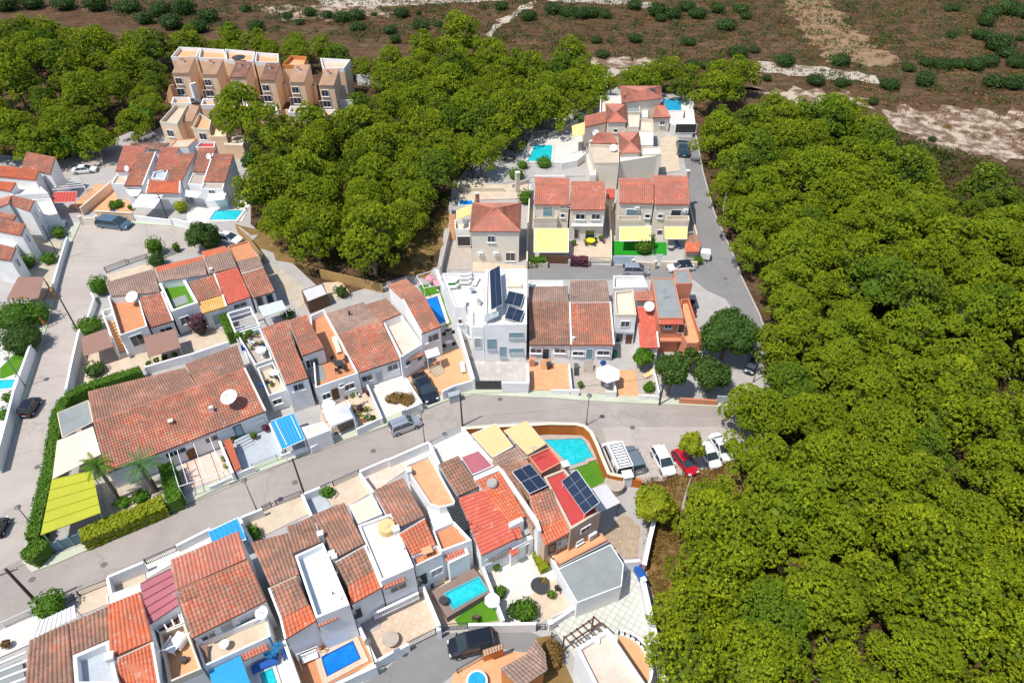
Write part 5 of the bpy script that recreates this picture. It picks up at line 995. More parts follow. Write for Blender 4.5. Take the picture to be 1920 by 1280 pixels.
gwall('white parapet along the east edge of the top pool deck', [(1294, 184), (1303, 230)], 1.3, white); gwall('pale wall running up the slope behind the turquoise pool', [(1029, 250), (1075, 228), (1122, 198)], 1.2, concrete); gwall('white wall above the driveway of the second villas', [(1052, 306), (1082, 300), (1100, 285)], 1.6, white)
fence('glass fence left of the turquoise villa pool', [(978, 304), (1001, 256), (1030, 254)], 1.1, plastic_w, 'glass_fence', 'fence', bars=.5, zp=0)
gwall('cream low wall below the villa driveway', [(1002, 329), (1060, 329)], .8, white); gwall('pale stepped wall left of the left duplex roof', [(960, 345), (992, 335)], 1.0, cream)
parasol('closed dark parasol on the top pool deck', (1284, 210), 1.5, 1.3, 2.2, darkmetal, closed=True)
# ================================================================ north-west group
h = cH('row_house', 'left house of the red-roofed row above the blue estate car'); h.roof(tSalmon, [(232, 273), (276, 275), (255, 322), (216, 321)], 6.2, 4.6); h.roof(tMix, [(258, 286), (292.5, 286), (267.5, 349), (232, 349)], 6.3, 4.0, side=2)
h.flat(sandfl, [(222, 322), (240, 322), (236, 345), (208, 345)], 3.6, .3); h.win((232, 349), (267.5, 349), 4.0, (252, 360), 1.2, 1.3, 'window', .25); h.done()
h = cH('row_house', 'middle house of the red-roofed row with notch terrace and blue screen'); h.roof(tSalmon, [(302, 277), (336, 277), (320, 320), (290, 320)], 6.2, 4.8); h.roof(tMix, [(328, 288), (366, 288), (340, 341), (313, 341)], 6.3, 4.5); h.roof(tOrange, [(280, 338), (338, 341), (337, 363), (275, 361)], 4.5, 3.6, side=3)
h.flat(bluegr, [(288, 322), (316, 316), (309, 336), (283, 334)], 4.9, .4); h.done()
h = cH('row_house', 'right house of the red-roofed row with tall blue-grey side wall'); h.roof(tMix, [(372, 277), (406, 277), (388, 324), (362, 322)], 6.2, 4.7); h.roof(tMix, [(400, 289), (438, 289), (422, 342), (382, 341)], 6.3, 4.3, side=1); h.flat(stonefl, [(362, 322), (388, 324), (382, 347), (352, 345)], 4.2, .15); h.flat(stonefl, [(380, 342), (421, 343), (418, 354), (376, 354)], 4.1, .2)
h.win((380, 354), (418, 354), 4.1, (398, 362), 1.2, 1.3, 'window'); h.done()
h = cH('row_house', 'brown and cream roofed houses hidden behind the red-roofed row'); h.roof(tBrown, [(254, 268), (318, 268), (300, 282), (238, 276)], 5.6, 5.0); h.flat(sandfl, [(330, 262), (370, 259), (352, 276), (318, 276)], 6.4, .1, wm=orangew); h.flat(redfl, [(376, 266), (404, 266), (402, 276), (366, 276)], 5.6, .3, wm=white); h.done()
dish('small white dish between the two left roofs of the row', (238, 316), 5.2, .55, (-.3, -.8, .5), h=.3); dish('small white dish on the right roof of the row', (392, 293), 6.1, .55, (-.3, -.8, .5), h=.3)
for lab, q in [('white rolled awning on the cream terrace house', [(236, 356), (266, 355), (258, 367), (243, 367)]), ('large white awning over the street garage', [(263, 364), (306, 366), (289, 390), (247, 387)]), ('white awning above the banana plant patio', [(348, 356), (378, 360), (370, 371), (340, 367)]), ('white awning nearest the turquoise kite pool', [(392, 362), (424, 362), (420, 374), (387, 377)])]: awning(lab, q, [3.2, 3.2, 2.7, 2.7], whiteaw)
for i, (a, b, z, lab) in enumerate([((50, 285), None, 6, '')]): pass
W = [('white house with dark red roof at the top of the left terrace', tMix, [(50, 285), (104, 295), (94, 327), (41, 313)], 6.8, 5.6), ('white house with bright orange roof in the left terrace', tOrange, [(-10, 309), (73, 319), (66, 338), (-14, 330)], 6.2, 5.6), ('white house with small orange roof at the left edge', tOrange, [(-12, 339), (30, 342), (20, 359), (-18, 352)], 5.6, 5.0), ('white tall house with dark red roof and barred side window', tMix, [(22, 366), (64, 376), (55, 396), (16, 382)], 6.6, 6.0), ('white house with small brown roof at the left edge', tMix, [(-10, 394), (31, 404), (25, 413), (-14, 403)], 6.0, 5.6), ('white house with brown roof beside the parked white car', tMix, [(-10, 405), (48, 421), (40, 442), (-16, 431)], 6.0, 5.4), ('white lowest house of the left terrace above the round bushes', tMix, [(-14, 454), (30, 465), (20, 489), (-20, 483)], 5.4, 4.7)]
for i, (lab, mt, q, a, b) in enumerate(W):
    h = cH('terrace_house', lab); h.roof(mt, q, a, b, ov=.1)
    if i in (0, 3, 5, 6): h.win(q[1], q[2], (a+b)/2, ((q[1][0]+q[2][0])/2+10, (q[1][1]+q[2][1])/2+14), 1.2, 1.3, 'window', 0, sill=False)
    if i == 3: h.roof(tSalmon, [(22, 366), (16, 382), (-10, 392), (-14, 378)], 6.6, 5.9)
    if i == 1: h.flat(whitefl, [(0, 332), (66, 340), (90, 362), (20, 366)], 4.2, .3)
    if i == 3: h.flat(whitefl, [(60, 374), (95, 372), (108, 400), (80, 408)], 3.2, .5)
    if i == 5: h.flat(whitefl, [(-5, 440), (40, 446), (20, 470), (-8, 460)], 3.4, .3)
    h.done()
awning('red tiled porch canopy beside the left terrace houses', [(103, 360), (144, 359), (141, 379), (94, 380)], [3.1, 3.1, 2.6, 2.6], redfl, 'porch_canopy', 'canopy', ribs=7, ribm=salmon, fr=plastic_w, legs=(2, 3))
t = T('pergola', 'white beamed pergola between back road and left terrace', 'pergola', P((120, 345), 0)); m = M(); q = [P(p, 2.8) for p in [(94, 340), (150, 334), (158, 350), (98, 356)]]
for i in range(5): m.beam(q[0].lerp(q[3], i/4), q[1].lerp(q[2], i/4), .14)
t.part('beams', m, white)
for x in q: m = M(); m.beam(Vector((x.x, x.y, 0)), x, .16); t.part('post', m, white)
# peach apartments at the top left
def apt(lab, bx, roofq, zr, ze, mt=tTan, wy=None, terr=None, tm=terra2, oc=aptw, twm=None):
    h = cH('apartment_house', lab, 'apartment house', wall=oc); h.roof(mt, roofq, zr, ze, ov=.15)
    A, B = roofq[3], roofq[2]; cx = (A[0]+B[0])/2; cy = (A[1]+B[1])/2
    h.win(A, B, ze, (cx-2, cy+14), 1.6, 1.5, 'window', .15, fm=white); h.win(A, B, ze, (cx+2, cy+34), 1.8, 1.5, 'window', .15, fm=white)
    h.flat(cream, [(B[0]+4, B[1]-2), (B[0]+22, B[1]-1), (B[0]+20, B[1]+8), (B[0]+3, B[1]+8)], 4.2, .9, th=.2, wm=cream); h.win(A, B, ze, (cx-8, cy+36), .9, 2.0, 'door', .15, gm=woodb)
    if terr: h.flat(tm, terr, ze+.9, .9, wm=twm or white)
    c = ((roofq[0][0]+roofq[2][0])/2, (roofq[0][1]+roofq[2][1])/2-1); h.chimney(c, ze+.3, 1.3, .6, white, potm); h.done(); h = cH('front_terrace', 'small white-walled front terrace of the '+lab.split(' ')[0]+' peach apartment', 'terrace', wall=aptw); h.flat(terra2, [(A[0]+2, A[1]+44), (B[0]+2, B[1]+44), (B[0]+6, B[1]+56), (A[0]-2, A[1]+56)], 3.2, .9, th=.25, wm=white); h.done()
apt('leftmost peach apartment with long outside stair', 0, [(336, 108), (366, 108), (353, 138), (322, 138)], 8.3, 7.0, tTan, terr=[(336, 88), (376, 90), (368, 106), (320, 107)])
apt('second peach apartment from the left, above the big lone pine', 0, [(391, 111), (419, 112), (406, 141), (378, 141)], 8.3, 7.0, tTan, terr=[(376, 90), (420, 93), (424, 110), (372, 108)])
apt('third peach apartment, with black parasol on its terrace', 0, [(443, 115), (472, 117), (460, 146), (430, 146)], 8.3, 7.0, tBrown, terr=[(422, 92), (478, 97), (474, 114), (424, 112)])
apt('fourth peach apartment, half hidden by the big lone pine', 0, [(499, 119), (526, 119), (515, 151), (486, 151)], 8.3, 7.0, tBrown, terr=[(480, 98), (522, 101), (522, 117), (478, 116)])
apt('fifth peach apartment, with the glowing orange walled terrace', 0, [(552, 122), (582, 122), (570, 155), (542, 155)], 8.3, 7.0, tTan, terr=[(546, 104), (575, 106), (570, 122), (528, 122)], twm=orangew)
apt('sixth peach apartment, at the right end of the block', 0, [(608, 130), (636, 130), (626, 161), (597, 161)], 8.3, 7.0, tTan, terr=[(600, 109), (657, 112), (645, 128), (606, 128)], tm=sandfl)
h = cH('apartment_house', 'peach apartment with two roof terraces below the big lone pine', 'apartment house', wall=aptw); h.flat(sandfl, [(328, 196), (352, 196), (332, 232), (299, 228)], 6.4, .8, wm=cream); h.roof(tTan, [(358, 196), (374, 200), (360, 229), (342, 229)], 6.6, 5.2); h.flat(terra2, [(374, 212), (396, 226), (392, 243), (360, 240)], 6.0, .8, wm=cream)
h.win((299, 228), (332, 232), 6.4, (320, 250), 1.6, 1.5, 'window'); h.win((360, 240), (392, 243), 6.0, (381, 256), 1.6, 1.5, 'window'); h.body([(394, 240), (424, 246), (424, 256), (392, 256)], 4.6); h.flat(sandaw, [(428, 250), (460, 254), (455, 272), (420, 271)], 3.2, .1, wm=beige); h.done()
gwall('white balustrade of the far terrace right of the peach apartments', [(668, 140), (705, 143), (745, 150)], 2.6, white); gwall('white terrace wall under the right end apartment', [(630, 186), (668, 188)], 3.0, white); gwall('peach garden wall under the fifth apartment', [(535, 205), (560, 212), (566, 198)], 2.2, aptw)
th = House('outside_stair', 'long outside stair with white sides at the leftmost apartment', 'staircase', white); th.cen = [P((318, 180), 0)]; th.stairs((322, 158), (314, 190), 5, .1, 1.3, terra2, 14); th.done()
th = House('outside_stair', 'outside stair with white sides between the first two apartments', 'staircase', white); th.cen = [P((352, 176), 0)]; th.stairs((362, 155), (352, 180), 5, .1, 1.3, white, 12); th.done()
# ================================================================ bottom row, from the left
h = cH('row_house', 'bottom left house with brown back slope round a grey roof terrace'); h.roof(tBrown, [(136, 1228), (205, 1198), (201.6, 1138), (130, 1169)], 6.0, 5.4, pitch=.34); h.roof(tBrown, [(44, 1310), (138, 1290), (129, 1169), (55, 1202)], 6.4, 5.4, pitch=.34); h.flat(bluegr, [(136, 1228), (204, 1199), (224, 1284), (140, 1284)], 6.2, 1.0, th=.3); h.done()
h = cH('row_house', 'house with vivid orange ribbed roof left of the maroon sheet roof'); h.roof(tOrange, [(206, 1233), (286, 1200), (264, 1110), (201.6, 1135)], 6.5, 5.3, pitch=.36); h.roof(tOrange, [(219, 1235), (286, 1204), (300, 1286), (228, 1286)], 6.5, 5.2, cap=.08, capm=sandfl, side=2); h.flat(whitefl, [(198, 1115), (262.5, 1094), (264, 1109), (202, 1134)], 5.0, .1, th=.1); h.chimney((212, 1238), 6.0, .8, .6); h.done()
h = cH('row_house', 'narrow house with maroon ribbed sheet roof and furnished orange terrace'); h.flat(terra2, [(297.5, 1187), (346, 1167), (378, 1253), (315, 1280)], 4.4, .9, th=.18, wm=cream)
m = M(); c4 = [P(p, z) for p, z in zip([(264, 1094), (320.6, 1065.6), (335, 1134), (278, 1172)], (5.6, 5.6, 5.4, 5.4))]; m.add(c4+[x-Vector((0, 0, .08)) for x in c4], [(0, 1, 2, 3), (7, 6, 5, 4), (0, 4, 5, 1), (1, 5, 6, 2), (2, 6, 7, 3), (3, 7, 4, 0)]); h.parts.append(('roof', m, maroon, None)); h.w.prism([x-Vector((0, 0, .12)) for x in inset(c4, .05)], 0)
m = M()
for k in range(6): m.beam(c4[0].lerp(c4[3], k/5)+Vector((0, 0, .03)), c4[1].lerp(c4[2], k/5)+Vector((0, 0, .03)), .06, .07)
h.parts.append(('seam', m, plain('maroon_seam', (.22, .04, .06), bm=0), None)); h.flat(woodb, [(285, 1171), (339, 1145), (346, 1166), (298, 1187)], 4.3, .5, th=.1, wm=white)
m = M()
for f in (.33, .62, .9): a = P((285, 1171), 4.3).lerp(P((339, 1145), 4.3), f); b = P((298, 1187), 4.3).lerp(P((346, 1166), 4.3), f); m.beam(a, b, .12, .1)
h.parts.append(('beams', m, white, None)); h.done()
table('long white table on the orange terrace below the maroon roof', (334, 1210), 3.52, .5, plastic_w, False, rz=1.25, w=1.9, d=1.0)
for i, (p, lb) in enumerate([((317, 1217), 'white bench left of the long white table'), ((351, 1203), 'white bench right of the long white table')]):
    c = P(p, 3.5); m = M(); m.box(c+Vector((0, 0, .42)), (1.9, .4, .06), 1.25); m.box(c+Vector((0, 0, .2)), (1.7, .06, .4), 1.25); m.box(c+Vector((-.16 if i == 0 else .16, -.03, .7)), (1.9, .05, .45), 1.25); single('bench', m, plastic_w, lb, 'bench', c)
m = M(); c = P((347, 1239), 3.5); m.cyl(c, c+Vector((0, 0, .5)), .3, n=14); single('round_stool', m, darkmetal, 'round dark lidded drum on the orange terrace', 'drum', c)
h = cH('row_house', 'broad red-brown tiled house above the beige balcony'); h.roof(tSalmon, [(330, 1106), (463, 1047), (448, 996), (320, 1051)], 6.6, 5.6, pitch=.36); h.roof(tMix, [(331, 1108), (467, 1050), (499, 1126), (360, 1196)], 6.6, 5.4, cap=.1, capm=tBrown, pitch=.36)
h.flat(sandfl, [(366, 1205), (499, 1150), (508, 1192), (381, 1250)], 3.6, .85, th=.18); A, B = (360, 1196), (499, 1126)
h.win(A, B, 5.4, (391, 1192), 1.3, .8, 'window', .25, sill=False); h.win(A, B, 5.4, (428, 1178), 1.2, 2.0, 'door', .25, gm=concrete); h.win(A, B, 5.4, (471, 1157), 2.2, 1.3, 'window', .25, gm=greymetal); h.eyebrow((452, 1226), (500, 1204), 2.7, tSalmon); h.done()
dish('big white dish under the eave above the beige balcony', (491, 1148), 4.2, .62, (-.1, -.4, .9), h=.5)
lounger('brown covered lounger at the left end of the beige balcony', (385, 1232), 2.77, 1.9, brownaw); lounger('dark blue sunbed against the beige balcony wall', (476, 1167), 2.77, .42, plastic_b)
table('small white table on the beige balcony', (424, 1213), 2.77, .45, plastic_w)
awning('large plain blue canvas awning at the bottom edge', [(391, 1257), (450, 1228), (474, 1292), (402, 1300)], [2.9, 2.9, 2.5, 2.5], blueaw, legs=(1,))
spiral('bright blue spiral stair down to the turquoise pool', (522, 1228), 0, 2.8, 1.05, plain('blue_painted_steel', (.01, .16, .36), bm=0), a0=1.7)
pool('p', 'turquoise pool at the bottom edge beside the blue canvas', [(487, 1262), (511, 1250), (524, 1292), (496, 1300)], wTurq)
m = M(); c = P((497, 1246), .4); m.box(Vector((c.x, c.y, .4)), (2.4, .7, .5), .42); single('pool_float', m, plastic_b, 'dark blue storage box beside the turquoise bottom pool', 'box', (c.x, c.y, 0))
h = cH('row_house', 'brown-roofed house wrapping round a pale blue roof terrace'); h.roof(tBrown, [(507, 1098), (562, 1075), (551, 1037), (471, 1018)][:0]+[(507, 1099), (561, 1076), (540, 1000), (471, 1018)], 6.3, 5.3, pitch=.36); h.roof(tBrown, [(551, 1037), (604, 1015), (585, 969), (538, 988)], 6.2, 5.5, pitch=.36)
h.roof(tBrown, [(505, 1103), (556, 1080), (579, 1133), (527, 1160)], 6.3, 5.6, pitch=.36, side=1, cap=.08, capm=sandfl); h.roof(tOrange, [(527, 1160), (580, 1133), (593, 1163), (536, 1198)], 5.6, 5.2, pitch=.36, side=1)
h.flat(plain('pale_blue_floor', (.68, .74, .76)), [(552, 1041), (606, 1016), (656, 1133), (592, 1159)], 6.4, .8, th=.22); h.eyebrow((594, 1162), (630, 1147), 5.3, tSalmon); h.body([(594, 1160), (632, 1144), (640, 1168), (600, 1188)], 2.8); h.chimney((603, 1008), 5.8, .7, .5); h.chimney((625, 1046), 5.6, .8, .5); h.done()
spiral('black spiral stair behind the big blue pool', (643, 1166), 0, 5.0, 1.05, darkmetal, a0=1.7)
pool('p', 'large deep blue rectangular pool in a cream surround', [(601.5, 1231), (662, 1200), (677, 1234), (613, 1268)], wBlue, sandfl, .24, .55, poolline)
m = M(); c = P((581, 1232), .5); t = T('garden_swing', 'white-framed garden swing seat beside the large deep blue pool', 'swing seat', c)
m.box(Vector((c.x, c.y, .5)), (1.5, .6, .12), .42); m.box(Vector((c.x-.1, c.y+.25, .8)), (1.5, .1, .5), .42); t.part('seat', m, whiteaw); m = M(); ex = Vector((math.cos(.42), math.sin(.42), 0))
for sg in (-1, 1): o = Vector((c.x, c.y, 0))+ex*sg*.95; m.beam(o+Vector((.3, -.6, 0)), o+Vector((0, 0, 2)), .06); m.beam(o+Vector((-.3, .6, 0)), o+Vector((0, 0, 2)), .06)
m.beam(Vector((c.x, c.y, 2))-ex, Vector((c.x, c.y, 2))+ex, .06); t.part('frame', m, plastic_w)
h = cH('row_house', 'brown-roofed house left of the plain white roof terrace'); h.roof(tBrown, [(631, 1045), (684, 1018), (646, 943), (587, 966)], 6.4, 5.4, pitch=.36); h.roof(tBrown, [(629, 1054), (684, 1023), (703, 1068), (652, 1098)], 6.4, 5.7, cap=.08, capm=whitefl, side=2, pitch=.36); h.roof(tOrange, [(652, 1098), (703, 1068), (716, 1101), (658, 1133)], 5.7, 5.3, pitch=.36, side=2)
h.win((658, 1133), (716, 1101), 5.3, (668, 1150), 1.2, 1.9, 'door', .25); h.chimney((629, 1050), 5.9, .6, .45); h.done()
h = cH('row_house', 'house with plain bright white roof terrace and tan square'); h.flat(sandaw, [(655, 948), (698, 927), (717, 962), (671, 982)], 5.2, .05, th=.1); h.flat(whitefl, [(671, 984), (733, 962), (776, 1062), (714, 1089)], 6.2, .35, th=.22)
h.eyebrow((716, 1092), (757, 1076), 5.3, tSalmon); h.body([(718, 1092), (758, 1075), (760, 1083), (722, 1104)], 3.0); h.win((714, 1089), (776, 1062), 6.2, (747, 1100), 1.7, 1.0, 'window', sill=False); h.done()
m = M(); c = P((726, 993), 5.86); m.cyl(c, c+Vector((0, 0, .75)), .85, n=20); m.cyl(c+Vector((0, 0, .75)), c+Vector((0, 0, .85)), .3, n=12); single('water_tank', m, creamaw, 'round cream water tank on the plain white terrace', 'tank', c)
spiral('grey spiral stair beside the white terrace house', (770, 1090), 0, 5.6, 1.05, greymetal, a0=1.7)
h = cH('row_house', 'house with brown ribbed back slope and square orange front roof'); h.roof(tBrown, [(741, 992), (797, 967), (756, 896.6), (701, 920)], 6.3, 5.4, pitch=.36); h.roof(tOrange, [(748, 1001), (797, 972), (818, 1021), (771, 1042)], 6.3, 5.6, cap=.08, capm=whitefl, pitch=.36); h.flat(terra, [(771, 1043), (820, 1021), (829, 1037), (778, 1061)], 5.5, .5, th=.12)
h.win((778, 1061), (829, 1037), 5.5, (790, 1087), 1.2, 1.8, 'door', 0, fm=darkmetal); h.win((778, 1061), (829, 1037), 5.5, (819, 1071), 1.3, 1.2, 'window', 0, gm=greymetal, sill=False); h.chimney((744, 1000), 5.8, .8, .6); h.done()
table('small brown table on the strip terrace below the orange roof', (802, 1038), 5.02, .4, terra2, False, rz=.4, w=1.0, d=.8)
h = cH('row_house', 'house with striped orange roof terrace and white parapets'); h.flat(tilefl, [(758, 872), (805, 852), (853, 938), (852, 944), (824, 951), (806, 945)], 6.3, .4, th=.14); h.flat(terra, [(810, 993), (850, 975), (885, 1012), (826, 1034)], 5.3, .6, th=.2)
h.body([(801, 951), (850, 940), (858, 975), (812, 992)], 5.0); h.win((806, 948), (853, 942), 6.3, (830, 967), 2.4, 1.2, 'window', 0, gm=woodb, sill=False); h.eyebrow((833, 1042), (868, 1026), 4.4, tSalmon); h.body([(833, 1038), (872, 1020), (880, 1038), (842, 1056)], 4.2); h.chimney((768, 891), 5.8, .8, .5); h.chimney((766, 886), 5.8, .6, .4); h.done()
t = T('iron_stair', 'straight black iron stair beside the striped orange terrace', 'staircase', P((860, 970), 0)); m = M(); a, b = P((847, 948), 6.0), P((868, 992), 4.7)
for k in range(11): c = a.lerp(b, k/10); m.box(c, (1.0, .28, .05), .42)
m.beam(a-Vector((.5, .2, 0)), b-Vector((.5, .2, 0)), .06, .2); m.beam(a+Vector((.5, .2, 0)), b+Vector((.5, .2, 0)), .06, .2); t.part('treads', m, darkmetal)
spiral('black spiral stair between orange terrace and long red roof', (882, 1035), 0, 5.0, 1.05, darkmetal, a0=1.7)
h = cH('row_house', 'house with large flat-ribbed red roof and grey chimney drum'); h.roof(tOrange, [(893, 901), (937, 884), (987, 968), (955, 979)], 5.6, 5.0, pitch=.34); h.roof(tBrown, [(823, 870), (859, 854), (899, 912), (859, 930)], 5.9, 5.0, pitch=.36); h.roof(tRed, [(860, 933), (917, 914), (968, 1009), (903, 1041)], 5.5, 4.6, amp=.012, step=.09, pitch=.4)
h.flat(maroon, [(863, 856), (898, 843), (926, 873), (885, 891)], 4.9, .05, th=.1); h.win((903, 1041), (968, 1009), 4.6, (930, 1045), 3.2, 1.1, 'window', .25, gm=sandfl, sill=False); h.body([(955, 1015), (996, 1002), (1000, 1008), (960, 1030)], 3.0); h.win((960, 1028), (1000, 1008), 3.0, (982, 1032), 1.3, 2.2, 'door', 0, gm=concrete)
h.roof(tRed, [(955, 988), (972, 982), (981, 1006), (968, 1012)], 4.5, 4.2); h.roof(tRed, [(952, 1028), (966, 1022), (974, 1034), (960, 1042)], 2.9, 2.6)
m = M(); c = P((923, 912), 5.2); m.cyl(c, c+Vector((0, 0, .7)), .55, n=16); m.cyl(c+Vector((0, 0, .7)), c+Vector((0, 0, .9)), .62, .5, n=16); h.parts.append(('chimney', m, concrete, None)); h.flat(white, [(887, 893), (933, 873), (937, 881), (892, 900)], 5.7, .2, th=.1); h.flat(white, [(953, 979), (978, 968), (982, 975), (956, 988)], 5.2, .2, th=.1); h.done()
t = T('spiral_stair_shaft', 'dark spiral stair well between red roof and mixed tile roof', 'staircase', P((986, 1000), 0)); m = M(); q = [P(p, 3.3) for p in [(972, 978), (991, 972), (1001, 994), (982, 1004)]]; m.prism(q, 3.1); t.part('cover', m, greymetal)
h = cH('row_house', 'stone-walled end house with mixed tiles, solar panels and red terraces', wall=brickw); h.roof(tGrey, [(922, 858), (972, 836), (990, 860), (938, 880)], 5.9, 5.7, pitch=.34); h.roof(tBrown, [(934, 872), (988, 862), (1034, 915), (994, 932)], 5.95, 5.5, pitch=.34); h.roof(tMix, [(992, 931), (1034, 916), (1056, 970), (1009, 990)], 5.9, 5.2, pitch=.36, row=.4); h.roof(tOrange, [(1009, 990), (1056, 970), (1073, 995), (1023, 1022)], 5.2, 4.7, pitch=.36)
h.roof(tBrown, [(940, 882), (958, 875), (1009, 985), (1000, 990)], 5.7, 5.0, pitch=.34)
h.flat(redfl, [(990, 855), (1030, 837), (1054, 866), (1015, 887)], 5.6, .3, wm=salmon); h.flat(redfl, [(1019, 893), (1058, 878), (1127, 958), (1070, 992)], 5.7, .35, wm=sandfl, th=.25)
h.win((1070, 992), (1127, 958), 5.7, (1098, 991), 1.3, .9, 'window', 0, sill=False); h.win((1023, 1022), (1073, 995), 4.7, (1058, 1014), 1.8, .8, 'window', .25, gm=plastic_w); h.win((1023, 1022), (1073, 995), 4.7, (1034, 1028), .9, 1.6, 'door', .25, fm=darkmetal); h.win((1070, 992), (1127, 958), 5.7, (1087, 1015), .9, .5, 'window', 0); h.chimney((1010, 943), 5.1, .5, .45, sandfl); h.chimney((1059, 876), 5.1, .5, .7, sandfl); h.done()
gwall('white tall divider between the red roof and the mixed tile roof', [(934, 872), (1006, 975), (1012, 994)], 5.9, white, .35)
solar_array('square block of four solar panels on the mixed tile roof', [(960.6, 884), (993, 869.5), (1027, 909), (993, 925)], [6.35, 6.35, 6.15, 6.15], 2, 2, legs=False); solar_array('large tilted bank of eight solar panels above the red terrace', [(1053, 902), (1081, 880), (1124, 941), (1096, 963)], [6.4, 7.7, 7.7, 6.4], 2, 4, zb=5.4)
ac_unit('round grey fan unit on the stone front wall', (1070, 992), (1127, 958), 5.7, (1109, 1001), 0, 1.2)
awning('left cream striped awning over the street patio', [(884, 814), (929, 794), (962, 836), (923, 857)], [3.4, 3.4, 3.7, 3.7], creamaw, ribs=3, ribm=pinkfl, fr=plastic_w, legs=(0, 1)); awning('right cream striped awning beside the curved orange wall', [(945, 807), (987, 789), (1023, 832), (989, 852)], [3.6, 3.6, 3.9, 3.9], creamaw, ribs=3, ribm=pinkfl, fr=creamaw, legs=(0, 1))
awning('pinkish white square canopy below the big solar bank', [(1109, 916), (1136, 907), (1163, 942), (1125, 960)], [3.0, 3.0, 2.8, 2.8], greyaw, legs=(2, 3), posts=darkmetal)
pool('p', 'kidney-cornered turquoise pool inside the curved orange wall', [(1020, 824), (1090, 821), (1096, 826), (1108, 848), (1113, 856), (1098, 860), (1096, 864), (1068, 873), (1055, 858)], wTurq, stonefl, .24, .5)
gwall('curved orange painted wall enclosing the turquoise street pool', [(868, 803), (930, 799), (1000, 796), (1030, 794), (1080, 795), (1096, 799), (1108, 810), (1118, 830), (1130, 860), (1142, 888)], 1.9, rust, .3, cap=sandaw)
gwall('short orange wall behind the round stone barbecue', [(1142, 888), (1168, 893)], 1.8, rust, .3, cap=sandaw); gwall('orange garden wall piece right of the white gate post', [(1184, 896), (1204, 900)], 1.4, rust, .3)
m = M(); c = P((1176, 893), 1.6); m.box(Vector((c.x, c.y, 1.0)), (1.0, .9, 2.0), .2); m.box(Vector((c.x, c.y, 2.06)), (1.2, 1.1, .12), .2); single('gate_pillar', m, white, 'wide white gate pillar beside the round stone barbecue', 'pillar', (c.x, c.y, 0))
m = M(); c = P((1152, 906), 1.0); c.z = 0; m.cyl(c, c+Vector((0, 0, 1.0)), 1.15, n=22); m.cyl(c+Vector((0, 0, 1.0)), c+Vector((0, 0, 1.12)), 1.2, n=22); single('stone_barbecue', m, stonefl, 'round stone-topped block behind the parked white van', 'barbecue', c)
h = cH('annex', 'grey flat-roofed annex in front of the stone-walled house', 'annex', wall=white); h.flat(greyroof, [(1045, 1066), (1145, 1019), (1170, 1057), (1166, 1098), (1082, 1130)], 3.1, .03, th=.1); h.done()
h = cH('front_terrace', 'orange strip terrace with grey balustrade before the stone-walled house', 'terrace', wall=salmon); h.flat(terra2, [(1027, 1042), (1128, 998), (1140, 1012), (1050, 1058)], 1.6, .02); h.done()
gwall('white balcony balustrade under the stone-walled house', [(1048, 1062), (1143, 1014)], 2.4, greymetal, .12, 'balustrade', 'balustrade')
gwall('white and red wall on the right of the cobbled yard', [(1226, 977), (1218, 1010), (1208, 1058)], 1.6, salmon, .35, cap=white); gwall('white wall piece between cobbled yard and dotted yard', [(1171, 1052), (1200, 1050)], 1.8, white, .3); gwall('long white wall on the right of the dotted yard', [(1206, 1088), (1222, 1160), (1238, 1230), (1250, 1290)], 2.0, white, .5, posts=4)
gwall('white balustrade at the upper left of the dotted yard', [(1110, 1120), (1070, 1143), (1032, 1168)], 1.1, white, .3, posts=3)
m = M(); c = P((1200, 1075), .5); m.box(Vector((c.x, c.y, .5)), (.7, 2.2, .8), .3); single('covered_bike', m, plastic_b, 'blue covered box leaning on the wall of the dotted yard', 'box', (c.x, c.y, 0))
h = cH('detached_house', 'white house at the bottom with pinkish roof terrace and curved balcony'); h.flat(pinkfl, [(1080, 1214), (1140, 1177), (1214, 1286), (1118, 1290)], 5.0, .6, th=.3); h.box('vent', (1120, 1202), 4.6, (.4, .4, .4), white); h.done()
t = T('balustrade', 'white curved balustrade bulging from the bottom white house', 'balustrade', P((1190, 1240), 0)); m = M(); pr = None; mb = M()
for k in range(15):
    a = 1.55-k*2.9/14; c = P((1166, 1250), 2.4)+Vector((2.6*math.cos(a), 3.0*math.sin(a), 0))
    if pr is not None: m.beam(pr+Vector((0, 0, .95)), c+Vector((0, 0, .95)), .2, .12); m.beam(pr, c, .2, .3)
    pr = c
    for q in range(2): mb.box(c+Vector((0, 0, .5)), (.12, .12, .9))
t.part('rail', m, white); t.part('balusters', mb, white); m = M(); c = P((1166, 1250), 2.3); m.prism([c+Vector((2.5*math.cos(1.55-k*.26), 2.9*math.sin(1.55-k*.26), 0)) for k in range(12)], 0); t.part('floor', m, terra2)
t = T('pergola', 'brown wooden pergola beams against the bottom white house', 'pergola', P((1100, 1180), 0)); m = M(); q = [P(p, 3.0) for p in [(1058, 1192), (1113, 1155), (1136, 1176), (1078, 1214)]]
for k in range(6): m.beam(q[0].lerp(q[1], k/5), q[3].lerp(q[2], k/5), .12)
for f in (.1, .55): m.beam(q[0].lerp(q[3], f), q[1].lerp(q[2], f), .12)
t.part('beams', m, woodb)
for x in q[:2]: m = M(); m.beam(Vector((x.x, x.y, 0)), x, .14); t.part('post', m, woodb)
h = cH('garden_hut', 'small house with old brown tiles at the bottom street corner', 'hut', wall=orangew); h.roof(tGrey, [(938, 1252), (986, 1226), (1026, 1256), (975, 1290)], 3.4, 3.0, pitch=.34); h.roof(tGrey, [(986, 1226), (1006, 1196), (1022, 1222), (1026, 1256)], 3.2, 2.8, pitch=.34); h.done()
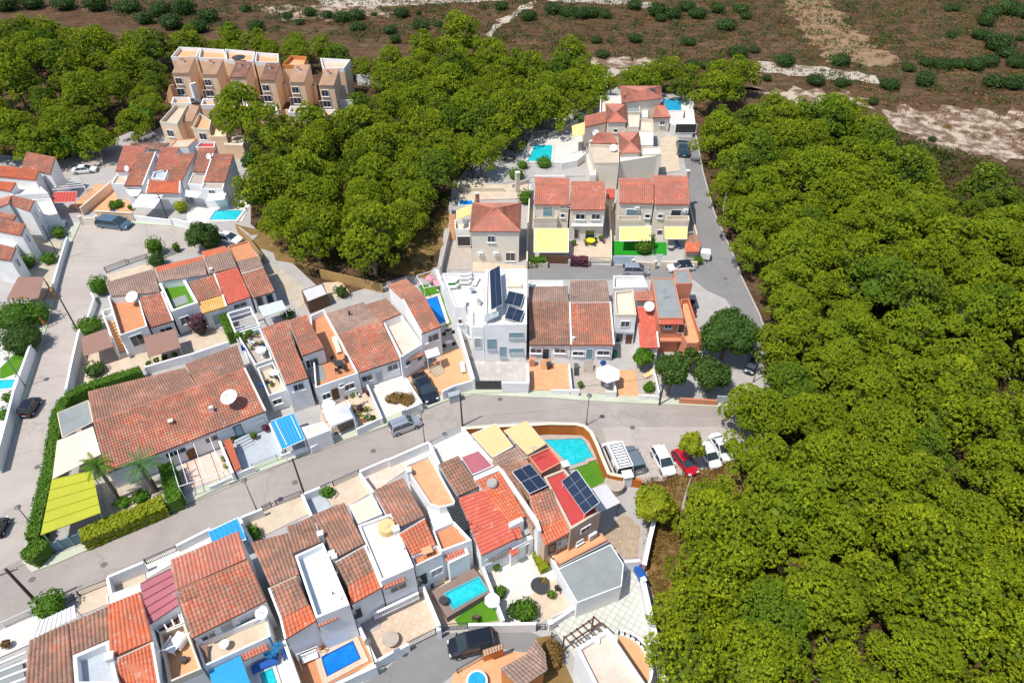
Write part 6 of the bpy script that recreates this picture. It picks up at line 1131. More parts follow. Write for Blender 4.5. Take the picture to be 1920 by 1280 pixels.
h = cH('gatehouse', 'little tiled gate roof beside the black van', 'gate roof', wall=orangew); h.roof(tTan, [(905, 1218), (944, 1205), (944, 1214), (908, 1228)], 2.6, 2.2, pitch=.3, row=.3, ov=.5); h.done()
m = M(); c = P((894, 1275), .8); t = T('hot_tub', 'round pale blue hot tub with white rim at the bottom edge', 'hot tub', (c.x, c.y, 0)); c.z = 0; m.cyl(c, c+Vector((0, 0, .75)), 1.0, n=24); t.part('tub', m, white); m = M(); m.cyl(c+Vector((0, 0, .72)), c+Vector((0, 0, .77)), .82, n=24); t.part('water', m, wSky)
fence('black railing of the hot tub terrace', [(858, 1262), (904, 1236)], 1.0, darkmetal, zp=0)
# raised cyan pool
m = M(); dk = [P(p, 1.15) for p in [(810, 1107), (840, 1092), (886, 1062), (922, 1107), (838, 1157)]]; t = T('pool_deck', 'raised brown deck around the bright cyan pool', 'deck', (dk[0].x, dk[0].y, 0)); m.prism(dk, 0); t.part('deck', m, plain('brown_decking', (.26, .18, .15)))
pool('p', 'bright cyan rectangular pool set in the raised brown deck', [(835, 1112), (897, 1082), (913, 1105), (850, 1140)], wTurq, plain('cyan_rim', (.10, .42, .46)), 1.22, .12, h=1.0)
# garden walls of the bottom row
GW = [('white party wall between large blue pool and sand patio', [(655, 1135), (706, 1242)], 1.6), ('white party wall between sand patio and cyan pool yard', [(778, 1062), (824, 1172)], 1.8), ('white party wall between cyan pool yard and white patio', [(886, 1012), (944, 1162)], 1.8), ('white party wall right of the white patio with cactus', [(1008, 995), (1046, 1066), (1086, 1136)], 1.6), ('white party wall left of the large blue pool', [(532, 1200), (560, 1280)], 2.2),
 ('white street wall below the sand patio', [(706, 1238), (766, 1206)], 1.4), ('white street wall below the green lawn', [(878, 1170), (1005, 1168)], 1.5), ('white stub wall left of the arched gates', [(819, 1180), (826, 1178)], 1.8), ('white street wall below the large blue pool', [(612, 1290), (705, 1247)], 1.8),
 ('white street-side wall of the blue slatted yard', [(394, 990), (330, 1022)], 1.2), ('white wall beside the blue sheet roof on the upper street', [(452, 969), (492, 953)], 1.4), ('white party wall right of the stone yard', [(566, 926), (584, 966)], 1.5), ('white street wall before the grey planted yard', [(570, 925), (600, 913)], 1.3), ('white party wall left of the pink terrace yard', [(674, 886), (700, 922)], 1.6), ('white street wall before the pink terrace', [(674, 883), (727, 860)], 1.4), ('white street wall with planter before the orange terrace', [(728, 861), (804, 828)], 1.5), ('white party wall right of the striped orange terrace yard', [(805, 830), (824, 870)], 1.6), ('white party wall beside the cream awnings', [(866, 800), (926, 868)], 2.4), ('white street wall of the enclosed sand yard', [(201, 1081), (268, 1053)], 1.8), ('white party wall at the left of the enclosed sand yard', [(201, 1083), (208, 1115)], 1.6), ('white wall left of the blue sheet roof', [(448, 970), (472, 1014)], 1.7)]
for l_, q, hh in GW: gwall(l_, q, hh, white, .28)
for l_, q in [('black gate of the pale stone yard, left leaf', [(492, 953), (508, 945)]), ('black railing of the pale stone yard', [(517, 942), (565, 924)]), ('black railing before the pink-white yard', [(624, 906), (673, 884)]), ('black railing beside the round bush on the street', [(115, 1128), (137, 1117)]), ('black railing of the green-edged yard', [(146, 1112), (201, 1090)]), ('black railing left of the red-brown tiled house', [(272, 1052), (330, 1027)]), ('white railing of the bright white yard', [(5, 1170), (66, 1142)]), ('grey railing of the white yard beside the cream awning', [(808, 830), (864, 804)])]: fence(l_, q, 1.0, plastic_w if 'white railing' in l_ else (greymetal if 'grey railing' in l_ else darkmetal), zp=.6, bt=.035)
fence('arched black double gate at the end of the street', [(827, 1182), (877, 1178)], 1.3, darkmetal, 'metal_gate', 'gate', zp=0); fence('black sliding gate of the sand patio', [(766, 1214), (818, 1188)], 1.2, darkmetal, 'metal_gate', 'gate', zp=0); fence('small black gate with the blue bag', [(1006, 1180), (1022, 1180)], 1.2, darkmetal, 'metal_gate', 'gate', zp=0)
t = T('balustrade', 'white balustrade stepping across the sand patio', 'balustrade', P((730, 1130), 0)); m = M(); mb = M(); a, b = P((700, 1152), 1.6), P((785, 1112), 1.6)
for z in (.95, .1): m.beam(Vector((a.x, a.y, z+.8)), Vector((b.x, b.y, z+.8)), .25, .12)
for k in range(24): o = a.lerp(b, (k+.5)/24); mb.box(Vector((o.x, o.y, 1.35)), (.09, .09, .8), .4)
t.part('rail', m, white); t.part('balusters', mb, white); m = M(); m.prism([Vector((x.x, x.y, .85)) for x in [a, b, P((775, 1096), .85), P((690, 1136), .85)]], 0); t.part('terrace', m, concrete)
th = House('garden_steps', 'grey steps left of the white balustrade on the sand patio', 'steps', white); th.cen = [P((690, 1170), 0)]; th.stairs((682, 1152), (696, 1186), .85, .06, 2.2, concrete, 5); th.done()
awning('blue ribbed sheet roof on the street beside the brown tiles', [(391, 996), (444, 971), (462, 1010), (404, 1030)], [2.9, 2.9, 3.1, 3.1], blueaw, 'sheet_roof', 'sheet roof', ribs=6, ribm=plain('blue_rib', (.08, .40, .70), bm=0), fr=plastic_w, legs=(0, 1))
awning('white slatted canopy above the bright white yard', [(75, 1163), (139, 1134), (142, 1158), (62, 1197)], [4.2, 4.2, 4.8, 4.8], whitefl, 'flat_canopy', 'canopy', legs=(0, 1), ribs=8, ribm=white)
patch('patio', [(-20, 1190), (75, 1150), (139, 1136), (60, 1205), (-20, 1240)], whitefl, .15)
t = T('pergola', 'white beamed pergola at the bottom left corner', 'pergola', P((20, 1260), 0)); m = M(); q = [P(p, 3.0) for p in [(-20, 1252), (50, 1222), (56, 1268), (-20, 1296)]]
for k in range(4): m.beam(q[0].lerp(q[3], k/3), q[1].lerp(q[2], k/3), .18)
t.part('beams', m, white); m = M(); m.prism([Vector((x.x, x.y, .4)) for x in [P(p, .4) for p in [(-20, 1262), (40, 1236), (50, 1290), (-20, 1300)]]], 0); t.part('base', m, greyroof)
# ================================================================ remaining pools
pool('p', 'narrow vivid blue pool between white wall and brown roof', [(797, 562), (820, 555), (836, 603), (818, 609)], wBlue, whitefl, .24, .5, poolline)
pool('p', 'turquoise kite-shaped pool beside the bamboo fence', [(404, 394), (456, 394), (442, 412), (392, 412)], wTurq, whitefl, .24, .5); pool('p', 'turquoise villa pool behind the glass fence', [(1003, 272), (1036, 272), (1033, 303), (989, 302)], wTurq, whitefl, .24, .5)
pool('p', 'sky blue pool at the top beside the highest villa', [(1239, 186), (1276, 186), (1278, 207), (1249, 207)], wSky, whitefl, .24, .4); pool('p', 'slim light blue pool at the left picture edge', [(-14, 713), (28, 711), (22, 727), (-20, 731)], wTurq, whitefl, .24, .3)
pool('p', 'small blue covered pool behind the hip-roofed house', [(863, 376), (886, 376), (886, 384), (862, 384)], wBlue, whitefl, .24, .3)
# ================================================================ vehicles
silver = carpaint('silver', (.50, .53, .56), .6); cwhite = carpaint('white', (.80, .80, .80), 0); black = carpaint('black', (.012, .014, .02), .3); navy = carpaint('dark_blue', (.015, .022, .035), .3); bluegrey = carpaint('blue_grey', (.14, .22, .28), .6); gold = carpaint('grey_green', (.27, .33, .35), .6); redp = carpaint('red', (.50, .01, .02), .1); teal = carpaint('dark_teal', (.01, .05, .055), .5)
car('black hatchback driving down the left street beside the long white wall', (44, 779), (68, 744), black, 'suv')
car('blue-grey estate car parked at the head of the cul-de-sac', (185, 414), (243, 421), bluegrey, 'mpv', W=1.95); car('small white car in the drive beside the left terrace', (77, 421), (122, 416), cwhite, 'hatch'); car('white saloon on the back road behind the pergola', (135, 319), (181, 315), cwhite, 'sedan')
car('white saloon half hidden by the dark shrub at the cul-de-sac', (404, 440), (451, 450), cwhite, 'sedan'); car('silver estate car parked on the main street', (731, 806), (787, 785), silver, 'suv', W=1.85)
car('black saloon parked in the orange driveway', (783, 700), (811, 751), navy, 'sedan', W=1.85); car('grey-green people carrier beside the white panel van', (1200, 884), (1176, 836), gold, 'suv'); car('white hatchback standing alone in the parking row', (1230, 836), (1258, 889), cwhite, 'hatch', H=1.5)
car('red car half covered by the flowering tree', (1268, 843), (1302, 888), redp, 'hatch'); car('white car seen through the thin tree branches', (1316, 830), (1345, 875), cwhite, 'hatch'); car('white car tucked under the edge of the pine wood', (1338, 813), (1370, 862), cwhite, 'sedan')
car('big black people carrier parked in the lower street', (928, 1196), (840, 1216), black, 'mpv', W=1.95, H=1.8); car('silver people carrier parked in the cross street', (1167, 505), (1217, 506), silver, 'mpv', W=1.85); car('white car with black roof behind the terracotta house', (1300, 497), (1252, 501), cwhite, 'hatch', roofm=black)
car('dark teal car parked at the top of the east lane', (1283, 291), (1280, 262), teal, 'sedan', W=1.9); car('dark car with pale windscreen under the trees in the lane', (1412, 676), (1404, 697), navy, 'hatch'); car('dark car cut by the left picture edge', (-12, 1005), (6, 968), black, 'hatch')
t = car('white long panel van with slatted roof rack behind the orange wall', (1171, 893), (1142, 828), cwhite, 'van', W=2.0, H=2.35, name='panel_van', cat='van'); c, u, v, LL, Hh, hw = t.uv
m = M()
for s_ in (-1, 1): m.beam(c-u*LL*.46+v*s_*hw*.62+Vector((0, 0, Hh+.14)), c+u*LL*.16+v*s_*hw*.62+Vector((0, 0, Hh+.14)), .06)
for k in range(9): o = c-u*LL*.45+u*LL*.6*k/8+Vector((0, 0, Hh+.13)); m.beam(o-v*hw*.62, o+v*hw*.62, .05)
t.part('roof_rack', m, darkmetal); m = M(); m.box(c-u*LL*.12+Vector((0, 0, (1.1+Hh)/2)), (LL*.70, hw*1.72, Hh-1.12), axes=(u, v, Vector((0, 0, 1)))); t.part('cargo_body', m, cwhite)
car('white van parked beside the peach apartment garden', (262, 259), (287, 248), cwhite, 'van', H=2.2, name='panel_van', cat='van')
car('pale car in front of the first peach apartments', (354, 190), (372, 188), silver, 'hatch')
c = P((1321, 478), .8); c.z = 0; t = T('box_trailer', 'small white box trailer standing in the east lane', 'trailer', c); m = M(); m.box(c+Vector((0, 0, 1.0)), (1.7, 1.5, 1.2), -.2); t.part('box', m, plastic_w)
for s_ in (-1, 1): m = M(); m.cyl(c+Vector((.9*s_, -.1, .3)), c+Vector((.75*s_, -.1, .3)), .3, n=12); t.part('wheel', m, rubber)
m = M(); m.beam(c+Vector((0, -.7, .45)), c+Vector((.2, -1.6, .4)), .08); t.part('drawbar', m, darkmetal)
# ================================================================ poles and lamps
pole('dark wooden pole rising beside the curved orange wall', (867, 798), None, 6.0, woodpole, cross=False); pole('dark wooden pole at the grey planted yard on the main street', (571, 927), None, 6.6, woodpole, cross=False); pole('wooden pole with crossarm at the bottom left junction', (74, 1134), None, 7.0, woodpole, r=.17); pole('dark leaning pole at the stair house corner of the left street', (146, 620), None, 6.2, woodpole, cross=False)
pole('rusty pole beside the cypress trees on the main street', (1236, 759), None, 5.6, woodpole, cross=False); pole('dark steel pole before the white garage awning', (318, 420), None, 6.0, darkmetal, cross=True); pole('black pole of the left terrace gardens', (113, 487), None, 6.8, darkmetal, r=.08, cross=False)
for lab, p, hh in [('street lamp at the white arched corner post of the black gate yard', (482, 957), 5.4), ('street lamp beside the silver estate car', (797, 832), 5.6), ('street lamp above the curved orange pool wall', (1099, 797), 5.2), ('street lamp at the corner of the large blue pool', (707, 1257), 5.8), ('street lamp leaning over the left long white wall', (48, 725), 5.0), ('thin street lamp at the lime canvas corner', (76, 1003), 5.0), ('street lamp in front of the pine wood beside the lane', (1412, 716), 5.2)]: lamp(lab, p, hh)
def cable(lab, a, ha, b, hb, sag=.6):
    A = P(a, 0)+Vector((0, 0, ha)); B = P(b, 0)+Vector((0, 0, hb)); m = M(); pr = A
    for k in range(1, 13): f = k/12; o = A.lerp(B, f)-Vector((0, 0, sag*4*f*(1-f))); m.beam(pr, o, .025); pr = o
    single('overhead_cable', m, darkmetal, lab, 'cable', A)
cable('overhead cable from junction pole to grey yard pole', (74, 1134), 6.7, (571, 927), 6.4); cable('overhead cable from grey yard pole to orange wall pole', (571, 927), 6.4, (867, 798), 5.8); cable('overhead cable from orange wall pole to cypress pole', (867, 798), 5.8, (1236, 759), 5.4)
# ================================================================ umbrellas, furniture, pots
parasol('white hexagonal parasol over the stone patio', (1140, 700), 0, 1.75, 2.3, whiteaw, n=6); parasol('white parasol at the corner of the green lawn pool yard', (923, 1124), 0, .8, 1.9, whiteaw)
parasol('pink parasol of the turf garden, upper one', (806, 520), 0, .8, 1.6, pinkpl); parasol('pink parasol of the turf garden, lower one', (821, 529), 0, .8, 1.6, pinkpl); parasol('white round parasol crowding the planted roof terrace', (489, 655), 2.5, .7, 1.4, whiteaw); parasol('black parasol on the apartment roof terrace', (447, 107), 7.0, 1.6, 1.6, darkmetal); parasol('white oval parasol beside the arched brown door', (616, 758), 0, .9, 2.0, whiteaw)
table('yellow round table on the duplex patio', (1107, 457), .05, .8, plain('yellow_plastic', (.70, .62, .03), bm=0))
for i, p in enumerate([(1099, 461), (1114, 461), (1104, 452), (1117, 456)]): chair_thing('dark garden chair tucked round the yellow table', p, .06, i*1.6, darkmetal, 'chairs around the yellow table')
for i, (p, l_) in enumerate([((1037, 700), None)][:0]): pass
lounger('sand coloured lounger near the cypress garden gate', (1216, 704), .06, .6, creamaw); lounger('black sunbed cover on the stone patio', (1080, 696), .06, 1.5, darkmetal)
lounger('dark blue sunbed under the yellow lane awning', (1271, 462), .06, 1.9, plastic_b); table('pale table on the turf beside the blue sunbed', (1256, 468), .06, .6, greymetal); lounger('grey-lidded sunbed beside the white driveway wall', (868, 692), .06, 1.75, greyaw)
lounger('pale recliner on the sand patio near the steps', (740, 1139), .06, .6, whiteaw)
t = table('large grey square table in the white cactus patio', (1011, 1103), .06, .9, darkmetal); table('weathered wooden table by the sand patio wall', (734, 1203), .06, .8, stonefl); table('round black iron table on the brown pool deck', (832, 1131), 1.16, .45, darkmetal)
chair_thing('black reclining chair by the white cactus patio wall', (1048, 1107), .06, 1, darkmetal, big=1.4); chair_thing('dark rattan seat on the edge of the lawn', (893, 1162), .06, 1.2, wicker, big=1.3); chair_thing('white plastic chair on the white slab patio', (672, 744), .06, 1.2, plastic_w)
m = M(); c = P((808, 1091), .7); c.z = 0; m.cyl(c, c+Vector((0, 0, .9)), .38, n=14); m.cyl(c+Vector((0, 0, .9)), c+Vector((0, 0, 1.02)), .42, .1, n=14); single('blue_drum', m, plastic_b, 'blue drum with lid beside the cyan pool deck', 'drum', c)
for i, (p, cl, l_) in enumerate([((536, 1225), plastic_b, 'blue bin beside the blue spiral stair'), ((1152, 664), plain('green_plastic', (.02, .16, .10), bm=0), 'green bin in the narrow patio beside the brown roof'), ((505, 664), None, ''), ((1029, 686), darkmetal, 'black bin at the back of the plain orange patio')]):
    if not l_: continue
    c = P(p, .5); c.z = 0; t = T('rubbish_bin', l_, 'bin', c); m = M(); m.box(c+Vector((0, 0, .5)), (.55, .6, 1.0), .3); t.part('body', m, cl); m = M(); m.box(c+Vector((0, 0, 1.03)), (.6, .68, .07), .3); t.part('lid', m, cl)
m = M(); c = P((852, 742), .9); m.box(Vector((c.x, c.y, .65)), (1.5, .75, 1.3), .33); m.box(Vector((c.x, c.y, 1.33)), (1.6, .85, .08), .33); single('waste_container', m, greymetal, 'grey lidded waste container on the street kerb', 'container', (c.x, c.y, 0))
m = M(); c = P((1131, 680), .9); m.cyl(c+Vector((0, -.05, 0)), c+Vector((0, .12, 0)), .42, .42, n=18); m.cyl(c+Vector((0, -.08, 0)), c+Vector((0, .13, 0)), .22, .22, n=18, k=0); single('swim_ring', m, plastic_b, 'blue swim ring hanging on the white wall', 'swim ring', c)
for i, p in enumerate([(450, 636), (462, 641), (470, 632)]): pot(['first green pot plant from the left on the planted terrace', 'second green pot plant from the left on the planted terrace', 'third green pot plant from the left on the planted terrace'][i], p, 2.5, .28, bushleaf, .5)
for i, p in enumerate([(461, 660), (474, 648), (498, 662)]): chair_thing(['blue chair at the left of the planted terrace', 'white chair in the middle of the planted terrace', 'green-blue chair at the right of the planted terrace'][i], p, 2.5, i, [plastic_b, plastic_w, glassb][i], big=1.3)
table('white table crowding the lower narrow roof terrace', (516, 706), 2.2, .6, plastic_w); chair_thing('black chair beside the white table of the lower narrow terrace', (524, 714), 2.2, 1, darkmetal, big=1.3); chair_thing('blue chair on the lower narrow roof terrace', (494, 728), 2.2, 1, plastic_b, big=1.2)
POTS = [((282, 688), 'small clay pot in the white strip behind the long roof, left'), ((296, 682), 'small clay pot in the white strip behind the long roof, second'), ((312, 676), 'small clay pot in the white strip behind the long roof, third'), ((330, 671), 'small clay pot in the white strip behind the long roof, right'), ((478, 822), 'clay pot plant beside the teal door'), ((440, 826), 'tall clay pot plant left of the doorstep'), ((500, 808), 'pink flower pot beside the blue pergola'), ((1020, 1094), 'brown pot plant on the white cactus patio'), ((930, 1068), 'green square potted shrub at the white patio wall'), ((1033, 1120), 'cactus pot row at the white patio edge'), ((1297, 572), 'first red pot on the orange balcony'), ((1299, 584), 'second red pot on the orange balcony'), ((1300, 594), 'third red pot on the orange balcony'), ((700, 790), 'yellow flower pot in the white rose garden'), ((676, 770), 'red flower pot in the white rose garden'), ((692, 742), 'red flower pot by the white party wall'), ((1088, 726), 'green pot plant at the stone patio wall'), ((1076, 460), 'flower pot left of the yellow table'), ((1126, 452), 'flower pot right of the yellow table'), ((16, 1212), 'ochre potted palm on the bright white yard'), ((246, 394), 'pot plant against the peach wall top')]
for p, l_ in POTS: pot(l_, p, .07, .26, bougleaf if ('red' in l_ or 'pink' in l_) else (brownleaf if 'ochre' in l_ or 'brown' in l_ else bushleaf), .38)
t = T('swing_frame', 'white metal swing frame over the pink parasols', 'swing frame', P((800, 520), 0)); m = M(); q = [P(p, 2.4) for p in [(781, 517), (815, 506), (826, 534), (795, 540)]]
for i in range(4): m.beam(q[i], q[(i+1) % 4], .08)
t.part('top_frame', m, plastic_w)
for x in q: m = M(); m.beam(Vector((x.x, x.y, 0)), x, .08); t.part('leg', m, plastic_w)
# motorbikes beside the narrow pool house
for p, l_ in [((841, 622), 'motorbike parked below the narrow blue pool'), ((842, 644), 'white scooter parked before the side wall')]:
    c = P(p, .5); c.z = 0; t = T('motorbike', l_, 'motorbike', c); m = M(); m.beam(c+Vector((-.5, -.1, .75)), c+Vector((.5, .25, .8)), .28, .3); t.part('body', m, plastic_w if 'white' in l_ else darkmetal)
    for s_ in (-1, 1): m = M(); o = c+Vector((.68*s_, .22*s_, .3)); m.cyl(o-Vector((-.02, .06, 0)), o+Vector((-.02, .06, 0)), .3, n=12); t.part('wheel', m, rubber)
    m = M(); m.beam(c+Vector((.45, -.15, 1.05)), c+Vector((.35, .55, 1.05)), .05); t.part('handlebar', m, darkmetal)
# shed roof in the gravel garden
h = cH('garden_shed', 'grey flat-roofed garden shed in the gravel garden', 'shed', wall=woodb); h.flat(greyaw, [(565, 544), (604, 531), (614, 551), (576, 566)], 2.3, .06, th=.1); h.done()
# ================================================================ shrubs, hedges, single trees
hedge('long clipped hedge curving round the lime canvas corner', [(262, 690), (212, 706), (165, 720), (122, 742), (104, 775), (99, 815), (88, 880), (72, 945), (58, 1005)], 2.0, 1.5, bushleaf, 90, .16)
hedge('square clipped hedge block at the bottom left corner', [(50, 1020), (76, 1032)], 1.9, 2.2, bushleaf, 200, .16); hedge('bright yellow-green hedge along the main street', [(150, 1003), (200, 982), (250, 962), (306, 938)], 1.8, 1.9, limeleaf, 190, .2); hedge('mossy brownish hedge column beside the pink patio', [(309, 868), (318, 900), (325, 938)], 2.1, 1.6, bushleaf, 170, .18)
hedge('narrow bright hedge along the white patio wall', [(1006, 1030), (1022, 1064)], 1.2, .9, limeleaf, 160, .15); hedge('dark clipped hedge of the left duplex street wall', [(994, 484), (1024, 484)], 1.6, 1.2, bushleaf, 140, .16)
hedge('bougainvillea hedge in front of the round yellow table', [(1070, 482), (1103, 484)], 1.5, 1.2, bougleaf, 160, .16); hedge('green vine covered wall of the white pergola', [(418, 588), (432, 622)], 2.2, 1.2, bushleaf, 140, .17); hedge('flower bed hedge in the peach terraced garden', [(205, 382), (228, 378)], .8, 2.0, bushleaf, 120, .18)
SH = [('round bright bush at the stair house corner', (185, 535), 1.7, 3.2, bushleaf, 600), ('dense bush between stair house and left street wall', (168, 610), 2.3, 2.2, bushleaf, 600), ('dark rounded bush behind the clipped hedge', (178, 692), 1.7, 1.6, darkleaf, 350), ('leafy green bush at the cul-de-sac gate, upper', (289, 460), 1.7, 3.4, bushleaf, 450), ('dark green bush at the cul-de-sac gate, lower', (293, 486), 1.7, 2.6, darkleaf, 450), ('tiny round clipped bush by the black gate', (330, 463), .8, 1.8, bushleaf, 160),
 ('round dark bush beside the lowest terrace house', (49, 490), 1.7, 2.2, bushleaf, 300), ('round bush inside the left street garden wall', (91, 483), 1.5, 2.0, bushleaf, 300), ('bush beside the drive of the small white car', (108, 434), 1.5, 2.2, bushleaf, 300), ('bright bush on the street by the bottom left gates', (93, 1134), 1.8, 3.0, bushleaf, 600), ('big round light bush below the white cactus patio', (985, 1143), 1.5, 2.2, bushleaf, 500), ('grey-leaved shrub beside the round light bush', (966, 1143), 1.1, 1.6, darkleaf, 220), ('small round bush in the white patio corner', (938, 1110), .8, 1.3, bushleaf, 220), ('brown dry shrub beside the bottom white house', (1032, 1225), 1.7, 1.8, brownleaf, 450),
 ('green shrub at the upper left of the stone yard', (475, 998), 1.0, 1.5, bushleaf, 240), ('round shrub on the wall by the black gates', (614, 922), .9, 1.2, bushleaf, 220), ('green shrub below the villa pool, right', (1020, 303), 1.9, 2.4, bushleaf, 300), ('green shrub below the villa pool, left', (980, 308), 1.4, 1.8, bushleaf, 240), ('green shrub cluster left of the duplex driveway', (968, 325), 2.0, 2.2, bushleaf, 320), ('green tree behind the chimney of the hip-roofed house', (985, 368), 1.6, 3.0, bushleaf, 320), ('dark shrub between the two duplexes', (1143, 330), 1.5, 3.5, darkleaf, 320), ('round tree on the green turf of the right duplex', (1207, 462), 1.7, 2.6, bushleaf, 500), ('small tree in front of the right duplex door', (1220, 452), 1.0, 3.0, bushleaf, 240), ('plant at the beige wall by the lane corner', (1309, 488), .9, 1.5, bushleaf, 180),
 ('green shrub at the lemon tree garden front', (1217, 725), 1.0, 1.3, bushleaf, 260), ('banana plant on the white awning patio', (338, 386), 1.5, 2.4, limeleaf, 240), ('bushy flower border in the peach terraced garden', (215, 384), 1.3, 1.3, bushleaf, 200), ('low garden shrubs left of the yellow canvas', (1085, 222), 1.6, 1.6, bushleaf, 220), ('dusky pink bougainvillea climbing beside the turf terrace', (372, 608), 1.5, 3.6, bougleaf, 600), ('rosemary border in the white rose garden', (740, 746), 1.3, .8, brownleaf, 260), ('rose bed of the black car driveway house', (764, 748), 1.3, .8, brownleaf, 260), ('dark cypress in the gravel garden', (640, 545), 1.2, 2.2, darkleaf, 260), ('shrub at the arched opening house corner', (540, 590), 1.2, 1.4, darkleaf, 200), ('dark green shrub by the black car on the cul-de-sac', (392, 445), 2.6, 3.6, darkleaf, 700), ('pale green bush beside the lime canvas gate', (262, 930), 1.2, 1.2, bushleaf, 200), ('dense green tree mass in the left street garden, upper', (28, 590), 3.6, 4.5, bushleaf, 1500), ('yellowish green tree mass in the left street garden, lower', (40, 632), 3.4, 4.2, darkleaf, 1500), ('green tree beside the orange garden wall piece', (70, 585), 2.0, 3.6, bushleaf, 600), ('small round bush on the left white poolside floor', (8, 775), 1.2, 1.4, bushleaf, 200), ('small shrub by the left white poolside wall', (16, 745), .9, 1.2, bushleaf, 160), ('small planting beside the palm shadow', (230, 942), 1.0, .8, bushleaf, 160)]
for l_, p, r, hh, mt, n in SH: bush(l_, p, r, hh, mt, z=0, n=n, s=.17, name='bush')
palm('smaller palm at the edge of the lime canvas', (182, 872), 6.2, 1.9, bushleaf, 18, 3, tr=.2); palm('larger pale palm in front of the long brown roof', (264, 872), 4.8, 2.4, palmleaf, 24, 5, tr=.3)
# broadleaf trees with their own shape
def broad(label, p, h, r, mat, seed, n=1500, s=.26, name='broadleaf_tree', zz=None, lobes=9, pz=None):
    random.seed(seed); c = P(p, h*.62 if pz is None else pz); b = Vector((c.x, c.y, 0)); t = T(name, label, 'tree', b); m = M(); m.tube([b, b+Vector((.1, .1, h*.3)), b+Vector((0, 0, h*.6))], [.24, .2, .1]); cr = M(); cr.att = []
    for i in range(lobes):
        a = 2.4*i; q = r*.62*math.sqrt((i+.4)/lobes); lr = r*random.uniform(.36, .5); z = h*(.78-.32*(q/r)**1)+random.uniform(-.1, .06)*h; cc = Vector((c.x+q*math.cos(a), c.y+q*math.sin(a), z)); blob(cr, cc, lr*.8, lr*.8*(zz or 1), .15); leafball(cr, cc, lr, lr*(zz or 1), n//lobes, s, random.uniform(.2, .8))
        if i % 2: m.tube([b+Vector((0, 0, h*.45)), cc], [.1, .04], 5)
    t.part('trunk', m, pine_bark); t.part('crown', cr, mat); return t
broad('large dark leafy tree right of the orange balcony', (1366, 622), 8, 4.4, darkleaf, 3, 5200, .24, lobes=14); broad('dark leafy tree beside the salmon street wall', (1335, 700), 5.5, 3.0, darkleaf, 4, 3000, .22); broad('tall dark green tree against the red roof house', (1262, 690), 8, 2.4, darkleaf, 5, 3600, .22, zz=1.5, lobes=12); broad('slim dark tree under the terracotta house', (1296, 668), 4.5, 1.4, darkleaf, 6, 900, .2)
broad('small lemon tree in the patio beside the red roof', (1206, 668), 3.8, 1.6, bushleaf, 7, 1300, .2); broad('feathery green tree in front of the cul-de-sac white car', (375, 437), 5, 2.9, darkleaf, 8, 2000, .24)
broad('thin yellow-green tree leaning over the red car', (1297, 832), 6.6, 1.9, limeleaf, 9, 620, .22, zz=1.1, lobes=7); broad('isolated yellow-green pine at the top of the cobbled yard', (1229, 943), 6.0, 2.5, limeleaf, 10, 3600, .20, lobes=15, zz=.7)
broad('dark cypress shrub tree behind the peach awning house', (470, 300), 5, 2.2, darkleaf, 12, 900, .26); broad('dark green tree behind the apartments car park', (250, 222), 6, 4.0, bushleaf, 13, 1600, .3); broad('dark green tree beside the back road bend', (128, 268), 5.5, 4.2, bushleaf, 14, 1600, .3); broad('dark green shrub tree nearest the back road', (180, 262), 5.0, 3.6, darkleaf, 15, 1400, .3); broad('grey-green olive tree on the right edge of the east wood', (1790, 770), 6, 3.4, darkleaf, 16, 2400, .24)
m = M(); b = P((1316, 960), 0); q = P((1298, 985), 0)
def snag(lab, pts, r0, name='dead_tree'):
    m = M(); rs = [r0*(1-.8*i/(len(pts)-1)) for i in range(len(pts))]; m.tube(pts, rs, 6)
    for i in range(1, len(pts)-1):
        for k in (-1, 1): m.tube([pts[i], pts[i]+Vector((k*1.0, .3*k, .6)), pts[i]+Vector((k*1.6, .1, 1.3))], [r0*.3, r0*.18, r0*.06], 4)
    single(name, m, plain('grey_deadwood_'+str(len(lab)), (.38, .36, .34), (.30, .28, .26), bm=0), lab, 'dead tree', pts[0])
snag('pale leaning bare trunk below the red car', [P((1280, 955), 0), P((1286, 925), 1.5), P((1297, 890), 3.4)], .22); snag('grey forked dead tree beside the rusty clearing', [P((1322, 1050), 0), P((1316, 1025), 1.5), P((1306, 1000), 2.6), P((1318, 985), 3.4)], .18); snag('white bare dead tree on the wood edge beside the lane', [P((1366, 415), 0), P((1356, 395), 3), P((1362, 360), 6)], .16)
# ================================================================ PINES
leaf_mat_now[0] = pineleaf
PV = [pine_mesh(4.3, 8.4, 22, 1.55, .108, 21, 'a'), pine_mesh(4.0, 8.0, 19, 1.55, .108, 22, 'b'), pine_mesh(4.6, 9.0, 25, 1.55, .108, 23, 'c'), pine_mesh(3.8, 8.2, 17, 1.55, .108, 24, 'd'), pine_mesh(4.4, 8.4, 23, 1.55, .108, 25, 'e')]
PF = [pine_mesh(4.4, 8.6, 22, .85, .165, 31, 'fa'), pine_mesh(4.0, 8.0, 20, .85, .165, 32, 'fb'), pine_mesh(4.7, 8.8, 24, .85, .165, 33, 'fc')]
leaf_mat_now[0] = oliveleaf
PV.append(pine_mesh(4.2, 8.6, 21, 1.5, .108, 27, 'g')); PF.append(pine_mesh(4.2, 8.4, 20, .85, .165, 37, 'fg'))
def inside(p, poly):
    x, y = p; r = False; n = len(poly)
    for i in range(n):
        x1, y1 = poly[i]; x2, y2 = poly[i-1]
        if (y1 > y) != (y2 > y) and x < (x2-x1)*(y-y1)/(y2-y1)+x1: r = not r
    return r
random.seed(99); placed = []
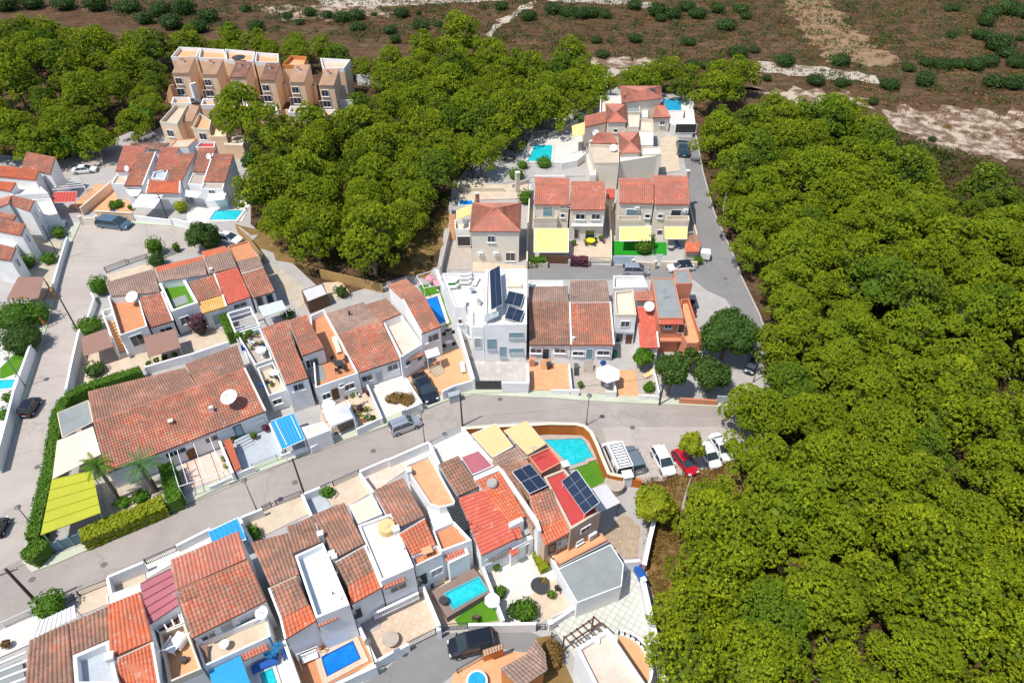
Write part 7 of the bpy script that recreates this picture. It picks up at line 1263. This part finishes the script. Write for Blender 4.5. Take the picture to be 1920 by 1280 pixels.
EAST = [(1345, 215), (1400, 195), (1450, 195), (1560, 200), (1640, 245), (1700, 300), (1790, 350), (1990, 330), (2100, 1330), (1990, 1500), (1275, 1500), (1290, 1250), (1303, 1180), (1330, 1100), (1365, 1035), (1370, 950), (1415, 895), (1432, 830), (1430, 760), (1450, 710), (1495, 665), (1495, 600), (1465, 500), (1415, 420), (1378, 370), (1352, 310), (1345, 260)]
NW = [(-60, 50), (100, 40), (240, 60), (300, 100), (296, 170), (270, 200), (200, 245), (110, 275), (40, 265), (-60, 262)]
MID = [(700, 110), (780, 90), (830, 75), (950, 95), (1110, 125), (1130, 150), (1085, 185), (1020, 205), (950, 235), (915, 280), (840, 305), (810, 360), (755, 415), (720, 450), (690, 465), (610, 450), (510, 410), (475, 350), (490, 290), (560, 245), (620, 205), (680, 195), (740, 165)]
TOPS = [(300, 80), (380, 62), (520, 66), (660, 92), (700, 110), (690, 122), (600, 98), (480, 80), (330, 84)]
NE = [(1170, 128), (1260, 118), (1330, 122), (1400, 128), (1410, 150), (1345, 165), (1320, 150), (1180, 140)]
ZONES = [(EAST, 5.15, 'pine crowding in the big east wood', 'pines of the big east wood', 6), (MID, 5.5, 'pine of the wood between apartments and villas', 'pines of the middle wood', 6), (NW, 6.6, 'pine of the north-west wood behind the back road', 'pines of the north-west wood', 6), (TOPS, 6.2, 'pine in the strip behind the peach apartments', 'pines behind the apartments', 6), (NE, 6.0, 'pine beside the top villa pool', 'pines behind the top villa', 6)]
SINGLES = [('big lone round pine in front of the peach apartments', (440, 196), 1.5, 4), ('tall pine on the skyline scrub left of the stone track', (862, 62), 1.5, 2), ('lone pine standing in the brown scrub below the dark bushes', (1068, 88), 1.25, 1), ('broad pine at the clearing beside the hip-roofed house', (690, 430), 1.45, 4), ('round pine right of the lone apartment pine', (498, 222), 1.45, 3), ('pine nearest the upper stone track', (1395, 128), 1.1, 0)]
SINGLES += [('pine at the rusty clearing nearest the red car', (1340, 935), .8, 1), ('pine at the middle of the rusty clearing edge', (1378, 990), 1.15, 2), ('pine beside the grey forked dead tree', (1352, 1070), 1.05, 4), ('low pine at the bottom of the dotted yard wall', (1302, 1140), .9, 0), ('pine touching the long white yard wall at the bottom', (1288, 1222), 1.05, 3), ('pine overhanging the last white parked car', (1428, 862), .95, 1), ('pine overhanging the end of the main street', (1430, 766), .95, 2), ('pine shading the bend of the east lane', (1455, 640), .9, 4), ('pine hanging over the lane kerb beside the duplexes', (1372, 345), .9, 0), ('pine hanging over the lane kerb by the box trailer', (1408, 455), .9, 3)]
CIRC = [((1870, 745), 60), ((1800, 760), 30)]
cnt = 0
for l_, p, s, v in SINGLES:
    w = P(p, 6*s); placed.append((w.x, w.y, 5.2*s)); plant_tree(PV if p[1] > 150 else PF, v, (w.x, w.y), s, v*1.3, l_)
def where(q, lab, grp):
    x, y = q[0], q[1]
    if 'east' in lab:
        for ok, s in ((y < 290, 'far pine of the east wood facing the pale bare soil'), (x < 1500 and y < 690, 'pine on the lane side of the east wood'), (x < 1470 and y < 960, 'pine of the east wood closest to the parked cars'), (x < 1400, 'pine of the east wood beside the rusty clearing and dotted yard'), (y > 1130, 'pine along the bottom edge of the east wood'), (x > 1760 and y < 700, 'pine on the upper right edge of the east wood'), (x > 1700, 'pine at the lower right of the east wood past the bare patch'), (y < 500, 'pine in the upper heart of the east wood'), (y < 850, 'pine in the middle heart of the east wood')):
            if ok: return s, s.replace('pine', 'pines', 1)
        return 'pine in the lower heart of the east wood', 'pines in the lower heart of the east wood'
    if 'between' in lab:
        for ok, s in ((x > 950 and y > 180, 'pine of the middle wood beside the turquoise villa pool'), (x > 950, 'pine of the middle wood near the pale stone track'), (y > 360, 'front pine of the middle wood above the bamboo fences'), (x < 640, 'pine of the middle wood below the peach apartments'), (y < 150, 'back pine of the middle wood against the open land')):
            if ok: return s, s.replace('pine', 'pines', 1)
        return 'pine in the heart of the middle wood', 'pines in the heart of the middle wood'
    if 'north-west' in lab:
        for ok, s in ((y > 200, 'front pine of the north-west wood along the back road'), (x < 60, 'pine of the north-west wood on the left picture edge'), (y < 100, 'back pine of the north-west wood beside the dark bushes'), (x > 220, 'pine of the north-west wood touching the peach apartments')):
            if ok: return s, s.replace('pine', 'pines', 1)
        return 'pine in the heart of the north-west wood', 'pines in the heart of the north-west wood'
    return lab, grp
def zone(poly, sp, lab, grp, z):
    global cnt
    ws = [P(p, z) for p in poly]; x0, x1 = min(w.x for w in ws), max(w.x for w in ws); y0, y1 = min(w.y for w in ws), max(w.y for w in ws); loc = []; area = 0
    tries = int((x1-x0)*(y1-y0)/sp**2*40)
    for _ in range(tries):
        x, y = random.uniform(x0, x1), random.uniform(y0, y1); q = PX(Vector((x, y, z)))
        if not inside(q[:2], poly) or q[0] > 2010 or q[0] < -70 or q[1] > 1400: continue
        if any((q[0]-c[0])**2+(q[1]-c[1])**2 < r*r for c, r in CIRC): continue
        if any((x-a)**2+(y-b)**2 < (max(sp, r) if r > 5 else sp)**2*.92 for a, b, r in placed): continue
        placed.append((x, y, sp)); s = random.choice((.78, .88, .95, 1.0, 1.1, 1.22))*random.uniform(.95, 1.05); far = q[2] > 120
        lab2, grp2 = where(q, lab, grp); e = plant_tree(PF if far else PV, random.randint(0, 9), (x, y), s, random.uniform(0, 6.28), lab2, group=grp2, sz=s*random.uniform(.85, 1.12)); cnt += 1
for z_ in ZONES: zone(*z_)
print('PINES', cnt)
# understory scrub below the woods
random.seed(5)
def scrub(name, poly, n, mat, lab, rr=(.6, 1.6), zz=.22):
    m = M(); m.att = []; ws = [P(p, 0) for p in poly]; x0, x1 = min(w.x for w in ws), max(w.x for w in ws); y0, y1 = min(w.y for w in ws), max(w.y for w in ws); k = 0; tr = 0
    while k < n and tr < n*30:
        tr += 1; x, y = random.uniform(x0, x1), random.uniform(y0, y1)
        if not inside(PX(Vector((x, y, 0)))[:2], poly): continue
        r = random.uniform(*rr); leafball(m, Vector((x, y, r*.25)), r, r*.5, int(26*r*(.22/zz)**1.5), zz); k += 1
    o = m.build(name, mat, None, ws[0]); tag(o, lab, None, None, 'stuff')
scrub('undergrowth', [(1300, 1290), (1320, 1080), (1400, 920), (1470, 700), (1430, 520), (1365, 300), (1500, 200), (1930, 330), (1960, 1320)], 2300, underleaf, 'low dark undergrowth on the east wood floor', (.9, 2.2))
scrub('undergrowth', [(470, 260), (780, 100), (1130, 130), (950, 320), (840, 400), (800, 500), (700, 530), (560, 500)], 900, underleaf, 'low dark undergrowth below the middle wood'); scrub('undergrowth', [(0, 60), (300, 70), (300, 220), (120, 300), (0, 290)], 350, scrubleaf, 'low dark undergrowth of the north-west wood')
scrub('dry_grass', [(1210, 905), (1360, 868), (1330, 1000), (1270, 1290), (1245, 1290), (1215, 1060)], 420, brownleaf, 'rusty dry grass tufts on the wood edge', (.3, .8), .09); scrub('dry_grass', [(720, 400), (845, 400), (800, 520), (690, 510)], 120, brownleaf, 'rusty dry grass beside the hip-roofed house', (.4, .9), .12)
scrub('dry_grass', [(380, -10), (1930, -10), (1930, 300), (1650, 200), (1400, 130), (1100, 110), (700, 90)], 1600, brownleaf, 'brown dry brush scattered over the open land', (.4, 1.2))
scrub('low_scrub', [(100, -10), (1930, -10), (1930, 200), (1650, 195), (1400, 130), (1100, 110), (700, 80), (300, 50)], 1500, scrubleaf, 'low dark green scrub dotted over the open land', (.4, 2.6))
# dark bushes of the open land
FB = [(459, 12, 14), (480, 48, 20), (538, 24, 14), (560, 36, 12), (580, 20, 16), (612, 24, 14), (640, 30, 22), (668, 26, 22), (668, 46, 18), (700, 20, 8), (753, 22, 20), (784, 18, 8), (730, 52, 18), (788, 46, 20), (740, 70, 14), (822, 40, 12), (940, 8, 18), (990, 28, 20), (1036, 16, 20), (1065, 20, 22), (1090, 24, 22), (1110, 22, 20), (1135, 24, 16), (1190, 8, 18), (1232, 20, 22), (1262, 24, 22), (1240, 30, 14), (1288, 10, 22), (1310, 24, 22), (1345, 14, 18), (1388, 14, 20), (1400, 26, 14), (1192, 68, 18), (1118, 70, 14), (1130, 96, 16), (1362, 45, 24), (1292, 74, 18), (1385, 96, 24), (1417, 88, 14), (1328, 118, 16), (1300, 118, 18), (1472, 113, 24), (1577, 110, 24), (1532, 147, 22), (1578, 151, 16), (1671, 154, 24), (1736, 148, 24), (1706, 122, 16), (1792, 10, 14), (1850, 38, 20), (1780, 12, 8), (1840, 62, 22), (1872, 84, 30), (1740, 112, 18), (1770, 118, 22), (1800, 116, 20), (1830, 120, 22), (1856, 112, 24), (1890, 96, 22), (1905, 114, 22), (1786, 60, 12), (1866, 150, 26), (1900, 154, 26), (1862, 20, 22), (1890, 16, 26), (1915, 22, 26), (1752, 252, 10), (1640, 184, 12), (1916, 66, 10), (300, 20, 26), (345, 16, 28), (390, 30, 26), (430, 52, 20), (240, 12, 28), (180, 10, 28), (320, 44, 26), (370, 50, 24), (120, 8, 28), (60, 6, 28), (10, 10, 28), (270, 34, 22), (1590, 148, 12), (1440, 140, 12)]
BV = []
for k in range(5):
    m = M(); m.att = []; random.seed(40+k); blob(m, Vector((0, 0, .32)), .62, .34, .1, 9, 5)
    for j in range(7): a = 2.4*j; q = .45*math.sqrt(j/7); leafball(m, Vector((q*math.cos(a), q*math.sin(a), .42)), .52, .40, 230, .062, random.uniform(.1, .9))
    me = bpy.data.meshes.new('bush'); me.from_pydata(m.v, [], m.f); me.materials.append(scrubleaf); at = me.attributes.new("tint", 'FLOAT', 'POINT'); at.data.foreach_set("value", m.att); BV.append(me)
random.seed(12)
for i, (x, y, r) in enumerate(FB):
    w = P((x, y), 1.5); q = PX(w); R_ = r*q[2]/FP*1.05; o = bpy.data.objects.new('bush', BV[i % 5]); COL.objects.link(o); o.location = (w.x, w.y, 0); o.scale = (R_, R_, R_*random.uniform(.8, 1.15)); o.rotation_euler[2] = random.random()*6
    s = 'dark bush at the upper left corner behind the north-west wood' if x < 440 else 'dark bush on the scrub left of the tall skyline pine' if x < 830 else 'dark bush in the band along the upper white track' if (x < 1440 and y < 35) else 'dark bush around the pale stone track and tan field' if x < 1690 else 'dark bush in the upper right corner scrub'
    if x < 1440 and y >= 35 and x >= 830: s = 'dark bush on the brown slope below the upper white track'
    tag(o, s, 'bush', s.replace('bush', 'bushes', 1))

t = T('roof_antenna', 'thin roof antenna on the right half of the long roof', 'antenna', P((420, 708), 4.7)); m = M(); c = P((420, 708), 4.7); m.cyl(c-Vector((0, 0, .3)), c+Vector((0, 0, 1.9)), .03, n=6); t.part('mast', m, greymetal); m = M(); m.beam(c+Vector((-.5, -.1, 1.8)), c+Vector((.5, .1, 1.8)), .03)
for k in range(6): o = c+Vector((-.45+.18*k, -.09+.036*k, 1.8)); m.beam(o-Vector((.05, -.28, 0)), o+Vector((.05, -.28, 0)), .02)
t.part('array', m, greymetal)
t = T('roof_antenna', 'thin roof antenna behind the planted terrace roofs', 'antenna', P((512, 618), 6.3)); m = M(); c = P((512, 618), 6.3); m.cyl(c-Vector((0, 0, .3)), c+Vector((0, 0, 1.9)), .03, n=6); t.part('mast', m, greymetal); m = M(); m.beam(c+Vector((-.5, -.1, 1.8)), c+Vector((.5, .1, 1.8)), .03)
for k in range(6): o = c+Vector((-.45+.18*k, -.09+.036*k, 1.8)); m.beam(o-Vector((.05, -.28, 0)), o+Vector((.05, -.28, 0)), .02)
t.part('array', m, greymetal)
t = T('roof_antenna', 'thin roof antenna on the stone-walled house', 'antenna', P((1000, 858), 6)); m = M(); c = P((1000, 858), 6); m.cyl(c-Vector((0, 0, .3)), c+Vector((0, 0, 1.9)), .03, n=6); t.part('mast', m, greymetal); m = M(); m.beam(c+Vector((-.5, -.1, 1.8)), c+Vector((.5, .1, 1.8)), .03)
for k in range(6): o = c+Vector((-.45+.18*k, -.09+.036*k, 1.8)); m.beam(o-Vector((.05, -.28, 0)), o+Vector((.05, -.28, 0)), .02)
t.part('array', m, greymetal)
t = T('roof_antenna', 'thin roof antenna on the broad red-brown roof', 'antenna', P((345, 1130), 6.2)); m = M(); c = P((345, 1130), 6.2); m.cyl(c-Vector((0, 0, .3)), c+Vector((0, 0, 1.9)), .03, n=6); t.part('mast', m, greymetal); m = M(); m.beam(c+Vector((-.5, -.1, 1.8)), c+Vector((.5, .1, 1.8)), .03)
for k in range(6): o = c+Vector((-.45+.18*k, -.09+.036*k, 1.8)); m.beam(o-Vector((.05, -.28, 0)), o+Vector((.05, -.28, 0)), .02)
t.part('array', m, greymetal)
t = T('roof_antenna', 'thin roof antenna on the pale blue terrace house', 'antenna', P((563, 1000), 6)); m = M(); c = P((563, 1000), 6); m.cyl(c-Vector((0, 0, .3)), c+Vector((0, 0, 1.9)), .03, n=6); t.part('mast', m, greymetal); m = M(); m.beam(c+Vector((-.5, -.1, 1.8)), c+Vector((.5, .1, 1.8)), .03)
for k in range(6): o = c+Vector((-.45+.18*k, -.09+.036*k, 1.8)); m.beam(o-Vector((.05, -.28, 0)), o+Vector((.05, -.28, 0)), .02)
t.part('array', m, greymetal)
t = T('roof_antenna', 'thin roof antenna on the terracotta painted house', 'antenna', P((1245, 560), 6.2)); m = M(); c = P((1245, 560), 6.2); m.cyl(c-Vector((0, 0, .3)), c+Vector((0, 0, 1.9)), .03, n=6); t.part('mast', m, greymetal); m = M(); m.beam(c+Vector((-.5, -.1, 1.8)), c+Vector((.5, .1, 1.8)), .03)
for k in range(6): o = c+Vector((-.45+.18*k, -.09+.036*k, 1.8)); m.beam(o-Vector((.05, -.28, 0)), o+Vector((.05, -.28, 0)), .02)
t.part('array', m, greymetal)
t = T('roof_antenna', 'thin roof antenna on the villa behind the duplexes', 'antenna', P((1112, 262), 5.8)); m = M(); c = P((1112, 262), 5.8); m.cyl(c-Vector((0, 0, .3)), c+Vector((0, 0, 1.9)), .03, n=6); t.part('mast', m, greymetal); m = M(); m.beam(c+Vector((-.5, -.1, 1.8)), c+Vector((.5, .1, 1.8)), .03)
for k in range(6): o = c+Vector((-.45+.18*k, -.09+.036*k, 1.8)); m.beam(o-Vector((.05, -.28, 0)), o+Vector((.05, -.28, 0)), .02)
t.part('array', m, greymetal)
t = T('roof_antenna', 'thin roof antenna on the brown tiled pair', 'antenna', P((1067, 560), 4.7)); m = M(); c = P((1067, 560), 4.7); m.cyl(c-Vector((0, 0, .3)), c+Vector((0, 0, 1.9)), .03, n=6); t.part('mast', m, greymetal); m = M(); m.beam(c+Vector((-.5, -.1, 1.8)), c+Vector((.5, .1, 1.8)), .03)
for k in range(6): o = c+Vector((-.45+.18*k, -.09+.036*k, 1.8)); m.beam(o-Vector((.05, -.28, 0)), o+Vector((.05, -.28, 0)), .02)
t.part('array', m, greymetal)
t = T('roof_antenna', 'thin roof antenna on the peach apartments', 'antenna', P((520, 120), 8.3)); m = M(); c = P((520, 120), 8.3); m.cyl(c-Vector((0, 0, .3)), c+Vector((0, 0, 1.9)), .03, n=6); t.part('mast', m, greymetal); m = M(); m.beam(c+Vector((-.5, -.1, 1.8)), c+Vector((.5, .1, 1.8)), .03)
for k in range(6): o = c+Vector((-.45+.18*k, -.09+.036*k, 1.8)); m.beam(o-Vector((.05, -.28, 0)), o+Vector((.05, -.28, 0)), .02)
t.part('array', m, greymetal)
t = T('roof_antenna', 'thin roof antenna above the red-roofed row', 'antenna', P((296, 285), 6.2)); m = M(); c = P((296, 285), 6.2); m.cyl(c-Vector((0, 0, .3)), c+Vector((0, 0, 1.9)), .03, n=6); t.part('mast', m, greymetal); m = M(); m.beam(c+Vector((-.5, -.1, 1.8)), c+Vector((.5, .1, 1.8)), .03)
for k in range(6): o = c+Vector((-.45+.18*k, -.09+.036*k, 1.8)); m.beam(o-Vector((.05, -.28, 0)), o+Vector((.05, -.28, 0)), .02)
t.part('array', m, greymetal)
